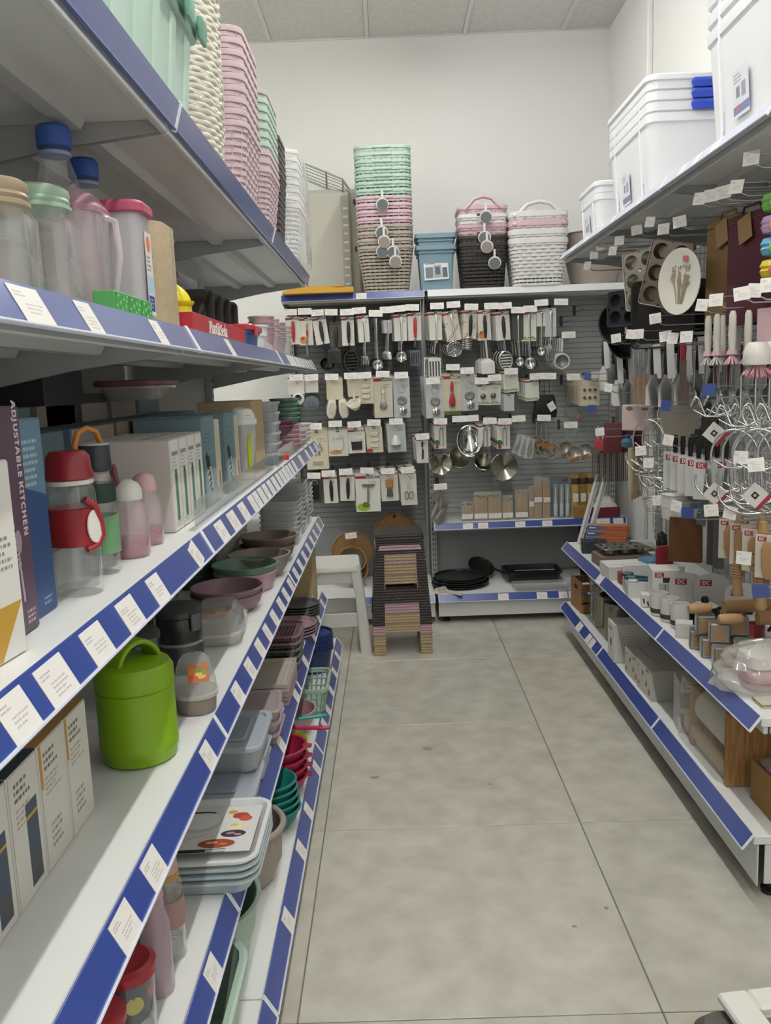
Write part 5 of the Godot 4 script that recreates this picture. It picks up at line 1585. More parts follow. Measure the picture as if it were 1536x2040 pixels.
# the working end that hangs below the card
func tool_head(t: Node3D, q: Array, h: float) -> void:
	if q.is_empty():
		return
	var x: float = q[1]
	var y: float = q[2]
	var r: float = q[3]
	var m := mat_of(q[4])
	var top := -h * 0.45
	var rod := func(to: float) -> void:
		part(t, "shaft", K("shaft%.3f_%.3f_%.3f" % [top, x, to], func(s): a_tube(s, [V(0.004, top, 0.003), V(lerpf(0.004, x, 0.6), lerpf(top, to, 0.5), 0.004), V(x, to, 0.004)], 0.0042, 6)), m)
	match q[0]:
		"rod":
			part(t, "brush_stem", secs([[0.008, 0.006, 0.002, y - r * 0.5], [0.012, 0.007, 0.003, y + r * 0.2], [0.006, 0.005, 0.002, top + 0.02]], 3), M("6f777a", 0.4), V(x * 0.5, 0, 0.004))
		"ladle":
			rod.call(y + r * 0.9)
			part(t, "ladle_bowl", lathe([[r, 0.0], [r * 0.97, -r * 0.25], [r * 0.75, -r * 0.58], [r * 0.4, -r * 0.76], [0.0, -r * 0.8], [r * 0.4, -r * 0.72], [r * 0.72, -r * 0.54], [r * 0.94, -r * 0.22], [r * 0.97, 0.0]], 26, false, false), m, V(x, y, 0.004), V(1.15, 0, 0))
		"turner":
			rod.call(y + r)
			part(t, "blade", secs([[r * 2.0, 0.003, 0.001, -r * 1.1], [r * 2.0, 0.003, 0.001, r * 0.6], [r * 0.7, 0.003, 0.001, r * 1.1]], 2), m, V(x, y, 0.006))
		"slotturner":
			rod.call(y + r * 1.8)
			part(t, "blade", K("slotblade%.3f" % r, func(s):
				for k in 5:
					a_box(s, V((k - 2) * r * 0.42, -r * 0.4, 0), V(r * 0.2, r * 2.4, 0.003), 0.0005)
				a_box(s, V(0, r * 0.95, 0), V(r * 1.9, r * 0.5, 0.003), 0.0005)
				a_box(s, V(0, -r * 1.6, 0), V(r * 1.9, r * 0.3, 0.003), 0.0005)), m, V(x, y, 0.006))
		"slotspoon":
			rod.call(y + r * 1.4)
			part(t, "spoon_rim", K("spoonrim%.3f" % r, func(s):
				var pts := []
				for i in 24:
					pts.append(V(cos(TAU * i / 24) * r, sin(TAU * i / 24) * r * 1.45, 0))
				a_tube(s, pts, 0.0055, 6, true)
				for k in 5:
					var yy := r * (-0.9 + 0.45 * k)
					var hw := r * sqrt(maxf(0.05, 1.0 - pow(yy / (r * 1.45), 2.0)))
					a_box(s, V(0, yy, -0.006), V(hw * 2.0, r * 0.22, 0.004), 0.001)), m, V(x, y, 0.008))
		"fork":
			rod.call(y + r * 1.2)
			part(t, "tines", K("tines%.3f" % r, func(s):
				for k in 3:
					a_tube(s, [V((k - 1) * r * 0.5, r * 1.2, 0), V((k - 1) * r * 0.7, -r, 0.004)], 0.0022, 5)
				a_box(s, V(0, r * 1.2, 0), V(r * 1.3, 0.006, 0.004), 0.001)), m, V(x, y, 0.004))
		"disc":
			part(t, "grater_disc", lathe([[r, 0.0], [r, 0.01], [r * 0.9, 0.013], [r * 0.4, 0.013], [r * 0.36, 0.017], [0.0, 0.017]], 32, true, false), m, V(x, y, 0.0), V(PI / 2, 0, 0))
		"twospoon":
			for e in [-1.0, 1.0]:
				part(t, "spoon", secs([[0.03, 0.012, 0.012, -r * 1.3], [0.05, 0.022, 0.016, -r * 0.9], [0.055, 0.022, 0.018, 0.0], [0.04, 0.012, 0.012, r * 0.9], [0.03, 0.01, 0.01, r]], 5), m, V(x + e * 0.034, y, 0.008), V(0, 0, e * 0.12))
				part(t, "spoon_hollow", secs([[0.03, 0.004, 0.01, -r * 0.8], [0.034, 0.004, 0.012, 0.0], [0.024, 0.004, 0.008, r * 0.6]], 4), M("c6bfa6", 0.5), V(x + e * 0.034, y, 0.019), V(0, 0, e * 0.12))
		"cup":
			for k in 3:
				part(t, "cup", bowl(r * 0.5, r * (1.0 - 0.12 * k), r * 0.7, 22), m, V(x + 0.004 * k, y - r * 0.3 - 0.008 * k, 0.012 + 0.008 * k), V(0.5, 0, 0.2))
			part(t, "cup_handle", secs([[0.012, 0.006, 0.002, y + r * 0.5], [0.014, 0.006, 0.002, top + 0.03]], 2), m, V(x, 0, 0.006))
		"skimmer":
			rod.call(y + r)
			part(t, "skimmer_ring", K("skimring%.3f" % r, func(s):
				for k in 4:
					var pts := []
					for i in 22:
						pts.append(V(cos(TAU * i / 22) * r * (1 - 0.24 * k), sin(TAU * i / 22) * r * (1 - 0.24 * k), -0.006 * k))
					a_tube(s, pts, 0.0018 if k else 0.003, 5, true)
				for k in 6:
					var a := PI * k / 6
					a_tube(s, [V(cos(a) * r, sin(a) * r, 0), V(0, 0, -0.02), V(-cos(a) * r, -sin(a) * r, 0)], 0.0014, 4)), m, V(x, y, 0.01))
		"masher":
			rod.call(y + r)
			part(t, "coil", K("coil%.3f" % r, func(s):
				var pts := []
				for i in 60:
					var a := TAU * i / 10.0
					pts.append(V(cos(a) * r, r * (1.0 - 2.0 * i / 59.0), sin(a) * r * 0.6))
				a_tube(s, pts, 0.0028, 5)), m, V(x, y, 0.01))
		"whisk":
			rod.call(y + r * 1.8)
			part(t, "wires", K("whisk%.3f" % r, func(s):
				for k in 6:
					var a := PI * k / 6
					var pts := []
					for i in 13:
						var f := i / 12.0
						pts.append(V(cos(a), 0, sin(a)) * sin(TAU * f) * 0.0 + V(cos(a), 0, sin(a)) * r * 0.8 * sin(PI * 2.0 * (f - 0.5)) * (1.0 - 0.0) + V(0, r * 1.8 - 3.4 * r * sin(PI * f), 0))
					a_tube(s, pts, 0.0011, 4)), m, V(x, y, 0.01))
		"sieve":
			for k in 2:
				part(t, "rim", lathe([[r * (1 - 0.1 * k), 0.0], [r * (1 - 0.1 * k) + 0.003, 0.004], [r * (1 - 0.1 * k), 0.009], [r * (1 - 0.1 * k) - 0.004, 0.005]], 28, false, false), m, V(x, y, 0.004 + 0.008 * k), V(PI / 2, 0, 0))
			part(t, "mesh", lathe([[r * 0.96, 0.0], [r * 0.8, -0.014], [r * 0.4, -0.024], [0.0, -0.026]], 24, false, false), M("9a9c9a", 0.45, 0.5), V(x, y, 0.006), V(PI / 2, 0, 0))
			part(t, "handle", K("sieve_handle", func(s): a_tube(s, [V(0, -0.03, 0), V(0.004, 0.02, 0.004), V(0.002, 0.045, 0.002)], 0.0065, 6)), m)

func hang(q: Array, z: float, group: String) -> void:
	# [label, x, y, card width, card height, print, relief, tilt, head, depth]
	var deep: int = maxi(5, q[9] + 2)
	for k in deep:
		var lab: String = q[0]
		if k == 1:
			lab = "%s, second on its hook" % q[0]
		elif k > 1:
			lab = "%s, %s on its hook" % [q[0], ORD[k]]
		var t := thing("utensil_pack", lab, "utensil", V(q[1] - 0.004 * k, q[2] + 0.003 * k, z - 0.052 * k), 0.03 * ((k * 7) % 3 - 1), group)
		t.rotation.z = q[7] + 0.03 * ((k * 5) % 3 - 1) * minf(1.0, k)
		if q[5] == "clear":
			part(t, "pouch", box(q[3], q[4], 0.003, 0.0005), clear("dfe4e4", 0.3))
		elif q[5] != "none":
			part(t, "backing_card", card(q[3], q[4], 0.0012), card_tex(q[5]))
			part(t, "euro_hole", box(0.018, 0.005, 0.0006, 0.0), M("33332f", 0.8), V(0, q[4] / 2 - 0.006, 0.0006))
		relief(t, q[6], q[3], q[4])
		tool_head(t, q[8], q[4] if q[5] != "none" else q[4] * 0.6)

func hook(x: float, y: float, z0: float, z1: float, label: String, group: String, tag := true, seedn := 0) -> void:
	var t := thing("display_hook", label, "hook", V(x, y, z1), 0.0, group)
	part(t, "prong", K("prong%.3f" % (z1 - z0), func(s):
		a_tube(s, [V(0, -0.03, z0 - z1), V(0, -0.03, -0.02), V(0, -0.022, -0.004)], 0.0024, 5)
		a_tube(s, [V(0, 0.004, z0 - z1), V(0, 0.004, -0.004)], 0.0018, 5)), M("a9adad", 0.3, 0.8))
	part(t, "back_plate", box(0.016, 0.06, 0.004, 0.001), M("4d5152", 0.5), V(0, -0.016, z0 - z1 + 0.003))
	if tag:
		part(t, "price_tag", card(0.078, 0.036, 0.0008), label_mat(seedn), Vector3.ZERO, V(-0.12, 0, 0.04 * (seedn % 3 - 1)))

func back_goods() -> void:
	var A := [
		["red handled peeler on a white card", -0.541, 1.690, 0.078, 0.156, "white", "red", 0.00, [], 3],
		["basting brush card with orange print", -0.465, 1.683, 0.078, 0.156, "orange", "redtip", 0.00, ["rod", 0.006, -0.111, 0.061, "steel"], 3],
		["black handled ladle on a tilted white card", -0.379, 1.684, 0.078, 0.156, "white", "black", 0.12, ["ladle", 0.007, -0.193, 0.037, "black"], 3],
		["black turner on a dark card", -0.297, 1.658, 0.068, 0.142, "dark", "black", 0.00, ["turner", -0.011, -0.117, 0.041, "black"], 2],
		["black pasta server on a white card", -0.224, 1.674, 0.071, 0.162, "white", "black", 0.00, ["slotspoon", 0.013, -0.170, 0.041, "black"], 3],
		["steel fork set on a narrow card", -0.134, 1.684, 0.064, 0.149, "white", "steelbar", 0.03, ["fork", 0.001, -0.183, 0.020, "steel"], 3],
		["steel soup ladle with bare steel handle", -0.064, 1.704, 0.020, 0.101, "none", "steelbar", 0.00, ["ladle", 0.005, -0.225, 0.034, "steel"], 2],
		["small steel spatula set", 0.006, 1.692, 0.047, 0.074, "clear", "steelbar", 0.00, ["turner", -0.005, -0.163, 0.020, "steel"], 2],
		["steel serving ladle on a printed card", 0.078, 1.683, 0.071, 0.149, "white", "steelbar", 0.00, ["ladle", 0.001, -0.163, 0.035, "steel"], 3],
		["red handled slotted turner on a white card", 0.158, 1.686, 0.074, 0.156, "white", "red", 0.00, ["slotturner", -0.002, -0.169, 0.030, "grey"], 3],
		["white ring funnel on a white card", -0.538, 1.378, 0.095, 0.101, "white", "ring", 0.00, [], 2],
		["dark grey round grater below a white tab", -0.448, 1.375, 0.074, 0.081, "white", "plain", 0.00, ["disc", -0.005, -0.106, 0.046, "grey"], 2],
		["pair of cream long spoons below a card", -0.315, 1.350, 0.095, 0.122, "cream", "plain", 0.00, ["twospoon", 0.012, -0.107, 0.047, "cream"], 2],
		["cream measuring cups below a tilted card", -0.207, 1.366, 0.068, 0.128, "cream", "plain", 0.05, ["cup", -0.001, -0.106, 0.041, "cream"], 3],
		["cream pastry stamps in a blister card", -0.135, 1.330, 0.088, 0.142, "cream", "cream3", 0.00, [], 3],
		["tall card with a wire tea strainer", -0.036, 1.293, 0.108, 0.237, "creamred", "wirestrainer", 0.00, [], 3],
		["tall card with two round tea strainers", 0.071, 1.289, 0.095, 0.237, "grey", "discs", 0.00, [], 4],
		["cream mould card partly behind the price strip", -0.574, 1.031, 0.101, 0.135, "cream", "cream3", 0.00, [], 2],
		["large cream card with a flower cutter", -0.433, 0.999, 0.128, 0.223, "cream", "flower", 0.00, [], 3],
		["card with a pie slicer and orange print", -0.309, 1.035, 0.115, 0.149, "piecard", "loop", 0.00, [], 3],
		["card with a dark dough scraper", -0.201, 1.045, 0.101, 0.142, "white", "scraper", 0.03, [], 3],
		["card with cream mould pieces and red corner", -0.096, 1.048, 0.095, 0.149, "creamcorner", "cream3", 0.03, [], 3],
		["card with a white measuring scoop", 0.033, 1.056, 0.108, 0.169, "grey", "bell", 0.03, [], 4],
		["small card with a black paring knife", 0.182, 0.976, 0.068, 0.149, "white", "knife", 0.00, [], 2],
		["dark blister with a black grater", -0.462, 0.768, 0.088, 0.162, "dark", "blackblock", 0.00, [], 3],
		["white card with a black corkscrew handle", -0.366, 0.765, 0.081, 0.162, "white", "black", 0.02, [], 3],
		["white card with a black can opener", -0.267, 0.775, 0.085, 0.162, "white", "black", -0.02, [], 3],
		["large white card with grey peeler and lettuce print", -0.146, 0.736, 0.145, 0.223, "lettuce", "tpeeler", 0.00, [], 3],
		["card with an orange bristle brush", -0.018, 0.772, 0.101, 0.176, "white", "obrush", 0.02, [], 3],
		["white card with kitchen scissors", 0.094, 0.761, 0.095, 0.210, "white", "scissors", 0.02, [], 3],
	]
	for q in A:
		hang(q, -4.925, "packs on the left hook panel")
	var B := [
		["dark steel slotted turner on a narrow card", 0.279, 1.685, 0.072, 0.160, "white", "steelbar", 0.00, ["slotturner", -0.012, -0.227, 0.039, "steel"], 3],
		["wire skimmer on a tilted card", 0.373, 1.682, 0.084, 0.169, "floral", "steelbar", 0.14, ["skimmer", -0.007, -0.131, 0.042, "steel"], 3],
		["coil potato masher on a floral card", 0.475, 1.686, 0.076, 0.160, "floral", "black", -0.05, ["masher", -0.014, -0.108, 0.032, "steel"], 3],
		["white turner on a card with red print", 0.557, 1.679, 0.072, 0.169, "orange", "black", 0.03, ["turner", 0.010, -0.233, 0.039, "white"], 3],
		["slotted spoon with black handle on a white card", 0.663, 1.671, 0.080, 0.160, "white", "black", 0.05, ["slotspoon", 0.005, -0.197, 0.036, "steel"], 3],
		["steel spoon on a dim card", 0.749, 1.668, 0.064, 0.152, "dark", "steelbar", 0.00, ["ladle", 0.009, -0.202, 0.030, "steel"], 2],
		["polished ladle on a white and green card", 0.812, 1.665, 0.084, 0.169, "herb", "steelbar", 0.00, ["ladle", 0.005, -0.209, 0.039, "steel"], 3],
		["oval steel spoon behind the ladle", 0.883, 1.705, 0.048, 0.088, "white", "steelbar", 0.00, ["ladle", -0.002, -0.185, 0.029, "steel"], 2],
		["wire whisk on a grey card", 0.937, 1.680, 0.064, 0.160, "grey", "steelbar", 0.00, ["whisk", -0.005, -0.173, 0.032, "steel"], 2],
		["small round sieve with a white rim", 0.999, 1.543, 0.029, 0.072, "none", "plain", 0.00, ["sieve", 0.000, -0.085, 0.045, "white"], 3],
		["tall card with two round strainers at the post", 0.263, 1.277, 0.104, 0.233, "grey", "discs", 0.00, [], 4],
		["tall card with a red egg beater", 0.363, 1.293, 0.104, 0.233, "creamgreen", "redbeater", 0.00, [], 3],
		["tall card with a round strainer, right of red beater", 0.462, 1.301, 0.096, 0.209, "grey", "discs", 0.03, [], 3],
		["square card with a steel tea ball", 0.593, 1.289, 0.104, 0.128, "herb", "ball", 0.00, [], 3],
		["square card with a tea ball, half hidden", 0.534, 1.287, 0.056, 0.120, "herb", "ball", 0.00, [], 2],
		["white leaflet card with green leaf print", 0.705, 1.355, 0.088, 0.120, "herb", "plain", 0.08, [], 3],
		["plain grey card hanging below the leaflet", 0.692, 1.234, 0.060, 0.096, "grey", "plain", 0.00, [], 1],
		["white card with green herbs, right of leaflet", 0.827, 1.300, 0.080, 0.120, "herb", "plain", 0.03, [], 3],
		["card of brown cookie cutters", 1.160, 1.279, 0.112, 0.160, "cream", "cookies", 0.00, [], 4],
		["card with a bent steel straw", 0.289, 1.058, 0.068, 0.152, "plant", "straw", 0.00, [], 3],
		["card with a steel straw behind the bowl", 0.545, 1.049, 0.072, 0.128, "white", "straw", 0.00, [], 2],
		["card with a bent straw and red plant print", 0.657, 1.044, 0.076, 0.152, "plant", "straw", 0.00, [], 3],
	]
	for q in B:
		hang(q, -4.925, "packs on the right hook panel")
	var TA := [[-0.546, 1.791], [-0.463, 1.792], [-0.388, 1.782], [-0.316, 1.782], [-0.224, 1.779], [-0.155, 1.785], [-0.061, 1.766], [0.002, 1.783], [0.068, 1.787], [0.147, 1.791], [-0.532, 1.424], [-0.443, 1.421], [-0.327, 1.420], [-0.217, 1.422], [-0.137, 1.422], [-0.034, 1.425], [0.072, 1.415], [-0.565, 1.121], [-0.437, 1.142], [-0.319, 1.151], [-0.209, 1.144], [-0.095, 1.150], [0.033, 1.152], [0.184, 1.059], [-0.458, 0.854], [-0.373, 0.864], [-0.271, 0.870], [-0.146, 0.873], [-0.025, 0.865], [0.090, 0.867]]
	var TB := [[0.288, 1.794], [0.381, 1.798], [0.482, 1.782], [0.594, 1.782], [0.672, 1.781], [0.746, 1.754], [0.815, 1.759], [0.878, 1.790], [0.990, 1.790], [1.032, 1.606], [0.253, 1.376], [0.369, 1.449], [0.451, 1.427], [0.607, 1.380], [0.532, 1.366], [0.702, 1.414], [0.847, 1.379], [0.921, 1.378], [1.059, 1.369], [1.200, 1.376], [0.290, 1.143], [0.397, 1.153], [0.472, 1.154], [0.575, 1.136], [0.662, 1.129], [0.742, 1.142], [0.888, 1.141], [1.042, 1.095], [0.279, 0.763]]
	var rows := [10, 7, 7, 6]
	var k := 0
	for r in 4:
		for i in rows[r]:
			hook(TA[k][0], TA[k][1], -5.24, -4.888, "price-tagged hook, left back panel, row %s from the top, %s across" % [ORD[r], ORD[i]], "hooks on the left panel", true, k)
			k += 1
	var rows2 := [10, 10, 8, 1]
	k = 0
	for r in 4:
		for i in rows2[r]:
			hook(TB[k][0], TB[k][1], -5.24, -4.888, "price-tagged hook, right back panel, row %s from the top, %s across" % [ORD[r], ORD[i]], "hooks on the right panel", true, k + 1)
			k += 1
	for q in [[1.06, 1.72, "nearer the strainer"], [1.14, 1.78, "by the corner post"]]:
		hook(q[0], q[1], -5.24, -5.0, "empty wire hook on the right panel, %s" % q[2], "empty hooks", false)
	back_steel()
	back_shelf_goods()
	back_top()

func back_steel() -> void:
	# polished mixing bowl and funnels hung on their hooks
	var list := [["steel bowl", V(0.462, 1.021, -4.93), 0.075, 0.06, 1.2, "polished steel bowl hanging below the price tags"], ["funnel", V(0.29, 0.886, -4.96), 0.063, 0.03, 1.45, "wide steel funnel, leftmost by the post"], ["funnel", V(0.409, 0.918, -5.03), 0.064, 0.05, 1.15, "steel funnel behind the polished bowl"], ["funnel", V(0.553, 0.885, -5.02), 0.056, 0.06, 0.9, "steel funnel turned sideways beside the large one"], ["funnel", V(0.663, 0.858, -4.95), 0.079, 0.03, 1.42, "largest wide steel funnel facing the aisle"]]
	for q in list:
		var t := thing("steel_funnel" if q[0] == "funnel" else "steel_bowl", q[5], "funnel" if q[0] == "funnel" else "bowl", q[1], 0.0, "hanging steelware")
		t.rotation.x = q[4]
		var r: float = q[2]
		var d: float = q[3]
		var brass := M("9c9a8e", 0.24, 1.0)
		if q[0] == "funnel":
			part(t, "cone", lathe([[r + 0.003, 0.002], [r, 0.0], [r * 0.55, -d * 0.6], [r * 0.2, -d], [r * 0.16, -d], [r * 0.5, -d * 0.58], [r * 0.97, 0.002]], 36, false, false), brass)
			part(t, "spout", lathe([[r * 0.2, -d + 0.002], [r * 0.15, -d - 0.04], [r * 0.13, -d - 0.04], [r * 0.16, -d]], 18, false, false), brass)
			part(t, "rolled_rim", lathe([[r, -0.002], [r + 0.004, 0.0], [r + 0.004, 0.003], [r, 0.005], [r - 0.002, 0.002]], 36, false, false), steel())
		else:
			part(t, "body", lathe([[r, 0.0], [r * 0.96, -d * 0.4], [r * 0.7, -d * 0.85], [r * 0.4, -d], [0.0, -d], [r * 0.4, -d + 0.002], [r * 0.68, -d * 0.82], [r * 0.94, -d * 0.38], [r * 0.97, 0.001]], 36, false, false), chrome(), Vector3.ZERO, Vector3.ZERO, V(1.0, 1.0, 1.25))
			part(t, "rolled_rim", lathe([[r - 0.001, -0.002], [r + 0.003, 0.0], [r + 0.003, 0.003], [r - 0.002, 0.004]], 36, false, false), chrome(), Vector3.ZERO, Vector3.ZERO, V(1.0, 1.0, 1.25))
		part(t, "hang_loop", K("hang_loop%.3f" % r, func(s):
			a_tube(s, [V(-0.012, 0, -r), V(-0.01, 0, -r - 0.02), V(0.01, 0, -r - 0.02), V(0.012, 0, -r)], 0.002, 5)), steel())
	# black quilted bag with hang tag
	var b := thing("cooler_bag", "black folded bag hanging with a white swing tag", "bag", V(0.906, 1.21, -4.95), 0.1)
	part(b, "body", secs([[0.13, 0.03, 0.012, -0.07], [0.14, 0.05, 0.02, -0.03], [0.12, 0.05, 0.02, 0.03], [0.1, 0.03, 0.012, 0.062]], 4), M("17181a", 0.6))
	part(b, "swing_tag", card(0.045, 0.05, 0.001), label_mat(2), V(0.03, -0.006, 0.032), V(-0.1, 0.2, 0.5))
	for e in [-0.03, 0.0, 0.03]:
		part(b, "cord", K("bag_cord", func(s): a_tube(s, [V(0, 0, 0), V(0, 0.1, -0.02)], 0.0018, 5)), M("1c1c1c", 0.6), V(e, 0.05, 0.0))
	b = thing("wire_basket_set", "small wire skimmers in a net bag below grey wires", "skimmer", V(1.059, 1.164, -4.96), 0.0)
	part(b, "net_bag", secs([[0.05, 0.03, 0.012, -0.05, 0.03], [0.09, 0.045, 0.02, -0.02, 0.01], [0.07, 0.03, 0.012, 0.03]], 4), M("8c8a84", 0.4, 0.0, 0.45))
	part(b, "card_insert", box(0.03, 0.026, 0.003, 0.001), M("a86a44", 0.5), V(0.035, -0.025, 0.02), V(0, 0, 0.5))
	for e in 4:
		part(b, "wire_handle", K("wire_handle%d" % e, func(s): a_tube(s, [V(-0.02 + 0.01 * e, 0.02, 0), V(-0.035 + 0.017 * e, 0.15, -0.01)], 0.0018, 5)), M("6c6e6e", 0.35, 0.7))
	# tea strainers with wooden handles, in clear packs
	for i in 7:
		var at: Vector3 = [V(0.85, 0.985, -4.94), V(0.875, 0.965, -4.92), V(0.9, 0.96, -4.9), V(0.93, 0.95, -4.88), V(1.03, 0.95, -4.95), V(1.07, 0.925, -4.91), V(1.135, 0.936, -4.93)][i]
		b = thing("tea_strainer", "round tea strainer with wooden rim piece, %s from the left" % ORD[i], "strainer", at, 0.15 * (i % 3 - 1), "wooden tea strainers")
		part(b, "mesh_bowl", lathe([[0.046, 0.0], [0.042, -0.01], [0.026, -0.024], [0.0, -0.028]], 24, false, false), M("b8b6ac", 0.35, 0.6), Vector3.ZERO, V(1.3, 0, 0.2))
		part(b, "rim_ring", lathe([[0.045, -0.002], [0.048, 0.001], [0.045, 0.004], [0.043, 0.001]], 26, false, false), M("c9c6ba", 0.3, 0.7), Vector3.ZERO, V(1.3, 0, 0.2))
		part(b, "wooden_rest", secs([[0.05, 0.012, 0.004, -0.012], [0.054, 0.014, 0.005, 0.01]], 3), M("9a6a38", 0.55), V(-0.006, 0.022 if i < 4 else -0.03, 0.016), V(0, 0, 0.3))
		part(b, "wire_handle", K("strainer_wire", func(s): a_tube(s, [V(0, 0.04, 0), V(0.004, 0.13, -0.01)], 0.002, 5)), steel())
	for i in 3:
		b = thing("pastry_pack", "clear pack with a small whisk, %s beside the straws" % ORD[i], "utensil", V(0.745 + 0.03 * i, 0.99 - 0.012 * i, -4.93 + 0.015 * i), 0.0, "clear whisk packs")
		b.rotation.z = -0.35 + 0.1 * i
		part(b, "pouch", box(0.05, 0.12, 0.004, 0.001), clear("dde2e0", 0.3))
		part(b, "whisk", K("small_whisk", func(s):
			for k in 3:
				a_tube(s, [V(-0.004, 0.05, 0), V(-0.014 + 0.005 * k, -0.03, 0.002), V(0, -0.05, 0.002), V(0.014 - 0.005 * k, -0.03, 0.002), V(0.004, 0.05, 0)], 0.0014, 4)), steel(), V(0, 0, 0.004))
	for i in 5:
		b = thing("tool_bundle", "crumpled clear pack of metal clips, %s of the heap by the post" % ORD[i], "utensil", V(0.258 + 0.02 * (i % 3), 0.70 - 0.03 * i, -4.97 + 0.012 * i), 0.2 * i, "clip packs by the post")
		b.rotation.z = 0.5 - 0.35 * i
		part(b, "pouch", secs([[0.05, 0.012, 0.005, -0.045], [0.06, 0.022, 0.008, 0.0], [0.05, 0.012, 0.005, 0.045]], 3), M("a8a49a", 0.2, 0.0, 0.55))
		part(b, "clips", K("clips", func(s):
			for k in 4:
				a_tube(s, [V(-0.018 + 0.012 * k, -0.034, 0), V(-0.012 + 0.01 * k, 0.0, 0.006), V(-0.02 + 0.012 * k, 0.034, 0)], 0.003, 5)), M("6b625a", 0.35, 0.7), V(0, 0, 0.004))

func back_shelf_goods() -> void:
	var y := 0.5355
	# packs of skewers and picks standing on the shelf
	var wood := noisy("pick_wood", "ffffff", 0.08, [[0.0, "c09a68"], [0.5, "d6b482"], [1.0, "e6cba0"]], 12.0, 0.6)
	var list := [[0.443, 0.07, 0.12, 1], [0.523, 0.085, 0.175, 1], [0.608, 0.085, 0.175, 1], [0.686, 0.066, 0.15, 1], [0.768, 0.08, 0.18, 0], [0.827, 0.03, 0.2, 0], [0.868, 0.05, 0.255, 0], [0.919, 0.045, 0.25, 0]]
	for row in 2:
		for i in list.size():
			var q: Array = list[i]
			var t := thing("skewer_pack", "%s pack of wooden %s, %s from the left on the shelf" % ["front" if row == 0 else "rear", "picks with dark heads" if q[3] else "skewers", ORD[i]], "skewers", V(q[0] + 0.01 * row, y, -5.0 - 0.06 * row), 0.05 * (i % 3 - 1), "skewer packs")
			var w: float = q[1]
			var h: float = q[2] - 0.01 * row
			part(t, "sticks", K("sticks%.3f_%.3f" % [w, h], func(s):
				var r2 := RandomNumberGenerator.new()
				r2.seed = i
				var n := int(w / 0.0055)
				for k in n:
					for d in 2:
						var x := -w * 0.45 + w * 0.9 * k / n
						a_tube(s, [V(x, 0.003, 0.006 * d), V(x + r2.randf_range(-0.004, 0.004), h * r2.randf_range(0.7, 0.97), 0.006 * d)], 0.0017, 4)), wood).set_meta("kind", "stuff")
			if q[3]:
				part(t, "dark_heads", K("heads%.3f_%.3f" % [w, h], func(s):
					var r2 := RandomNumberGenerator.new()
					r2.seed = i + 5
					for k in int(w / 0.009):
						a_box(s, V(-w * 0.42 + 0.009 * k, h * r2.randf_range(0.74, 0.86), 0.004), V(0.008, 0.012, 0.008), 0.003)), M("3c3129", 0.5)).set_meta("kind", "stuff")
			part(t, "pouch", box(w, h, 0.022, 0.004), clear("e4e4dc", 0.16), V(0, h / 2, 0.002))
			part(t, "paper_label", card(w * 0.9, 0.03, 0.0004), label_mat(i), V(0, 0.028 if i < 5 else h * 0.45, 0.0142))
	# glass brushes in tubes, bamboo mats, brown box, red bag
	for i in 3:
		var t := thing("bottle_brush_pack", "clear tube pack with a white brush, %s beside the skewers" % ORD[i], "brush", V(0.972 + 0.035 * i, y, -4.99), 0.0, "brush tubes")
		part(t, "tube", lathe([[0.015, 0.0], [0.015, 0.2], [0.012, 0.204]], 14), clear("c9d2d4", 0.28))
		part(t, "brush", lathe([[0.006, 0.01], [0.011, 0.02], [0.011, 0.08], [0.005, 0.09], [0.004, 0.18]], 12), M("d4d6d4", 0.5))
	carton("blue grey flat box standing behind the brush tubes", V(1.0, y, -5.06), V(0.12, 0.24, 0.03), 0.0, M("6f8088", 0.45), T("bluegrey_box", 64, 128, func(im: Image):
		im.fill(Color("728590"))
		im.fill_rect(Rect2i(46, 6, 16, 8), Color("a8282e"))
		words(im, 8, 12, 30, 3, 7, Color("9fb0b8"), 4)), "", "carton", M("8fa0a8", 0.5))
	for i in 3:
		var t := thing("bamboo_mat", "rolled bamboo sushi mat, %s of three" % ORD[i], "mat", V(1.09 + 0.045 * i, y, -5.0), 0.0, "bamboo mats")
		part(t, "slats", K("bamboo_roll", func(s):
			for k in 16:
				var a := TAU * k / 16
				XF = Transform3D(Basis(), V(cos(a) * 0.018, 0.13, sin(a) * 0.018))
				a_box(s, Vector3.ZERO, V(0.006, 0.26, 0.006), 0.002)), M("c9a552" if i != 1 else "a8862e", 0.5))
		part(t, "dark_band", lathe([[0.0215, 0.2], [0.022, 0.201], [0.022, 0.235], [0.0215, 0.236]], 20, false, false), M("4a3a22", 0.5))
		part(t, "white_label", card(0.03, 0.05, 0.0004), label_mat(i + 1), V(0, 0.12, 0.0225))
	carton("small brown box in front of the bamboo mats", V(1.115, y, -4.955), V(0.085, 0.075, 0.04), 0.0, M("96723f", 0.6), T("brown_small", 48, 48, func(im: Image):
		im.fill(Color("9c7842"))
		words(im, 12, 20, 24, 2, 7, Color("6c5028"), 4)), "", "carton")
	carton("dark red box with white filling at the shelf end", V(1.26, y, -5.0), V(0.17, 0.06, 0.12), 0.0, M("6e2030", 0.5), null, "", "carton")
	var t := thing("foam_pack", "bag of white foam pieces in the dark red box", "pack", V(1.26, y + 0.0605, -5.0))
	part(t, "bag", K("foam_bag", func(s):
		var loops := []
		var r2 := RandomNumberGenerator.new()
		r2.seed = 9
		for k in 6:
			var L := PackedVector3Array()
			for p in even(rr(0.15 - 0.016 * k, 0.1 - 0.012 * k, 0.03, 4), 24):
				L.append(V(p.x + r2.randf_range(-0.006, 0.006), 0.012 * k, p.y + r2.randf_range(-0.006, 0.006)))
			loops.append(L)
		a_loft(s, loops, true, true, 20.0)), M("d4cdc0", 0.4))
	# base shelf of the right bay: round pans, roasting tin, tongs
	y = 0.1655
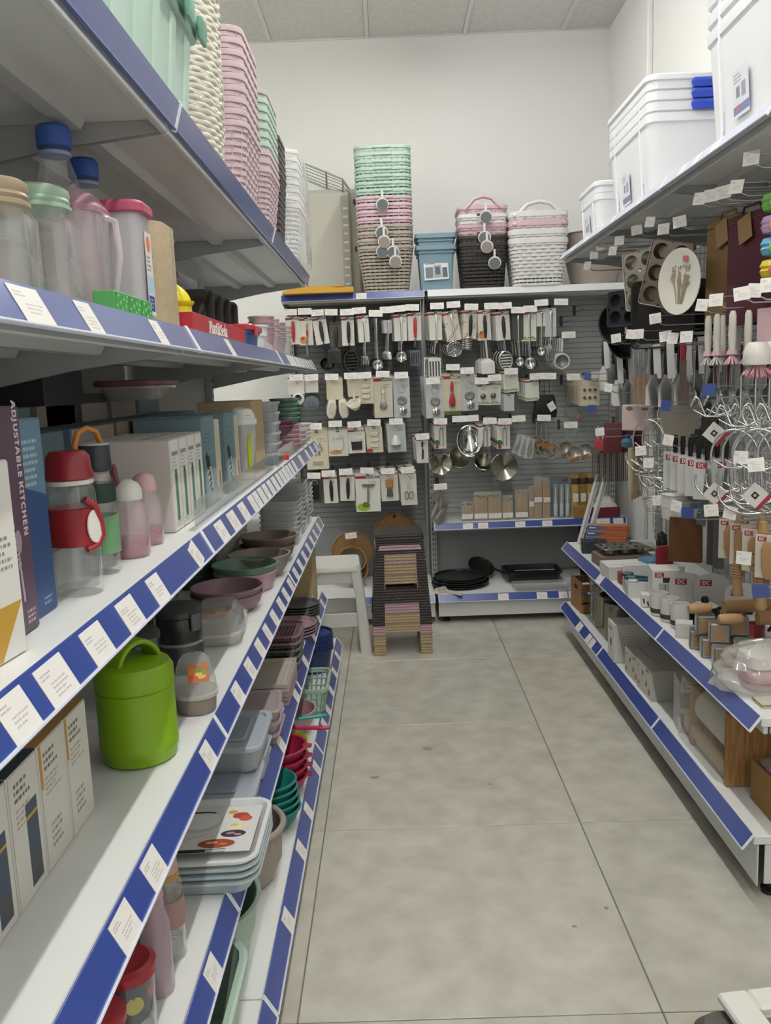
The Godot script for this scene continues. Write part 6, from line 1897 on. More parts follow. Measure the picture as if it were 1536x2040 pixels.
	for i in 5:
		t = thing("pan_lid", "dark round baking plate, %s from the bottom of the pile" % ORD[i], "baking plate", V(0.38 + 0.012 * (i % 2), y + 0.011 * i, -4.92), 0.2 * i, "round baking plates")
		part(t, "body", bowl(0.14, 0.165 - 0.004 * i, 0.018, 40), M("2d2e30", 0.35, 0.4))
		part(t, "foot_ring", lathe([[0.12, -0.0002], [0.122, 0.002]], 30), M("2d2e30", 0.4))
	t = thing("frying_pan", "small dark pan standing behind the round plates", "pan", V(0.52, y, -5.08), 0.5)
	part(t, "body", bowl(0.06, 0.08, 0.03, 30), M("2a2826", 0.4, 0.3), V(0, 0.05, 0), V(0.6, 0, 0))
	part(t, "handle", K("pan_handle", func(s): a_tube(s, [V(0.07, 0.06, 0), V(0.14, 0.02, 0.02), V(0.17, 0.004, 0.03)], 0.007, 6)), M("3a2c24", 0.5))
	t = thing("roasting_tin", "black rectangular roasting tin with a bright rim", "baking tin", V(0.82, y, -4.98), 0.0)
	part(t, "body", tub(0.33, 0.22, 0.03, 0.07, 0.9, 0.003, 0.008, 0.01), M("1d1e20", 0.3, 0.3))
	part(t, "rack", box(0.24, 0.004, 0.012, 0.001), chrome(), V(0.01, 0.071, 0.06))
	t = thing("food_cover", "low clear plastic tray in front of the roasting tin", "tray", V(0.84, y, -4.76), 0.0)
	part(t, "body", tub(0.33, 0.14, 0.02, 0.03, 0.94, 0.002, 0.004, 0.004), clear("b9bcbc", 0.3))
	t = thing("roasting_tin", "tall black tin leaning in the corner", "baking tin", V(1.24, y, -5.02), 0.0)
	t.rotation.x = -0.12
	part(t, "body", K("corner_tin", func(s):
		XF = Transform3D(Basis(Vector3.RIGHT, PI / 2), V(0, 0.17, 0.03))
		a_secs(s, [[0.22, 0.3, 0.03, 0.0], [0.25, 0.33, 0.03, 0.03], [0.262, 0.342, 0.034, 0.031], [0.262, 0.342, 0.034, 0.035], [0.245, 0.325, 0.03, 0.034], [0.215, 0.295, 0.03, 0.004]])), M("161718", 0.35, 0.2))
	t = thing("tongs", "cream plastic tongs lying across the base shelf edge", "tongs", V(0.255, y + 0.001, -4.74), 0.75)
	part(t, "head", secs([[0.09, 0.05, 0.008, 0.0], [0.085, 0.046, 0.008, 0.014]], 3), M("cfc8b4", 0.45))
	for k in 5:
		part(t, "tooth", box(0.008, 0.014, 0.03, 0.002), M("bdb6a2", 0.5), V(-0.032 + 0.016 * k, 0.02, 0))
	part(t, "handle", secs([[0.026, 0.13, 0.008, 0.002, 0.02, 0.085], [0.024, 0.126, 0.008, 0.014, 0.02, 0.085]], 3), M("cfc8b4", 0.45))
	# round wooden boards hung low on the left bay
	var brown := noisy("board_wood", "ffffff", 0.03, [[0.0, "7d5c34"], [0.5, "8f6c40"], [1.0, "a07c4e"]], 5.0, 0.5)
	for q in [[V(-0.262, 0.36, -5.06), 0.13, "round brown serving board with a cut-out bowl shape"], [V(0.004, 0.45, -5.14), 0.135, "round brown board behind the nested stools"], [V(-0.262, 0.345, -5.14), 0.13, "second round board behind the first"]]:
		t = thing("serving_board", q[2], "board", q[0], 0.0, "round boards")
		part(t, "disc", lathe([[q[1] - 0.003, 0.0], [q[1], 0.003], [q[1], 0.012], [q[1] - 0.003, 0.015]], 48), brown, Vector3.ZERO, V(PI / 2, 0, 0))
		part(t, "groove", lathe([[q[1] * 0.93, 0.0], [q[1] * 0.93, 0.001], [q[1] * 0.9, 0.0016], [q[1] * 0.9, 0.0]], 48, false, false), M("6c4822", 0.6), V(0, 0, 0.015), V(PI / 2, 0, 0))
		part(t, "hang_hole", lathe([[0.01, 0.0], [0.01, 0.0012], [0.0, 0.0014]], 14, true, false), M("2c2018", 0.7), V(0, q[1] * 0.8, 0.0152), V(PI / 2, 0, 0))
	for i in 2:
		t = thing("wooden_bowl", "brown wooden half bowl hung in front of the boards, %s" % ["upper", "lower"][i], "bowl", V(-0.262 + 0.01 * i, 0.305 - 0.055 * i, -5.0 + 0.012 * i), 0.0, "wooden half bowls")
		part(t, "body", bowl(0.04, 0.085, 0.045, 32), brown, Vector3.ZERO, V(1.0, 0, 0))
		part(t, "dark_inside", lathe([[0.074, 0.044], [0.05, 0.026], [0.0, 0.018]], 28, false, false), M("4a4436", 0.5), Vector3.ZERO, V(1.0, 0, 0))
	solo("price_ticket", "white price ticket on the round serving board", "ticket", card(0.07, 0.036, 0.001), label_mat(1), V(-0.262, 0.47, -5.0), V(0, 0, 0.08))

func back_top() -> void:
	var y := 1.886
	var cols := {"taupe": "a89c8a", "pink": "cda3b2", "mint": "a3c9b2"}
	stack_of(V(0.008, y, -5.080), ["taupe", "taupe", "taupe", "taupe", "pink", "pink", "pink", "pink", "mint", "mint", "mint", "mint", "mint", "mint", "mint"], cols, 0.31, 0.3, 0.255, 0.0385, "the tall back stack")
	var tag := func(p: Vector3, n: int, where: String) -> void:
		for i in n:
			var t := thing("swing_tag", "round picture swing tag, %s down on %s" % [ORD[i], where], "tag", p + V(0.012 * (i % 2), -0.052 * i, 0.004 * (i % 2)), 0.1 * (i % 3 - 1), "swing tags")
			part(t, "disc", lathe([[0.036, 0.0], [0.036, 0.001], [0.0, 0.0011]], 24, true, false), M("cfcdc6", 0.4), V(0, -0.06, 0), V(PI / 2, 0, 0))
			part(t, "picture", lathe([[0.031, 0.001], [0.031, 0.0016], [0.0, 0.0017]], 20, true, false), M("8c7d70" if i % 2 else "596068", 0.5), V(0, -0.064, 0), V(PI / 2, 0, 0))
			part(t, "strap", box(0.012, 0.05, 0.001, 0.0), M("dcdad4", 0.4), V(0, -0.01, 0))
	tag.call(V(0.0, 2.42, -4.905), 1, "the pink baskets")
	tag.call(V(-0.01, 2.27, -4.905), 3, "the taupe baskets")
	tag.call(V(0.05, 2.16, -4.905), 2, "the lowest basket")
	# blue bins
	var blue := M("6f97ab", 0.42)
	for i in 2:
		var t := thing("storage_bin", "blue rectangular bin, %s of the nested pair" % ["lower, with a picture label", "upper"][i], "bin", V(0.295, y + 0.065 * i, -5.060), 0.0, "blue bins")
		part(t, "body", secs([[0.175, 0.17, 0.012, 0.0], [0.205, 0.2, 0.014, 0.225], [0.232, 0.226, 0.016, 0.226], [0.234, 0.228, 0.016, 0.25], [0.2, 0.196, 0.014, 0.25], [0.17, 0.166, 0.012, 0.006]], 3), blue)
		part(t, "rim_line", secs([[0.214, 0.208, 0.014, 0.206], [0.218, 0.212, 0.014, 0.208], [0.218, 0.212, 0.014, 0.214], [0.21, 0.204, 0.014, 0.215]], 3, false, false), blue)
		if i == 0:
			part(t, "picture_label", card(0.14, 0.11, 0.0006), T("bin_label", 128, 100, func(im: Image):
				im.fill(Color("d9dadb"))
				im.fill_rect(Rect2i(8, 34, 40, 56), Color("6f7f88"))
				im.fill_rect(Rect2i(52, 24, 40, 66), Color("9fa8ac"))
				im.fill_rect(Rect2i(60, 34, 24, 40), Color("4e5a62"))
				im.fill_rect(Rect2i(96, 40, 26, 50), Color("55636c"))
				words(im, 10, 8, 50, 2, 8, Color("8a3a3a"), 3)), V(-0.002, 0.115, 0.0975), V(-0.065, 0, 0.04))
	# woven square bins: black below, pink and white above
	var sq := [["black", "2b2627", "black woven square bin, lowest of its stack", 0.0], ["black", "2b2627", "black woven square bin, second of its stack", 0.04], ["pink", "c799a6", "pink woven bin above the black ones", 0.1], ["white", "dcdcda", "white woven bin between the pink ones", 0.155], ["pink", "cfa0ae", "pink woven bin with an arched handle, topmost", 0.2]]
	for i in sq.size():
		var q: Array = sq[i]
		var t := thing("woven_bin", q[2], "bin", V(0.562, y + q[3], -5.050), 0.0, "woven square bins")
		var m := M(q[1], 0.5)
		part(t, "woven_wall", K("woven_bin", func(s): a_lattice(s, 0.27, 0.25, 0.03, 0.235, 12, 36, 0.85)), m).set_meta("kind", "stuff")
		part(t, "rim", rim_mesh(0.27, 0.25, 0.03, 0.23, 0.25, 0.006), m)
		if i == 4:
			part(t, "arched_handle", arch_mesh(), m, V(0, 0.25, 0.128))
			part(t, "arched_handle", arch_mesh(), m, V(0, 0.25, -0.128))
		part(t, "handle_slot", box(0.07, 0.014, 0.004, 0.001), M("3c3a3a" if i != 3 else "a8a8a6", 0.6), V(0, 0.2, 0.131))
	tag.call(V(0.575, 2.33, -4.895), 1, "the pink woven bin")
	tag.call(V(0.565, 2.22, -4.895), 2, "the black woven bin")
	tag.call(V(0.62, 2.08, -4.902), 1, "the lowest black bin")
	# white woven laundry baskets with arched handles
	for i in 4:
		var pink: bool = i == 2
		var t := thing("laundry_basket", ["white woven laundry basket, lowest of its stack", "white woven laundry basket, second of its stack", "pink laundry basket within the white stack", "white laundry basket, topmost of its stack"][i], "basket", V(0.872, y + 0.048 * i, -5.030), 0.0, "laundry baskets")
		var m := M("d9d9d6" if not pink else "cfa6ae", 0.45)
		part(t, "woven_wall", K("laundry_weave", func(s): a_lattice(s, 0.33, 0.28, 0.06, 0.235, 12, 40, 0.84)), m, Vector3.ZERO, Vector3.ZERO, Vector3.ONE).set_meta("kind", "stuff")
		part(t, "rim", rim_mesh(0.33, 0.28, 0.06, 0.23, 0.262, 0.006), m)
		if i > 1:
			part(t, "arched_handle", arch_mesh(), m, V(0, 0.258, 0.135), Vector3.ZERO, V(1.3, 1.1, 1))
			part(t, "arched_handle", arch_mesh(), m, V(0, 0.258, -0.135), Vector3.ZERO, V(1.3, 1.1, 1))
	# taupe tub in the corner
	var t2 := thing("tub", "large taupe tub in the corner behind the shelf", "tub", V(1.225, y, -5.100))
	part(t2, "body", bowl(0.13, 0.175, 0.3, 40, 1.0, 1.0, 0.008), M("a69788", 0.45))
	part(t2, "foot_ring", lathe([[0.1, -0.0002], [0.102, 0.003]], 30), M("a69788", 0.5))
	# yellow dustpan-like tray at the left end
	t2 = thing("yellow_tray", "yellow plastic tray lying on the left end of the top shelf", "tray", V(-0.385, y, -4.960), 0.05)
	part(t2, "pan", K("yellow_pan", func(s): a_poly(s, PackedVector2Array([Vector2(-0.2, 0.0), Vector2(0.2, 0.0), Vector2(0.2, 0.028), Vector2(0.1, 0.026), Vector2(0.06, 0.036), Vector2(-0.12, 0.034), Vector2(-0.2, 0.012)]), -0.12, 0.12)), M("d09a24", 0.42))
	part(t2, "raised_rib", box(0.26, 0.008, 0.02, 0.003), M("b9861c", 0.45), V(0.02, 0.036, 0.08))
	# electrical cabinet on the wall with vent slots and a conduit cage
	var e := thing("electrical_cabinet", "beige grey electrical cabinet on the back wall", "cabinet", V(-0.33, 2.2, -5.49), 0.0)
	part(e, "body", box(0.36, 0.72, 0.15, 0.006), M("b3b09f", 0.5))
	part(e, "door", box(0.3, 0.68, 0.01, 0.004), M("bcb9a8", 0.5), V(-0.025, 0, 0.079))
	for k in 3:
		part(e, "hinge", box(0.014, 0.03, 0.014, 0.003), M("3c3c3a", 0.5), V(0.158, 0.28 - 0.28 * k, 0.082))
	part(e, "side_channel", box(0.05, 0.66, 0.02, 0.003), M("a8a596", 0.5), V(0.1, -0.01, 0.09))
	for k in 12:
		part(e, "vent_slot", box(0.03, 0.014, 0.006, 0.001), M("d9d6c6", 0.5), V(0.1, 0.24 - 0.05 * k, 0.101))
	t2 = thing("wire_guard", "bent wire guard standing above the electrical cabinet", "wire guard", V(-0.38, 2.56, -5.44), 0.0)
	part(t2, "wires", K("guard", func(s):
		for k in 8:
			var a := TAU * k / 8
			var o := V(0, sin(a) * 0.05, cos(a) * 0.05)
			a_tube(s, [V(-0.1, 0.12, 0) + o, V(0.04, 0.06, 0) + o, V(0.14, 0.02, 0) + o * 0.9, V(0.19, -0.04, 0) + o * 0.6], 0.0022, 4)
		for q in [[V(-0.1, 0.12, 0), 0.05], [V(0.04, 0.06, 0), 0.05], [V(0.14, 0.02, 0), 0.046]]:
			var pts := []
			for i in 18:
				pts.append(q[0] + V(0, sin(TAU * i / 18) * q[1], cos(TAU * i / 18) * q[1]))
			a_tube(s, pts, 0.0028, 4, true)), M("8a8680", 0.4, 0.5))

func arch_mesh() -> Mesh:
	return K("arch_handle", func(s):
		a_tube(s, [V(-0.11, -0.02, 0), V(-0.08, 0.0, 0), V(-0.05, 0.035, 0), V(0, 0.048, 0), V(0.05, 0.035, 0), V(0.08, 0.0, 0), V(0.11, -0.02, 0)], 0.01, 8))

# ---------------------------------------------------------------- right side
func hook_r(z: float, y: float, which: String, tag := 1, x1 := 0.965, seedn := 0) -> void:
	var t := thing("display_hook", "chrome wire hook pointing into the aisle, %s" % which, "hook", V(x1, y, z), 0.0, "hooks on the right grid")
	part(t, "prong", K("prong_r%.3f" % x1, func(s):
		a_tube(s, [V(1.357 - x1, -0.004, 0), V(0.03, -0.004, 0), V(0.006, 0.008, 0)], 0.0026, 5)
		a_tube(s, [V(1.357 - x1, 0.03, 0), V(0.0, 0.03, 0)], 0.0018, 5)), M("b4b8b8", 0.25, 0.9))
	part(t, "back_plate", box(0.006, 0.05, 0.016, 0.001), M("8c9090", 0.4, 0.6), V(1.353 - x1, 0.012, 0))
	if tag > 0:
		part(t, "price_tag", card(0.041, 0.036, 0.0008), label_mat(seedn) if tag == 1 else M("2f468c", 0.4), V(-0.003, 0.02, 0.002), V(-0.15, -0.75 + 0.2 * (seedn % 3 - 1), 0.12 * (seedn % 3 - 1)))

func a_cup_plate(s: SurfaceTool, nx: int, ny: int, cell: float, r: float) -> void:
	# a flat plate with round openings: each cell runs from a circle to its square
	var sq := PackedVector2Array()
	var ci := PackedVector2Array()
	for i in 24:
		var a := TAU * i / 24 + PI / 24
		var d := Vector2(cos(a), sin(a))
		ci.append(d * r)
		sq.append(d * (cell / 2) / maxf(absf(d.x), absf(d.y)))
	for j in ny:
		for i in nx:
			var o := Vector2((i - (nx - 1) / 2.0) * cell, (j - (ny - 1) / 2.0) * cell)
			var A := PackedVector3Array()
			var B := PackedVector3Array()
			for k in 24:
				A.append(V(ci[k].x + o.x, ci[k].y + o.y, 0))
				B.append(V(sq[k].x + o.x, sq[k].y + o.y, 0))
			a_loft(s, [A, B], false, false)

func muffin_tin(label: String, pos: Vector3, turn: float, hex: String, metal: float, nx := 2, ny := 3, cell := 0.08, lean := 0.0) -> void:
	var t := thing("muffin_tin", label, "baking tin", pos, turn, "muffin tins")
	t.rotation.z = lean
	var m := M(hex, 0.34, metal)
	part(t, "plate", K("cupplate%d%d%.3f" % [nx, ny, cell], func(s): a_cup_plate(s, nx, ny, cell, cell * 0.38)), m, V(0, -ny * cell / 2, 0))
	part(t, "rim", K("cuprim%d%d%.3f" % [nx, ny, cell], func(s):
		var pts := []
		for p in rr(nx * cell + 0.004, ny * cell + 0.004, 0.012, 3):
			pts.append(V(p.x, p.y, 0))
		a_tube(s, pts, 0.003, 5, true)), m, V(0, -ny * cell / 2, 0))
	var cup := lathe([[cell * 0.38, 0.0], [cell * 0.3, -0.028], [cell * 0.27, -0.03], [0.0, -0.03]], 22, false, false)
	for j in ny:
		for i in nx:
			part(t, "cup", cup, m, V((i - (nx - 1) / 2.0) * cell, -(j + 0.5) * cell, 0), V(PI / 2, 0, 0))

func dc_logo(t: Node3D, at: Vector3, w: float, rot := Vector3.ZERO) -> void:
	var r := part(t, "red_block", box(w, w * 0.55, 0.0006, 0.0), M("a3202a", 0.45), at, rot)
	part(r, "lettering", text_mesh("DC", w * 0.52, 0.0005), M("e4e0dc", 0.5), V(0, 0, 0.0006))

func slab(label: String, cat: String, nm: String, pos: Vector3, turn: float, size: Vector3, mat: Material, group := "") -> Node3D:
	var t := thing(nm, label, cat, pos, turn, group)
	part(t, "body", secs([[size.x, size.z, 0.012, -size.y], [size.x * 1.01, size.z * 1.1, 0.014, -size.y + 0.01], [size.x, size.z, 0.012, -size.y * 0.5], [size.x * 0.98, size.z * 0.9, 0.01, -0.006], [size.x * 0.96, size.z * 0.6, 0.008, 0.0]], 3), mat)
	return t

func right_hooks() -> void:
	var rowA := [-4.05, -3.92, -3.8, -3.6, -3.5, -3.26, -3.1, -2.95, -2.79, -2.62, -2.53, -2.44, -2.35, -2.26]
	for i in rowA.size():
		hook_r(rowA[i], [1.86, 1.89, 1.91, 1.86, 1.885, 1.885, 1.885, 1.835, 1.83, 1.865, 1.855, 1.845, 1.84, 1.89][i], "%s of the top row" % ORD[i], 1, 0.945, i)
	var rest := [[-2.61, 1.555, 1], [-2.5, 1.56, 1], [-2.32, 1.56, 1], [-2.24, 1.56, 1], [-2.16, 1.565, 1], [-3.58, 1.505, 1], [-3.37, 1.51, 1], [-3.26, 1.505, 1], [-2.945, 1.48, 1], [-2.87, 1.47, 1], [-2.74, 1.468, 1], [-3.06, 1.548, 1], [-2.93, 1.245, 2], [-2.54, 1.303, 2], [-3.22, 1.065, 1], [-2.9, 1.128, 1], [-3.12, 1.028, 1], [-3.0, 0.905, 1], [-2.81, 0.912, 1], [-2.7, 0.906, 2], [-2.5, 0.945, 1], [-2.36, 0.96, 1], [-2.3, 1.122, 1], [-2.2, 1.112, 1], [-4.1, 1.35, 2], [-4.0, 1.2, 2], [-3.85, 1.1, 1], [-3.7, 1.3, 1], [-2.26, 0.85, 1], [-2.15, 0.785, 2]]
	for i in rest.size():
		var y: float = rest[i][1]
		var row := "second row" if y > 1.4 else ("third row" if y > 1.2 else ("fourth row" if y > 1.0 else "lowest row"))
		hook_r(rest[i][0], y, "%s, number %s" % [row, ORD[i] if i < 26 else ["twenty-seventh", "twenty-eighth", "twenty-ninth", "thirtieth"][i - 26]], rest[i][2], 0.955, i)
	var face := -PI / 2 + 0.35
	# baking tins and moulds
	muffin_tin("silver six-cup muffin tin hanging nearest the corner", V(1.02, 1.862, -3.5), face + 0.35, "b4aea2", 0.9, 2, 3, 0.075, 0.1)
	muffin_tin("silver muffin tin hanging behind the oval plate", V(1.06, 1.85, -3.2), face + 0.5, "857c72", 0.9, 2, 3, 0.078, -0.25)
	muffin_tin("second silver muffin tin behind the first", V(1.12, 1.862, -3.53), face + 0.3, "8c867c", 0.9, 2, 3, 0.075, 0.0)
	muffin_tin("black silicone mould with round cups below the silver tin", V(1.02, 1.72, -3.62), face + 0.4, "22262c", 0.0, 3, 2, 0.07)
	muffin_tin("black silicone mould, second behind the first", V(1.1, 1.72, -3.66), face + 0.4, "1b1e22", 0.0, 3, 2, 0.07)
	for i in 3:
		var t := thing("baking_sheet", "dark baking sheet hanging below the muffin tins, %s in line" % ORD[i], "baking tin", V(1.06 + 0.06 * i, 1.73 - 0.01 * i, -3.3 - 0.03 * i), face + 0.45, "dark baking sheets")
		part(t, "tray", K("sheet_tray", func(s):
			XF = Transform3D(Basis(Vector3.RIGHT, -PI / 2), V(0, -0.13, 0))
			a_secs(s, [[0.22, 0.22, 0.02, 0.0], [0.25, 0.25, 0.022, -0.016], [0.26, 0.26, 0.024, -0.016], [0.26, 0.26, 0.024, -0.014], [0.246, 0.246, 0.02, -0.014], [0.216, 0.216, 0.018, 0.002]])), M("2b2b29", 0.4, 0.3))
		part(t, "sticker", lathe([[0.034, 0.0], [0.034, 0.0008], [0.0, 0.0009]], 20, true, false), M("5c5c57", 0.5), V(0.02, -0.1, 0.0 + 0.003), V(PI / 2, 0, 0))
	for i in 3:
		var t := thing("cake_mould", "black round cake mould hanging in the corner bay, %s" % ["upper", "middle", "lower"][i], "baking tin", V(1.05 + 0.05 * i, 1.6 - 0.06 * i, -3.84 - 0.04 * i), face + 0.4, "black cake moulds")
		part(t, "body", bowl(0.08, 0.09, 0.05, 30), M("191b1e", 0.4), Vector3.ZERO, V(PI / 2 + 0.1, 0, 0))
		part(t, "label_strip", box(0.012, 0.1, 0.001, 0.0), M("c9c7c0", 0.5), V(0.05, 0, 0.052))
	# oval plate with grasses
	var t := thing("plate", "cream plate with printed brown grasses, wrapped in film", "plate", V(0.955, 1.665, -2.79), face - 0.02)
	t.rotation.z = -0.12
	part(t, "body", lathe([[0.07, 0.0], [0.1, 0.012], [0.104, 0.013], [0.104, 0.016], [0.09, 0.013], [0.068, 0.005], [0.0, 0.004]], 40, true, false), M("d0ccbe", 0.4), Vector3.ZERO, V(PI / 2, 0, 0))
	part(t, "grass_print", K("grass_print", func(s):
		var r := RandomNumberGenerator.new()
		r.seed = 12
		for k in 16:
			var x := r.randf_range(-0.03, 0.03)
			a_tube(s, [V(x * 0.5, -0.07, 0), V(x, -0.02, 0), V(x * 1.6, r.randf_range(0.0, 0.05), 0)], 0.0011, 4)
			for q in 3:
				a_box(s, V(x * 1.5 + r.randf_range(-0.008, 0.008), r.randf_range(-0.01, 0.05), 0), V(0.005, 0.008, 0.0012), 0.0)), M("9a8868", 0.6), V(0, 0, 0.007)).set_meta("kind", "stuff")
	part(t, "red_sticker", box(0.024, 0.018, 0.001, 0.0), M("a8544a", 0.5), V(0.02, 0.07, 0.013))
	# felt storage bags with kraft tags
	var felt := noisy("felt", "8c6f45", 0.2, [[0.0, "d0d0d0"], [1.0, "ffffff"]], 9.0, 0.95)
	for q in [[V(1.05, 1.835, -2.67), felt, "brown felt bag with a kraft swing tag", 0.31], [V(1.05, 1.82, -2.5), M("4e1526", 0.8), "burgundy felt bag with a kraft swing tag", 0.31], [V(1.1, 1.835, -2.73), felt, "second brown felt bag behind the first", 0.31], [V(1.12, 1.82, -2.51), M("4e1526", 0.8), "second burgundy felt bag behind the first", 0.31]]:
		var b := slab(q[2], "bag", "felt_bag", q[0], face - 0.15, V(0.2, q[3], 0.03), q[1], "felt bags")
		part(b, "swing_tag", box(0.06, 0.075, 0.002, 0.0005), M("8f6a3c", 0.7), V(0.0, -0.045, 0.022), V(-0.1, 0, 0.3))
		part(b, "stitching", box(0.19, 0.003, 0.028, 0.001), M("5c4628", 0.8), V(0, -0.02, 0.002))
		part(b, "handle", K("bag_handle", func(s): a_tube(s, [V(-0.05, -0.01, 0), V(-0.035, 0.02, 0), V(0.035, 0.02, 0), V(0.05, -0.01, 0)], 0.004, 6)), q[1])
	# bright toys on the nearest hooks
	for i in 4:
		var b := thing("toy_whisk", "bright %s baby rattle on a red card at the right edge" % ["green", "lilac", "blue", "yellow"][i], "toy", V(1.0, 1.80 - 0.055 * i, -2.26), 0.0, "baby rattles")
		part(b, "knob", lathe([[0.0, -0.026], [0.02, -0.02], [0.026, -0.006], [0.022, 0.0], [0.026, 0.006], [0.02, 0.02], [0.0, 0.026]], 20), M(["5fae3c", "b98cc0", "4a9ac4", "d0b41c"][i], 0.35))
		part(b, "grip_ring", lathe([[0.014, -0.004], [0.018, 0.0], [0.014, 0.004], [0.011, 0.0]], 16, false, false), M(["d07a9a", "d0b41c", "5fae3c", "c05a5a"][i], 0.35), V(0, -0.004, 0.028), V(PI / 2, 0, 0))
	# cream handled brushes
	for q in [[-2.64, 0], [-2.57, 1], [-2.455, 2]]:
		for k in 3:
			var b := thing("washing_brush", "cream handled brush, %s on the %s brush hook" % [ORD[k], ["first", "second", "third"][q[1]]], "brush", V(0.985 + 0.045 * k, 1.545, q[0]), face, "cream handled brushes")
			part(b, "handle", secs([[0.02, 0.012, 0.005, -0.11], [0.024, 0.014, 0.006, -0.06], [0.022, 0.013, 0.006, -0.01], [0.012, 0.008, 0.003, 0.0]], 4), M("d4cfc2", 0.4))
			part(b, "collar", secs([[0.03, 0.02, 0.006, -0.122], [0.024, 0.014, 0.005, -0.108]], 4), M("c99aa0", 0.4))
			part(b, "scrub_head", K("scrub", func(s):
				for i in 10:
					var a := TAU * i / 10
					a_tube(s, [V(0, -0.12, 0), V(cos(a) * 0.02, -0.15, sin(a) * 0.02)], 0.003, 5)), M("b9b4b0" if q[1] < 2 else "c98f98", 0.4))
	for k in 4:
		var b := thing("scrub_brush", "pink bristle brush with cream cap, %s in line at the right edge" % ORD[k], "brush", V(0.99 + 0.05 * k, 1.44, -2.3), face, "pink bristle brushes")
		part(b, "cap", lathe([[0.034, -0.05], [0.036, -0.045], [0.034, -0.035], [0.036, -0.028], [0.034, -0.018], [0.03, 0.0], [0.022, 0.01]], 24), M("d8d4ca", 0.4))
		part(b, "card", card(0.07, 0.12, 0.001), M("c9a0a4", 0.5), V(0, 0.04, -0.03))
		part(b, "bristles", K("pink_bristles", func(s):
			var r := RandomNumberGenerator.new()
			r.seed = 3
			for i in 44:
				var a := r.randf() * TAU
				var e := r.randf_range(0.012, 0.042)
				a_tube(s, [V(cos(a) * 0.012, -0.05, sin(a) * 0.012), V(cos(a) * e, -0.095 + e * 0.5, sin(a) * e)], 0.0022, 4)), M("cf8494", 0.45)).set_meta("kind", "stuff")
	# tools in sleeves with wooden handles
	for i in 4:
		for k in 2:
			var b := thing("grill_tool", "grill tool with a wooden handle in a clear sleeve, %s, %s" % [ORD[i], ["front", "rear"][k]], "utensil", V(1.03 + 0.06 * k, 1.5, -3.57 + 0.07 * i), face + 0.3, "wooden handled tools")
			part(b, "wooden_handle", secs([[0.014, 0.014, 0.005, -0.25], [0.02, 0.018, 0.007, -0.22], [0.016, 0.015, 0.006, -0.14], [0.01, 0.01, 0.004, -0.12]], 4), M("a8723a", 0.5))
			part(b, "steel_blade", secs([[0.008, 0.003, 0.001, -0.125], [0.022, 0.003, 0.001, -0.06], [0.03, 0.003, 0.001, 0.0]], 2), steel())
			part(b, "sleeve", box(0.036, 0.27, 0.022, 0.004), clear("c9d0d0", 0.14), V(0, -0.125, 0))
	# black-handled turners with white cards
	for q in [[V(1.03, 1.49, -3.33), 0], [V(1.03, 1.49, -3.17), 1], [V(1.05, 1.54, -4.17), 2], [V(1.05, 1.47, -3.93), 3], [V(1.05, 1.5, -3.05), 4]]:
		for k in 3:
			var b := thing("turner", "black handled turner with a white card, %s hook, %s in line" % [ORD[q[1]], ORD[k]], "utensil", q[0] + V(0.05 * k, 0.003 * k, 0.004 * k), face + 0.25, "black handled turners")
			part(b, "handle", secs([[0.018, 0.012, 0.005, -0.12], [0.022, 0.014, 0.006, -0.08], [0.018, 0.012, 0.005, -0.02], [0.01, 0.008, 0.003, 0.0]], 4), M("1a1b1c", 0.35))
			part(b, "card", box(0.03, 0.13, 0.001, 0.0), M("d4d4ce", 0.5), V(0.026, -0.07, 0.008), V(0, 0.2, 0.06))
			part(b, "blade", secs([[0.07, 0.002, 0.0008, -0.24], [0.065, 0.002, 0.0008, -0.17], [0.014, 0.004, 0.0015, -0.12]], 2), steel() if k % 2 == 0 else M("8a8e8e", 0.4, 0.8))
	t = thing("grater", "red handled flat grater beside the black turners", "utensil", V(1.03, 1.49, -2.99), face + 0.2)
	part(t, "handle", secs([[0.02, 0.012, 0.005, -0.07], [0.024, 0.014, 0.006, -0.03], [0.016, 0.01, 0.004, 0.0]], 4), M("a32430", 0.35))
	part(t, "blade", box(0.03, 0.16, 0.003, 0.001), M("8c7a74", 0.4, 0.7), V(0, -0.15, 0))
	t = thing("fish_slice", "plain steel slice hanging below the turners", "utensil", V(1.04, 1.33, -3.3), face + 0.5)
	t.rotation.z = 0.25
	part(t, "blade", poly("fish_slice", [Vector2(-0.01, 0), Vector2(0.01, 0), Vector2(0.03, -0.1), Vector2(-0.01, -0.13)], 0, 0.002), M("b8bab4", 0.3, 0.9))
	part(t, "neck", box(0.012, 0.05, 0.004, 0.001), steel(), V(0, 0.02, 0))
	# large splatter screen
	for k in 2:
		t = thing("splatter_screen", "large round mesh splatter screen, %s" % ["front one", "rear one"][k], "screen", V(1.06 + 0.07 * k, 1.22, -3.1 - 0.02 * k), face - 0.05, "splatter screens")
		part(t, "mesh_disc", lathe([[0.118, -0.001], [0.118, 0.001], [0.0, 0.0015]], 48, true, false), M("8a8478", 0.45, 0.5), Vector3.ZERO, V(PI / 2, 0, 0))
		part(t, "rim", lathe([[0.118, -0.003], [0.122, 0.0], [0.118, 0.003], [0.115, 0.0]], 48, false, false), chrome(), Vector3.ZERO, V(PI / 2, 0, 0))
		part(t, "handle", K("splat_handle", func(s): a_tube(s, [V(0, 0.12, 0), V(0, 0.2, 0), V(0.01, 0.26, 0)], 0.004, 6)), chrome())
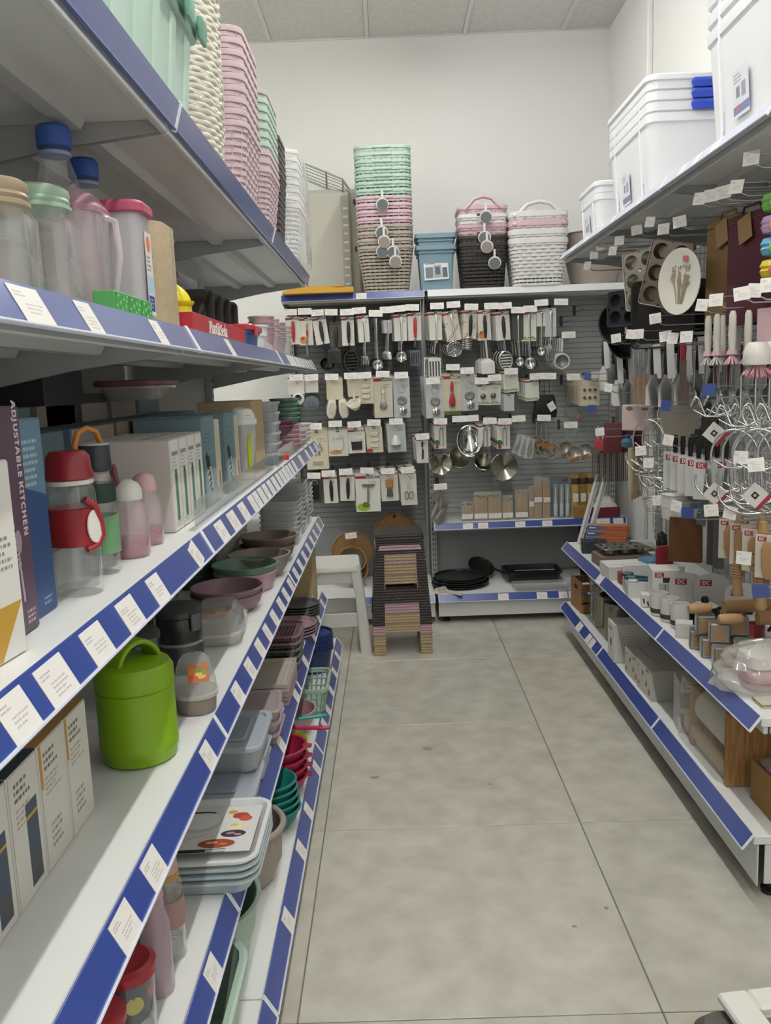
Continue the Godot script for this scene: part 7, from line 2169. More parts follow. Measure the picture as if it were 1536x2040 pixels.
	# cutlery bundles
	for q in [[-2.77, "spoon"], [-2.67, "fork"], [-2.59, "burgundy"]]:
		for k in 5:
			var burg: bool = q[1] == "burgundy"
			var b := thing("cutlery_set", "%s cutlery on a hook, %s in line" % ["burgundy handled" if burg else "shiny steel " + q[1], ORD[k]], "cutlery", V(0.99 + 0.04 * k, 1.45, q[0]), face + 0.15, "hanging cutlery")
			part(b, "stem", secs([[0.006, 0.003, 0.001, -0.13], [0.01, 0.004, 0.0015, -0.03], [0.014, 0.004, 0.0015, 0.0]], 2), M("4c1a26", 0.35) if burg else steel())
			part(b, "head", lathe([[0.0, -0.002], [0.013, 0.001], [0.016, 0.004], [0.012, 0.003], [0.0, 0.0]], 16, false, false, 1.0, 1.5), steel(), V(0, -0.15, 0), V(PI / 2, 0, 0))
			part(b, "flower_end", lathe([[0.0, -0.002], [0.012, 0.0], [0.0, 0.003]], 8, false, false), chrome(), V(0, 0.0, 0.003), V(PI / 2, 0, 0))

func chrome_row(at: Vector3, n: int, step: float, kind: int, label: String, turn: float) -> void:
	var first: Node3D
	for k in n:
		var lab := "%s, %s in line" % [label, ORD[k]]
		if first == null:
			first = thing("chrome_rack", lab, "rack", at, turn, "chrome racks")
			part(first, "hoop", K("hoop%d" % kind, func(s):
				var pts := []
				for i in 19:
					var a := -0.3 + (PI + 0.6) * i / 18.0
					if kind == 0:
						pts.append(V(cos(a) * 0.07, sin(a) * 0.08, 0))
					elif kind == 1:
						pts.append(V(cos(a) * 0.085, -sin(a) * 0.06, 0))
					else:
						pts.append(V(-0.07 + 0.14 * i / 18.0, 0.03 * sin(TAU * i / 9.0), 0))
				a_tube(s, pts, 0.0032, 6)), chrome())
			part(first, "cross_wire", K("hoopx%d" % kind, func(s):
				a_tube(s, [V(-0.06, -0.01, 0), V(-0.02, -0.03, 0.008), V(0.02, -0.03, 0.008), V(0.06, -0.01, 0)], 0.0024, 5)), chrome())
			part(first, "end_ball", lathe([[0.0, -0.005], [0.005, 0.0], [0.0, 0.005]], 10), chrome(), V(0.068, -0.022, 0))
			part(first, "hook_stem", K("hoops%d" % kind, func(s):
				a_tube(s, [V(0, 0.07 if kind == 0 else 0.0, 0), V(0, 0.11, 0), V(0.008, 0.125, 0)], 0.0026, 5)), chrome())
		else:
			copy(first, lab, at + V(step * k, 0.002 * (k % 3), 0.003 * (k % 2)), turn + 0.06 * (k % 3 - 1))

func right_hooks_low() -> void:
	var face := -PI / 2 + 0.35
	# chrome wire goods in dense rows
	chrome_row(V(0.985, 1.13, -2.42), 9, 0.032, 0, "chrome arched wire trivet near the right edge", face + 0.4)
	chrome_row(V(0.985, 1.05, -2.5), 9, 0.032, 1, "chrome curved wire handle under the trivets", face + 0.45)
	chrome_row(V(0.985, 1.14, -2.26), 8, 0.034, 0, "chrome arched wire trivet, nearest row", face + 0.4)
	chrome_row(V(0.985, 1.04, -2.32), 8, 0.034, 1, "chrome curved handle, nearest low row", face + 0.45)
	chrome_row(V(0.99, 1.12, -3.25), 8, 0.036, 0, "chrome arched trivet beside the splatter screen", face + 0.3)
	chrome_row(V(0.99, 1.05, -3.3), 8, 0.036, 1, "chrome curved handle beside the splatter screen", face + 0.3)
	chrome_row(V(0.99, 1.27, -2.6), 7, 0.04, 2, "chrome wavy hook rail above the trivets", face + 0.5)
	chrome_row(V(0.99, 1.25, -2.4), 7, 0.04, 2, "chrome wavy hook rail near the right edge", face + 0.5)
	chrome_row(V(0.99, 1.0, -3.12), 7, 0.036, 1, "chrome curved handle above the wire basket", face + 0.3)
	# hang tags with red feet
	for q in [[V(0.965, 1.012, -2.5), "white square swing tag with red foot, farther one"], [V(0.965, 1.045, -2.22), "white square swing tag with red foot, nearer one"], [V(0.975, 1.19, -2.54), "white folded swing tag above the trivets"]]:
		var t := thing("swing_tag", q[1], "tag", q[0], -0.6, "square swing tags")
		t.rotation.z = PI / 4 + 0.1
		part(t, "paper", box(0.052, 0.056, 0.001, 0.0), M("d0cbc2", 0.5))
		part(t, "red_foot", box(0.052, 0.01, 0.0012, 0.0), M("9a2430", 0.45), V(0, -0.024, 0.0002))
		part(t, "emblem", box(0.016, 0.016, 0.0008, 0.0), M("2e2422", 0.5), V(0, 0.004, 0.0008))
		part(t, "emblem_ring", lathe([[0.004, 0.0], [0.004, 0.0006], [0.0, 0.0007]], 10, true, false), M("c9b9a8", 0.5), V(0, 0.004, 0.0012), V(PI / 2, 0, 0))
	# white cards with the red DC block and black handles above
	for i in 5:
		for k in 2:
			var t := thing("utensil_pack", "white DC card with a black handled tool, %s along, %s" % [ORD[i], ["front", "rear"][k]], "utensil", V(1.0 + 0.06 * k, 1.1, -2.98 + 0.075 * i), face + 0.55, "DC tool cards")
			part(t, "backing_card", box(0.075, 0.13, 0.0012, 0.0), M("c9c9c6", 0.5), V(0, -0.065, 0))
			dc_logo(t, V(-0.012, -0.02, 0.0012), 0.034)
			part(t, "handle", secs([[0.014, 0.01, 0.004, -0.002], [0.018, 0.012, 0.005, 0.04], [0.014, 0.01, 0.004, 0.06]], 4), M("191a1b", 0.35), V(0.006, 0, 0.004))
			part(t, "blade", secs([[0.03, 0.002, 0.0008, -0.11], [0.014, 0.003, 0.001, -0.03]], 2), M("8e9292", 0.35, 0.8), V(0.01, 0, 0.004))
	# tall steel graters
	for i in 3:
		var t := thing("grater", "tall narrow steel grater, %s beside the DC cards" % ORD[i], "utensil", V(1.06, 1.12, -2.93 + 0.07 * i), face + 0.5, "steel graters")
		t.rotation.z = -0.12
		part(t, "blade", box(0.035, 0.26, 0.006, 0.002), M("8f9494", 0.35, 0.9), V(0, -0.13, 0))
		part(t, "handle", secs([[0.03, 0.012, 0.005, 0.0], [0.024, 0.012, 0.005, 0.06]], 3), M("2a2b2c", 0.4))
	# pale pink pack with holes; red peelers; maroon and blue goods; dark skewers
	for k in 3:
		var t := thing("egg_pack", "pale pink card pack with oval windows, %s in line" % ORD[k], "pack", V(1.06 + 0.05 * k, 1.26, -3.62), face + 0.5, "pink packs")
		part(t, "body", box(0.14, 0.11, 0.025, 0.003), M("c9b0aa", 0.5), V(0, -0.07, 0))
		for e in [-0.035, 0.035]:
			part(t, "window", lathe([[0.016, 0.0], [0.016, 0.001], [0.0, 0.0012]], 16, true, false, 1.0, 0.6), M("7c5f5a", 0.6), V(e, -0.03, 0.0125), V(PI / 2, 0, 0))
	for i in 6:
		var t := thing("can_opener", "red gripped opener, %s hanging in the corner bay" % ORD[i], "utensil", V(1.06 + 0.05 * (i / 3), 1.12, -4.3 + 0.09 * (i % 3)), face + 0.4, "red openers")
		part(t, "grip", secs([[0.04, 0.025, 0.006, -0.12], [0.042, 0.028, 0.008, -0.08], [0.016, 0.012, 0.004, -0.06]], 4), M("a81e26", 0.35))
		part(t, "shaft", secs([[0.014, 0.006, 0.002, -0.07], [0.016, 0.006, 0.002, 0.0]], 2), steel())
	for i in 3:
		var t := slab("maroon silicone mitt, %s beside the red openers" % ORD[i], "mitt", "oven_mitt", V(1.06 + 0.05 * i, 1.15, -4.02), face + 0.5, V(0.1, 0.14, 0.03), M("5c1c24", 0.6), "maroon mitts")
		part(t, "hang_tab", box(0.012, 0.03, 0.004, 0.001), M("3c1218", 0.6), V(0, 0.012, 0))
	var t := thing("scrubber", "small blue dish scrubber beside the mitts", "scrubber", V(1.06, 1.075, -3.78), face)
	part(t, "body", lathe([[0.0, -0.03], [0.026, -0.02], [0.03, 0.0], [0.022, 0.014], [0.0, 0.018]], 18), M("3c6f8c", 0.5))
	part(t, "knob", lathe([[0.012, 0.016], [0.014, 0.03], [0.0, 0.034]], 14, true, false), M("2c5a78", 0.45))
	for i in 8:
		t = thing("skewer_set", "dark metal skewer bundle, %s on its hook in the corner" % ORD[i], "skewers", V(1.03 + 0.03 * i, 1.0, -4.24), face + 0.5, "dark skewers")
		part(t, "rods", K("skewer_rods", func(s):
			for k in 5:
				a_tube(s, [V(-0.02 + 0.01 * k, 0, 0), V(-0.02 + 0.01 * k, -0.16, 0)], 0.002, 4)), M("5c4c38", 0.45, 0.4))
		part(t, "header_card", box(0.055, 0.03, 0.0015, 0.0), M("6a5148", 0.5), V(0, 0.0, 0.002))
	for i in 4:
		t = thing("pastry_roller", "cream wooden pastry stick, %s leaning in the corner bay" % ORD[i], "rolling pin", V(1.13 + 0.03 * i, 0.98, -3.97 - 0.05 * i), 0.0, "cream pastry sticks")
		part(t, "stick", lathe([[0.008, -0.16], [0.013, -0.14], [0.016, 0.0], [0.012, 0.1], [0.0, 0.11]], 14), M("c9b48a", 0.5))
		part(t, "knob", lathe([[0.009, -0.2], [0.012, -0.18], [0.008, -0.16]], 12), M("b89c6c", 0.5))
	# square wire basket and white roll
	t = thing("wire_basket", "chrome wire bread basket hanging below the trivets", "basket", V(1.05, 0.97, -3.18), 0.25)
	part(t, "wires", K("wirebasket", func(s):
		for k in 4:
			var pts := []
			for p in rr(0.2 - 0.02 * k, 0.18 - 0.02 * k, 0.03, 3):
				pts.append(V(p.x, 0.02 - 0.045 * k, p.y))
			a_tube(s, pts, 0.0022, 5, true)
		for k in 9:
			var x := -0.08 + 0.02 * k
			a_tube(s, [V(x, 0.02, 0.09), V(x * 0.8, -0.115, 0.06), V(x * 0.8, -0.115, -0.06), V(x, 0.02, -0.09)], 0.0016, 4)), chrome()).set_meta("kind", "stuff")
	part(t, "rim", K("wirebasket_rim", func(s):
		var pts := []
		for p in rr(0.206, 0.186, 0.03, 4):
			pts.append(V(p.x, 0.024, p.y))
		a_tube(s, pts, 0.0038, 6, true)), chrome())
	t = thing("paper_roll_holder", "white square roll holder with a chrome rail", "holder", V(1.0, 0.91, -2.95), 0.2)
	part(t, "body", secs([[0.075, 0.07, 0.008, -0.045], [0.08, 0.074, 0.008, 0.0], [0.08, 0.074, 0.008, 0.035], [0.09, 0.08, 0.008, 0.042]], 3), M("d8d6d0", 0.4))
	part(t, "seam", box(0.081, 0.002, 0.075, 0.0), M("b4b2ac", 0.5), V(0, -0.005, 0))
	part(t, "rail", K("roll_rail", func(s):
		for k in 3:
			a_tube(s, [V(0.02, 0.038 - 0.006 * k, 0.04), V(0.12, 0.02 - 0.006 * k, 0.07), V(0.26, 0.012 - 0.006 * k, 0.06), V(0.33, 0.014 - 0.006 * k, 0.04)], 0.0028, 6)), chrome())
	# brown towel
	var towel := noisy("towel", "6f4a2e", 0.15, [[0.0, "b8b0a8"], [1.0, "ffffff"]], 10.0, 1.0)
	t = thing("towel", "brown terry towel hanging folded on its hook", "towel", V(1.0, 0.885, -2.85), face + 0.75)
	part(t, "cloth", secs([[0.11, 0.02, 0.008, -0.155], [0.112, 0.024, 0.01, -0.15], [0.108, 0.03, 0.012, -0.05], [0.106, 0.024, 0.01, 0.0]], 4), towel)
	part(t, "border", box(0.113, 0.004, 0.026, 0.001), M("5c3c24", 0.9), V(0, -0.135, 0))
	part(t, "hang_card", box(0.1, 0.03, 0.002, 0.0), M("cfcac0", 0.5), V(0, 0.012, 0.0))
	for i in 2:
		t = slab("grey cloth strap hanging behind the towel, %s" % ["left", "right"][i], "cloth", "cloth_strap", V(1.15, 0.88, -3.0 + 0.06 * i), face + 0.5, V(0.04, 0.2, 0.012), M("6c6a66", 0.8), "grey straps")
		part(t, "clip", box(0.03, 0.02, 0.008, 0.002), M("8c8e8e", 0.35, 0.7), V(0, 0.006, 0))
	# wooden utensils on cream cards
	for i in 4:
		for k in 2:
			t = thing("utensil_pack", "wooden tool on a cream DC card, %s along, %s" % [ORD[i], ["front", "rear"][k]], "utensil", V(1.0 + 0.06 * k, 0.94, -2.47 + 0.085 * i), face + 0.55, "wooden tools on cards")
			part(t, "backing_card", box(0.07, 0.12, 0.0012, 0.0), M("c9c1ac", 0.5), V(0, -0.06, -0.004))
			dc_logo(t, V(-0.018, -0.012, -0.002), 0.022)
			part(t, "wooden_blade", secs([[0.02, 0.008, 0.003, -0.12], [0.04, 0.01, 0.004, -0.09], [0.044, 0.01, 0.004, -0.04], [0.03, 0.008, 0.003, -0.02]], 4), M("a87c4c", 0.55), V(0.004, 0, 0.004))
	for i in 4:
		t = thing("ridged_roller", "ridged wooden massage roller, %s standing upright by the right edge" % ORD[i], "rolling pin", V(1.0 + 0.03 * (i % 2), 0.94, -2.41 + 0.08 * i), 0.0, "ridged rollers")
		part(t, "ridged_barrel", K("ridged_barrel", func(s):
			var prof := []
			for k in 40:
				prof.append([0.017 + 0.0028 * (k % 2), -0.16 + 0.004 * k])
			a_lathe(s, prof, 18)), M("a07446", 0.55))
		part(t, "grip", lathe([[0.012, -0.215], [0.016, -0.208], [0.013, -0.185], [0.016, -0.16]], 16), M("ad8250", 0.5))
		part(t, "neck", lathe([[0.014, 0.0], [0.01, 0.03], [0.0, 0.034]], 14, true, false), M("ad8250", 0.5))

func right_mid() -> void:
	var y: float = RS[1] + 0.0005
	var t: Node3D
	carton("black box at the far end of the right shelf", V(0.99, y, -4.12), V(0.12, 0.06, 0.09), -0.15, M("24272b", 0.45), T("black_box", 48, 32, func(im: Image): im.fill(Color("2c3036"))))
	for i in 3:
		carton("blue and orange striped foil box, %s of the pile" % ORD[i], V(1.06 + 0.006 * i, y + 0.0435 + 0.0285 * i, -4.16), V(0.2, 0.028, 0.055), -0.35, M("b5643c", 0.45), T("foil_box", 96, 24, func(im: Image):
			im.fill(Color("b9653a"))
			for k in 24:
				im.fill_rect(Rect2i(0, k, 50 - absi(12 - k) * 3, 1), Color("2f6fa6"))
			im.fill_rect(Rect2i(4, 8, 16, 7), Color("c9d8e2"))), "striped foil boxes")
	carton("grey box under the striped foil boxes", V(1.07, y, -4.17), V(0.22, 0.043, 0.1), -0.35, M("8c8e8c", 0.5), null)
	for i in 6:
		t = thing("small_pack", "small clear pack of white clips, %s of the loose heap" % ORD[i], "pack", V(1.14 + 0.035 * (i % 3), y + 0.052 + 0.012 * (i / 3), -3.95 + 0.04 * (i % 2)), 0.6 * i, "white clip packs")
		t.rotation.z = 0.3 * (i % 3 - 1)
		part(t, "pouch", box(0.055, 0.014, 0.05, 0.004), M("cfccc4", 0.2, 0.0, 0.6))
		part(t, "clips", box(0.036, 0.008, 0.03, 0.003), M("dcdad2", 0.5), V(0, 0.001, 0))
	carton("white low box under the clip packs", V(1.16, y, -3.93), V(0.2, 0.04, 0.16), 0.1, M("cfcdc6", 0.5), null)
	t = thing("muffin_tin", "grey six-cup muffin tray lying on a brown box", "baking tin", V(1.05, y + 0.055, -3.83), 0.1)
	part(t, "plate", K("cupplate_flat", func(s):
		XF = Transform3D(Basis(Vector3.RIGHT, -PI / 2), V(0, 0.03, 0))
		a_cup_plate(s, 3, 2, 0.07, 0.027)), M("9c9c94", 0.35, 0.8))
	for j in 2:
		for i in 3:
			part(t, "cup", lathe([[0.027, 0.0], [0.022, -0.024], [0.0, -0.025]], 20, false, false), M("84847c", 0.35, 0.8), V((i - 1) * 0.07, 0.03, (j - 0.5) * 0.07))
	part(t, "rim", K("flat_rim", func(s):
		var pts := []
		for p in rr(0.214, 0.144, 0.012, 3):
			pts.append(V(p.x, 0.03, p.y))
		a_tube(s, pts, 0.003, 5, true)), M("a8a8a0", 0.3, 0.9))
	carton("brown box under the muffin tray", V(1.05, y, -3.83), V(0.24, 0.052, 0.15), 0.05, M("7c6a54", 0.6), null)
	t = thing("pepper_mill", "tall black mill on a white round base", "mill", V(1.2, y, -3.72))
	part(t, "barrel", lathe([[0.026, 0.01], [0.028, 0.02], [0.02, 0.06], [0.026, 0.12], [0.02, 0.14], [0.024, 0.15], [0.0, 0.17]], 22, true, false), M("161718", 0.3))
	part(t, "base", lathe([[0.03, 0.0], [0.05, 0.004], [0.05, 0.012], [0.028, 0.016]], 24), M("d0ccc4", 0.4))
	carton("long white flat carton with lid", V(1.04, y, -3.6), V(0.26, 0.055, 0.14), 0.04, M("d3d1ca", 0.5), null, "", "carton", M("dcdad4", 0.5))
	carton("small red box between the white cartons", V(0.99, y, -3.45), V(0.1, 0.05, 0.07), 0.1, M("8c2a2a", 0.5), null)
	carton("long blue and white flat box on the white carton", V(1.13, y + 0.057, -3.6), V(0.1, 0.016, 0.1), 0.3, M("3f7fae", 0.45), null)
	t = slab("crumpled red plastic packet behind the cartons", "packet", "packet", V(1.14, y + 0.14, -3.5), 0.3, V(0.08, 0.07, 0.03), M("8e1d28", 0.4))
	part(t, "seal", box(0.07, 0.006, 0.012, 0.001), M("a8434a", 0.4), V(0, 0.004, 0))
	carton("white box under the red packet", V(1.14, y, -3.48), V(0.12, 0.068, 0.1), 0.2, M("c4c2bc", 0.5), null)
	# open counter display with navy and teal brushes
	t = thing("counter_display", "white open counter tray of navy and teal brushes", "display tray", V(0.985, y, -3.29), -0.12)
	var w := M("d6d6d0", 0.5)
	part(t, "front_wall", box(0.13, 0.06, 0.002, 0.0005), w, V(0, 0.03, 0.07))
	part(t, "back_wall", box(0.13, 0.1, 0.002, 0.0005), w, V(0, 0.05, -0.07))
	part(t, "floor_sheet", box(0.13, 0.002, 0.14, 0.0), w, V(0, 0.001, 0))
	for e in [-1.0, 1.0]:
		part(t, "side_wall", box(0.002, 0.06, 0.14, 0.0005), w, V(e * 0.065, 0.03, 0))
	part(t, "side_print", card(0.1, 0.04, 0.0004), T("display_side", 64, 32, func(im: Image):
		im.fill(Color("cfcfc8"))
		im.fill_rect(Rect2i(4, 4, 26, 22), Color("a8b0a8"))
		im.fill_rect(Rect2i(36, 6, 22, 20), Color("b4bab4"))
		words(im, 6, 8, 20, 3, 6, Color("6f7a72"), 3)), V(-0.0665, 0.03, 0.0), V(0, -PI / 2, 0))
	for i in 5:
		var b := thing("dish_brush", "%s brush lying in the counter tray, %s" % [["navy", "teal", "navy", "teal", "white"][i], ORD[i]], "brush", V(0.985, y + 0.05 + 0.008 * (i % 2), -3.34 + 0.025 * i), 0.9 + 0.1 * i, "counter tray brushes")
		part(b, "handle", secs([[0.012, 0.1, 0.004, 0.0], [0.01, 0.096, 0.004, 0.008]], 3), M(["1c2f4e", "14525a", "22355a", "1a6468", "c9ccd0"][i], 0.35))
		part(b, "head", box(0.03, 0.018, 0.04, 0.005), M(["16243c", "0f4148", "1a2a48", "14525a", "b8bcc2"][i], 0.4), V(0, 0.009, -0.05))
	# coffee press carton, mugs, kettles with DC cards
	t = carton("white DC carton with a glass coffee press picture", V(1.0, y, -3.07), V(0.1, 0.155, 0.1), -0.15, M("d3d1cb", 0.5), T("press_carton", 80, 128, func(im: Image):
		im.fill(Color("d8d6d0"))
		im.fill_rect(Rect2i(18, 40, 36, 60), Color("a9adae"))
		im.fill_rect(Rect2i(30, 22, 20, 16), Color("2a2624"))
		im.fill_rect(Rect2i(36, 44, 3, 50), Color("5f6466"))
		for q in 12:
			disc(im, 8 + (q * 19) % 64, 108 + (q * 7) % 16, 3, 4, Color("3c2f28"))), "", "carton")
	dc_logo(t, V(-0.025, 0.138, 0.0525), 0.032)
	carton("small white box with coffee bean print, in front", V(0.955, y, -3.1), V(0.06, 0.05, 0.05), -0.25, M("d3d1cb", 0.5), T("bean_box", 48, 40, func(im: Image):
		im.fill(Color("d8d6d0"))
		for q in 9:
			disc(im, 6 + (q * 13) % 38, 14 + (q * 9) % 22, 3, 4, Color("352a24"))))
	for i in 3:
		t = thing("display_card", "arched white DC display card, %s in the coffee row" % ORD[i], "display card", [V(1.06, y, -3.0), V(1.14, y, -2.97), V(1.19, y, -2.82)][i], -0.25 + 0.05 * i, "arched DC cards")
		part(t, "panel", K("arched_card", func(s):
			var pts := PackedVector2Array([Vector2(-0.06, 0), Vector2(0.06, 0), Vector2(0.06, 0.11)])
			for k in 9:
				var a := PI * k / 8
				pts.append(Vector2(cos(a) * 0.06, 0.115 + sin(a) * 0.035))
			pts.append(Vector2(-0.06, 0.11))
			a_poly(s, pts, -0.001, 0.001)), M("cfccc5", 0.5))
		dc_logo(t, V(-0.02, 0.115, 0.0018), 0.04)
		part(t, "foot", box(0.1, 0.002, 0.04, 0.0), M("cfccc5", 0.5), V(0, 0.001, 0.02))
	for i in 3:
		t = thing("mug", "white mug with a curved red handle print, %s in the row" % ORD[i], "mug", [V(0.955, y, -2.98), V(0.965, y, -2.9), V(0.975, y, -2.82)][i], 0.2, "red and white mugs")
		part(t, "body", lathe([[0.026, 0.0], [0.03, 0.003], [0.032, 0.085], [0.029, 0.085], [0.026, 0.006], [0.0, 0.006]], 26, true, false), M("d6d2cc", 0.3))
		part(t, "red_handle", K("red_handle", func(s): a_tube(s, [V(0.03, 0.075, 0), V(0.045, 0.07, 0), V(0.052, 0.05, 0), V(0.044, 0.026, 0), V(0.03, 0.02, 0)], 0.007, 8)), M("a8202a", 0.35), Vector3.ZERO, V(0, 0.9, 0))
		part(t, "bean_band", lathe([[0.0305, 0.012], [0.0315, 0.013], [0.0318, 0.028], [0.031, 0.029]], 24, false, false), M("4c3c34", 0.5))
	for q in [[V(1.075, y, -2.86), "161314", "black stovetop coffee pot with a red band and white lid"], [V(1.16, y, -2.7), "7c1420", "red stovetop coffee pot with a white lid"]]:
		t = thing("coffee_pot", q[2], "coffee pot", q[0], 0.0, "coffee pots")
		part(t, "body", lathe([[0.05, 0.0], [0.053, 0.005], [0.05, 0.045], [0.042, 0.06], [0.03, 0.066]], 32), M(q[1], 0.25))
		part(t, "band", box(0.02, 0.05, 0.004, 0.001), M("a8202a", 0.35), V(-0.012, 0.028, 0.05), V(-0.05, -0.2, 0))
		part(t, "lid", lathe([[0.04, 0.06], [0.044, 0.064], [0.03, 0.072], [0.012, 0.075]], 28), M("d0cdc8", 0.35))
		part(t, "knob", lathe([[0.012, 0.074], [0.014, 0.082], [0.01, 0.094], [0.0, 0.097]], 16, true, false), M("191617", 0.35))
		part(t, "handle", K("pot_handle", func(s): a_tube(s, [V(0.045, 0.05, 0), V(0.075, 0.055, 0), V(0.08, 0.03, 0), V(0.066, 0.012, 0)], 0.006, 8)), M("1c1a1a", 0.4))
	t = carton("small white box reading Coffee in script", V(0.955, y, -2.72), V(0.055, 0.05, 0.05), -0.35, M("cfcdc8", 0.5), null, "", "carton")
	part(t, "lettering", text_mesh("Coffe", 0.022, 0.0006, true, false), M("4c4844", 0.5), V(-0.0281, 0.025, 0.0), V(0, -PI / 2, 0.2))
	# square tins with wooden windows, rolling pins across them
	for i in 8:
		var at: Vector3 = [V(0.96, y, -2.6), V(0.965, y, -2.515), V(0.97, y, -2.43), V(1.05, y, -2.58), V(1.06, y, -2.49), V(0.965, y + 0.0605, -2.56), V(0.975, y + 0.0605, -2.475), V(1.06, y + 0.0605, -2.54)][i]
		t = thing("spice_tin", "square silver tin with a wooden window, %s of the pile" % ORD[i], "tin", at, -0.3 + 0.04 * (i % 3), "square silver tins")
		part(t, "body", box(0.056, 0.06, 0.056, 0.004), M("9c9a98", 0.3, 0.7), V(0, 0.03, 0))
		part(t, "wooden_window", box(0.036, 0.042, 0.002, 0.001), M("9c7848", 0.55), V(0, 0.029, 0.0285))
		part(t, "side_window", box(0.002, 0.046, 0.04, 0.001), M("b8b6b8", 0.35), V(-0.0285, 0.029, 0))
	for q in [[V(1.08, y + 0.142, -2.56), 0.06, "wooden rolling pin with ridges, upper one"], [V(1.13, y + 0.14, -2.43), -0.04, "wooden rolling pin with ridges, nearer one"]]:
		t = thing("rolling_pin", q[2], "rolling pin", q[0], q[1], "rolling pins")
		part(t, "barrel", K("pin_barrel", func(s):
			XF = Transform3D(Basis(Vector3.BACK, PI / 2), Vector3.ZERO)
			var prof := []
			for k in 48:
				prof.append([0.0195 + 0.0008 * (k % 2), -0.16 + 0.0055 * k])
			a_lathe(s, prof, 20)), M("9c7040", 0.5), V(0.04, 0, 0))
		part(t, "grip", K("pin_grip", func(s):
			XF = Transform3D(Basis(Vector3.BACK, PI / 2), Vector3.ZERO)
			a_lathe(s, [[0.008, 0.1], [0.014, 0.105], [0.0165, 0.13], [0.015, 0.165], [0.012, 0.172], [0.0, 0.174]], 18, true, false)), M("b08450", 0.5))
	# crumpled clear bag with white and pink contents
	t = thing("plastic_bag", "crumpled clear bag with white cloth and pink contents", "bag", V(1.02, y, -2.26), 0.1)
	part(t, "film", K("crumple", func(s):
		var r := RandomNumberGenerator.new()
		r.seed = 21
		var loops := []
		for k in 9:
			var f := k / 8.0
			var L := PackedVector3Array()
			for i in 30:
				var a := TAU * i / 30
				var rad := (0.12 * sqrt(maxf(0.0, 1.0 - f * f)) + 0.006) * (1.0 + r.randf_range(-0.13, 0.13))
				L.append(V(cos(a) * rad * 1.1, 0.004 + 0.125 * f + r.randf_range(-0.005, 0.005) * (1.0 if k > 0 else 0.0), sin(a) * rad))
			loops.append(L)
		a_loft(s, loops, true, true, 12.0)), M("dcd8d0", 0.12, 0.0, 0.3))
	part(t, "white_cloth", secs([[0.16, 0.12, 0.03, 0.06, 0.02, -0.01], [0.15, 0.11, 0.03, 0.09, 0.02, -0.01], [0.08, 0.06, 0.02, 0.108, 0.03, -0.01]], 4), M("d8d4cc", 0.7))
	part(t, "pink_mould", secs([[0.1, 0.09, 0.03, 0.008, -0.02, 0.02], [0.11, 0.1, 0.03, 0.03, -0.02, 0.02], [0.08, 0.07, 0.03, 0.055, -0.02, 0.02]], 4), M("b0707c", 0.4))
	part(t, "red_foot", box(0.06, 0.012, 0.04, 0.004), M("8e2434", 0.4), V(0.02, 0.008, 0.085))
	t = thing("gold_tray", "flat gold edged tray at the near shelf end", "tray", V(1.06, y, -2.12), 0.0)
	part(t, "body", box(0.24, 0.01, 0.06, 0.002), M("c4beb0", 0.4), V(0, 0.005, 0))
	part(t, "gold_edge", box(0.242, 0.004, 0.062, 0.001), M("a8843c", 0.25, 0.8), V(0, 0.007, 0))
	# two white rails leaning in the corner
	for i in 2:
		t = thing("shelf_rail", "long white rail leaning in the corner, %s" % ["front", "rear"][i], "rail", V(0.995 - 0.03 * i, y, -4.29 - 0.04 * i), 0.0, "leaning white rails")
		t.rotation.z = -0.27
		part(t, "bar", box(0.022, 0.37, 0.03, 0.003), M("d4d6d4", 0.4), V(0, 0.19, 0))
		part(t, "groove", box(0.006, 0.34, 0.002, 0.0), M("9ea2a2", 0.5), V(0, 0.19, 0.0155))

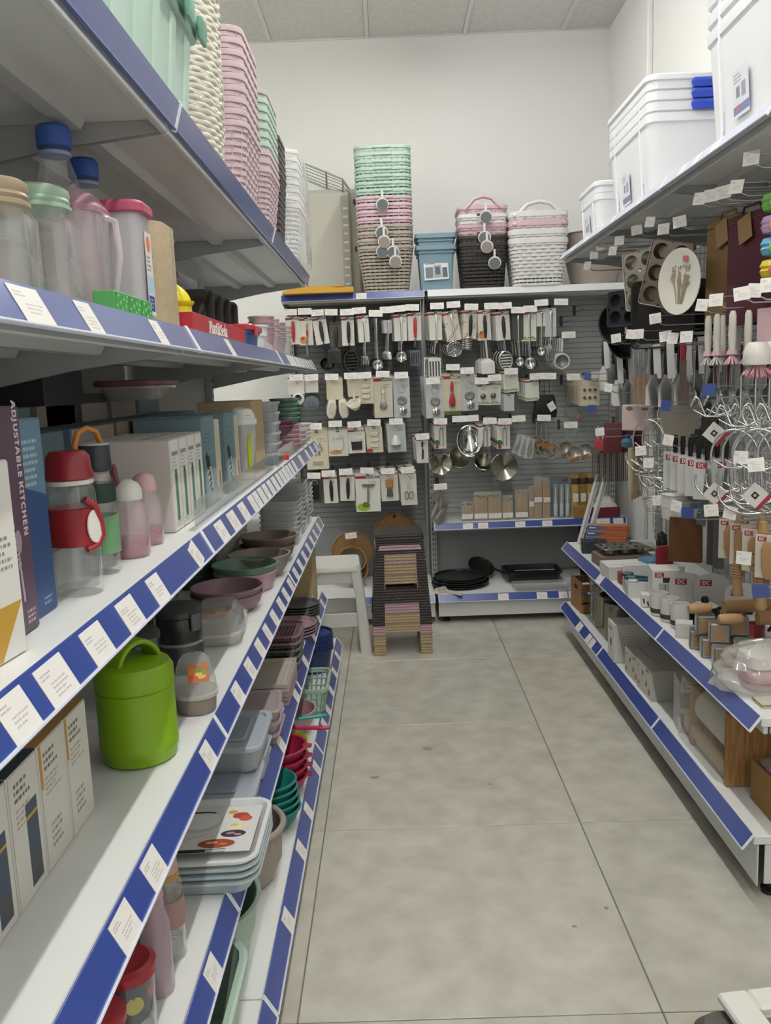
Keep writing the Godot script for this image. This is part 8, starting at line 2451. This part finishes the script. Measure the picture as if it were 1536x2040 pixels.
func right_base() -> void:
	var y: float = RS[2] + 0.0005
	var pine := noisy("pine", "ffffff", 0.012, [[0.0, "8a6238"], [0.45, "9c7246"], [0.6, "a87e50"], [1.0, "b58c5e"]], 3.0, 0.55)
	pine.uv1_scale = V(9.0, 1.2, 9.0)
	var t := thing("wooden_crate", "small wooden slatted crate at the far end of the base shelf", "crate", V(1.0, y, -4.24), 0.05)
	for e in [-1.0, 1.0]:
		for k in 3:
			part(t, "slat", box(0.14, 0.04, 0.006, 0.001), pine, V(0, 0.028 + 0.052 * k, e * 0.1))
		part(t, "end_board", box(0.008, 0.16, 0.2, 0.002), pine, V(e * 0.07, 0.082, 0))
	part(t, "floor_board", box(0.14, 0.006, 0.2, 0.001), pine, V(0, 0.004, 0))
	part(t, "hand_hole", box(0.002, 0.02, 0.05, 0.0), M("2e2216", 0.8), V(-0.0745, 0.12, 0.0))
	t = thing("acrylic_canister", "tall square clear canister beside the crate", "canister", V(0.985, y, -4.06))
	part(t, "body", secs([[0.05, 0.08, 0.008, 0.0], [0.05, 0.08, 0.008, 0.2], [0.046, 0.076, 0.006, 0.2], [0.046, 0.076, 0.006, 0.004]], 3), clear("aab0b0", 0.3))
	part(t, "lid", lid_of(0.054, 0.084, 0.008, 0.012), M("8c9090", 0.3), V(0, 0.2, 0))
	for q in [[V(0.985, y, -3.92), 0.038, 0.19, "slim ribbed steel canister"], [V(1.0, y, -3.72), 0.055, 0.16, "wide steel canister with a dark dish on top"], [V(1.12, y, -3.85), 0.05, 0.2, "steel canister standing behind the slim one"], [V(1.22, y, -3.22), 0.05, 0.12, "steel canister behind the white carton"]]:
		t = thing("steel_canister", q[3], "canister", q[0], 0.0, "steel canisters")
		var r: float = q[1]
		var h: float = q[2]
		part(t, "body", K("canister%.3f%.3f" % [r, h], func(s):
			var prof := [[r * 0.95, 0.0], [r, 0.004]]
			for k in 10:
				prof.append([r + 0.0012 * (k % 2), 0.01 + (h - 0.02) * k / 9.0])
			prof.append([r * 0.98, h])
			a_lathe(s, prof, 28)), M("a09a8a", 0.32, 0.8))
		part(t, "lid", lathe([[r * 0.98, h], [r + 0.002, h + 0.001], [r + 0.002, h + 0.012], [r * 0.6, h + 0.016], [0.0, h + 0.016]], 26, true, false), M("8e8a7e", 0.35, 0.7))
	t = thing("dish", "dark shallow dish on the wide steel canister", "dish", V(1.0, y + 0.1765, -3.72))
	part(t, "body", bowl(0.04, 0.075, 0.03, 28), M("26241f", 0.4))
	part(t, "foot_ring", lathe([[0.03, -0.0002], [0.032, 0.003]], 20), M("26241f", 0.5))
	# cartons
	carton("white carton with printed text and dark appliance picture", V(0.975, y, -3.44), V(0.15, 0.165, 0.11), -0.02, M("d2d0ca", 0.5), T("appliance_carton", 96, 112, func(im: Image):
		im.fill(Color("d3d1cb"))
		words(im, 10, 34, 76, 9, 7, Color("a9a6a0"), 7)), "", "carton")
	t = get_node("carton_%03d" % taken["carton"])
	part(t, "side_print", card(0.09, 0.15, 0.0004), T("appliance_side", 64, 112, func(im: Image):
		im.fill(Color("d6d4ce"))
		im.fill_rect(Rect2i(10, 10, 40, 10), Color("8e8b86"))
		disc(im, 34, 58, 9, 14, Color("3a3634"))
		im.fill_rect(Rect2i(32, 70, 4, 26), Color("8a8680"))), V(-0.0756, 0.082, 0.0), V(0, -PI / 2, 0))
	for i in 2:
		carton("picture carton of small kitchen parts, %s" % ["nearer one", "farther one"][i], V(1.0, y, -3.04 - 0.17 * i), V(0.165, 0.115 - 0.012 * i, 0.16), -PI / 2 + 0.03, M("bdb9b0", 0.5), T("parts_carton", 112, 80, func(im: Image):
			im.fill(Color("c6c2b8"))
			for q in 12:
				disc(im, 12 + (q * 31) % 92, 14 + (q * 17) % 54, 5 + q % 4, 4 + q % 3, Color(["6a625a", "8c8278", "4c443e", "a09688"][q % 4]))
			im.fill_rect(Rect2i(70, 4, 22, 8), Color("7a7268"))
			disc(im, 96, 62, 9, 9, Color("a86a3c"))), "parts cartons", "carton", T("parts_top", 64, 64, func(im: Image):
				im.fill(Color("bdb9b0"))
				for q in 14:
					disc(im, 6 + (q * 17) % 54, 6 + (q * 23) % 54, 4, 3, Color("3c3834"))))
	t = carton("tall white DC carton with a red stripe", V(0.985, y, -2.72), V(0.1, 0.18, 0.1), -0.15, M("b9b7b2", 0.5), T("dc_tall", 64, 128, func(im: Image):
		im.fill(Color("b9b7b2"))
		im.fill_rect(Rect2i(0, 26, 64, 40), Color("77746e"))
		im.fill_rect(Rect2i(0, 84, 64, 44), Color("cfcdc8"))
		im.fill_rect(Rect2i(4, 80, 6, 48), Color("a8242c"))), "", "carton")
	dc_logo(t, V(-0.02, 0.165, 0.0525), 0.036)
	# paper roll stand of plain wood in a clear bag
	t = thing("roll_stand", "wooden paper roll stand holding a white roll", "roll stand", V(1.0, y, -2.47), -PI / 2)
	part(t, "side_board", box(0.022, 0.225, 0.13, 0.003), pine, V(0.165, 0.113, 0.0))
	part(t, "side_board", box(0.022, 0.2, 0.13, 0.003), pine, V(-0.12, 0.1, 0.0))
	part(t, "front_rail", box(0.27, 0.04, 0.016, 0.003), M("b89a6c", 0.5), V(0.02, 0.05, 0.055))
	part(t, "lower_rail", box(0.27, 0.016, 0.1, 0.003), M("b89a6c", 0.5), V(0.02, 0.012, 0.0))
	part(t, "paper_roll", K("paper_roll", func(s):
		XF = Transform3D(Basis(Vector3.BACK, PI / 2), Vector3.ZERO)
		a_lathe(s, [[0.058, -0.12], [0.06, -0.118], [0.06, 0.118], [0.058, 0.12]], 32)), M("cfcbc2", 0.8), V(0.02, 0.135, 0.0))
	t = thing("film_wrap", "thin clear film around the wooden roll stand", "plastic wrap", V(1.0, y, -2.5), -PI / 2)
	part(t, "film", secs([[0.35, 0.16, 0.02, 0.001], [0.355, 0.165, 0.02, 0.1], [0.34, 0.15, 0.03, 0.215], [0.28, 0.08, 0.03, 0.232]], 3, false, true), clear("d4c4a0", 0.14), V(0.0, 0, 0))
	# cardboard box with pink film packs
	t = thing("cardboard_box", "open brown cardboard box with pink packs at the shelf end", "box", V(1.1, y, -2.14), 0.0)
	var cb := noisy("cardboard", "ffffff", 0.02, [[0.0, "8a6a34"], [1.0, "9c7a42"]], 4.0, 0.75)
	part(t, "front_wall", box(0.24, 0.12, 0.004, 0.001), cb, V(0, 0.06, 0.09))
	part(t, "back_wall", box(0.24, 0.12, 0.004, 0.001), cb, V(0, 0.06, -0.09))
	for e in [-1.0, 1.0]:
		part(t, "side_wall", box(0.004, 0.12, 0.18, 0.001), cb, V(e * 0.12, 0.06, 0))
	part(t, "floor_sheet", box(0.24, 0.003, 0.18, 0.0), cb, V(0, 0.0015, 0))
	part(t, "white_label", card(0.05, 0.06, 0.0004), label_mat(2), V(0.06, 0.06, 0.0925))
	for i in 3:
		t = thing("film_pack", "pink pack in clear film, %s in the cardboard box" % ORD[i], "pack", V(1.04 + 0.05 * i, y + 0.1, -2.15 + 0.02 * i), 0.3 * i, "pink film packs")
		t.rotation.z = 0.25 * (i - 1)
		part(t, "contents", secs([[0.08, 0.09, 0.02, -0.04], [0.09, 0.1, 0.03, 0.0], [0.06, 0.07, 0.02, 0.03]], 4), M("b05a78", 0.4))
		part(t, "film", secs([[0.1, 0.11, 0.03, -0.02], [0.12, 0.13, 0.03, 0.015], [0.05, 0.06, 0.02, 0.045]], 4, false, false), clear("d8c4c4", 0.25))

func right_top() -> void:
	var y: float = RS[0] + 0.0005
	var body := M("f6f8ff", 0.25, 0.0, 0.82)
	var blue := M("2848c8", 0.4)
	var stacks := [[V(1.12, y, -4.13), 0.34, 0.32, 0.2, 2, 0.03, "small far"], [V(1.16, y, -3.44), 0.56, 0.42, 0.3, 4, 0.036, "middle"], [V(1.16, y, -2.35), 0.56, 0.42, 0.34, 4, 0.05, "large near"]]
	for q in stacks:
		for k in q[4]:
			var last: bool = k == q[4] - 1
			var t := thing("storage_box", "translucent clear storage box, %s from the bottom of the %s stack" % [ORD[k], q[6]], "storage box", q[0] + V(0, q[5] * k, 0), -PI / 2, "clear boxes in the %s stack" % q[6])
			var w: float = q[1]
			var d: float = q[2]
			var h: float = q[3]
			part(t, "body", secs([[w * 0.88, d * 0.88, 0.03, 0.0], [w * 0.97, d * 0.97, 0.035, h - 0.03], [w, d, 0.038, h - 0.028], [w, d, 0.038, h], [w * 0.95, d * 0.95, 0.034, h], [w * 0.86, d * 0.86, 0.03, 0.006]], 4, true, true), body)
			for e in [-1.0, 1.0]:
				part(t, "corner_rib", box(0.012, h - 0.05, 0.008, 0.003), body, V(e * w * 0.3, h * 0.45, d * 0.478), V(0.06, 0, 0))
			if last or k > 0:
				for e in [-1.0, 1.0]:
					part(t, "blue_clip", secs([[0.018, 0.11, 0.006, 0.0], [0.024, 0.12, 0.006, 0.02], [0.02, 0.11, 0.006, 0.03]], 3), blue, V(e * (w / 2 + 0.008), h - 0.03, 0))
			if k == 0:
				part(t, "paper_label", card(0.1, 0.12, 0.0005), T("box_label", 96, 112, func(im: Image):
					im.fill(Color("dfe2ea"))
					im.fill_rect(Rect2i(0, 84, 96, 20), Color("7f88b4"))
					words(im, 8, 10, 50, 3, 8, Color("8f96a8"), 3)
					im.fill_rect(Rect2i(20, 40, 22, 26), Color("8a8c96"))
					im.fill_rect(Rect2i(52, 36, 26, 34), Color("a0a2ac"))
					disc(im, 30, 88, 12, 6, Color("c46a5c"))), V(-w * 0.05, h * 0.36, d * 0.478), V(0.07, 0, 0))
		var top: int = q[4]
		var lid := thing("box_lid", "clear lid with blue clips closing the %s stack" % q[6], "lid", q[0] + V(0, q[5] * (top - 1) + q[3], 0), -PI / 2, "clear box lids")
		part(lid, "cover", lid_of(q[1] + 0.01, q[2] + 0.01, 0.04, 0.022), body)
	# loose blue-clipped lids stacked on the near boxes
	for k in 5:
		var t := thing("box_lid", "loose translucent lid with blue clips, %s above the near stack" % ORD[k], "lid", V(1.15, y + 0.515 + 0.028 * k, -2.4 - 0.02 * k), -PI / 2 + 0.05 * (k % 3 - 1), "loose clear lids")
		part(t, "cover", lid_of(0.56, 0.42, 0.04, 0.024), body)
		for e in [-1.0, 1.0]:
			part(t, "blue_clip", box(0.026, 0.016, 0.11, 0.004), blue, V(e * 0.29, 0.012, 0.06))

func build_items() -> void:
	left_top()
	left_second()
	left_third()
	left_fourth()
	left_fifth()
	left_base()
	floor_things()
	back_goods()
	right_hooks()
	right_hooks_low()
	right_mid()
	right_base()
	right_top()
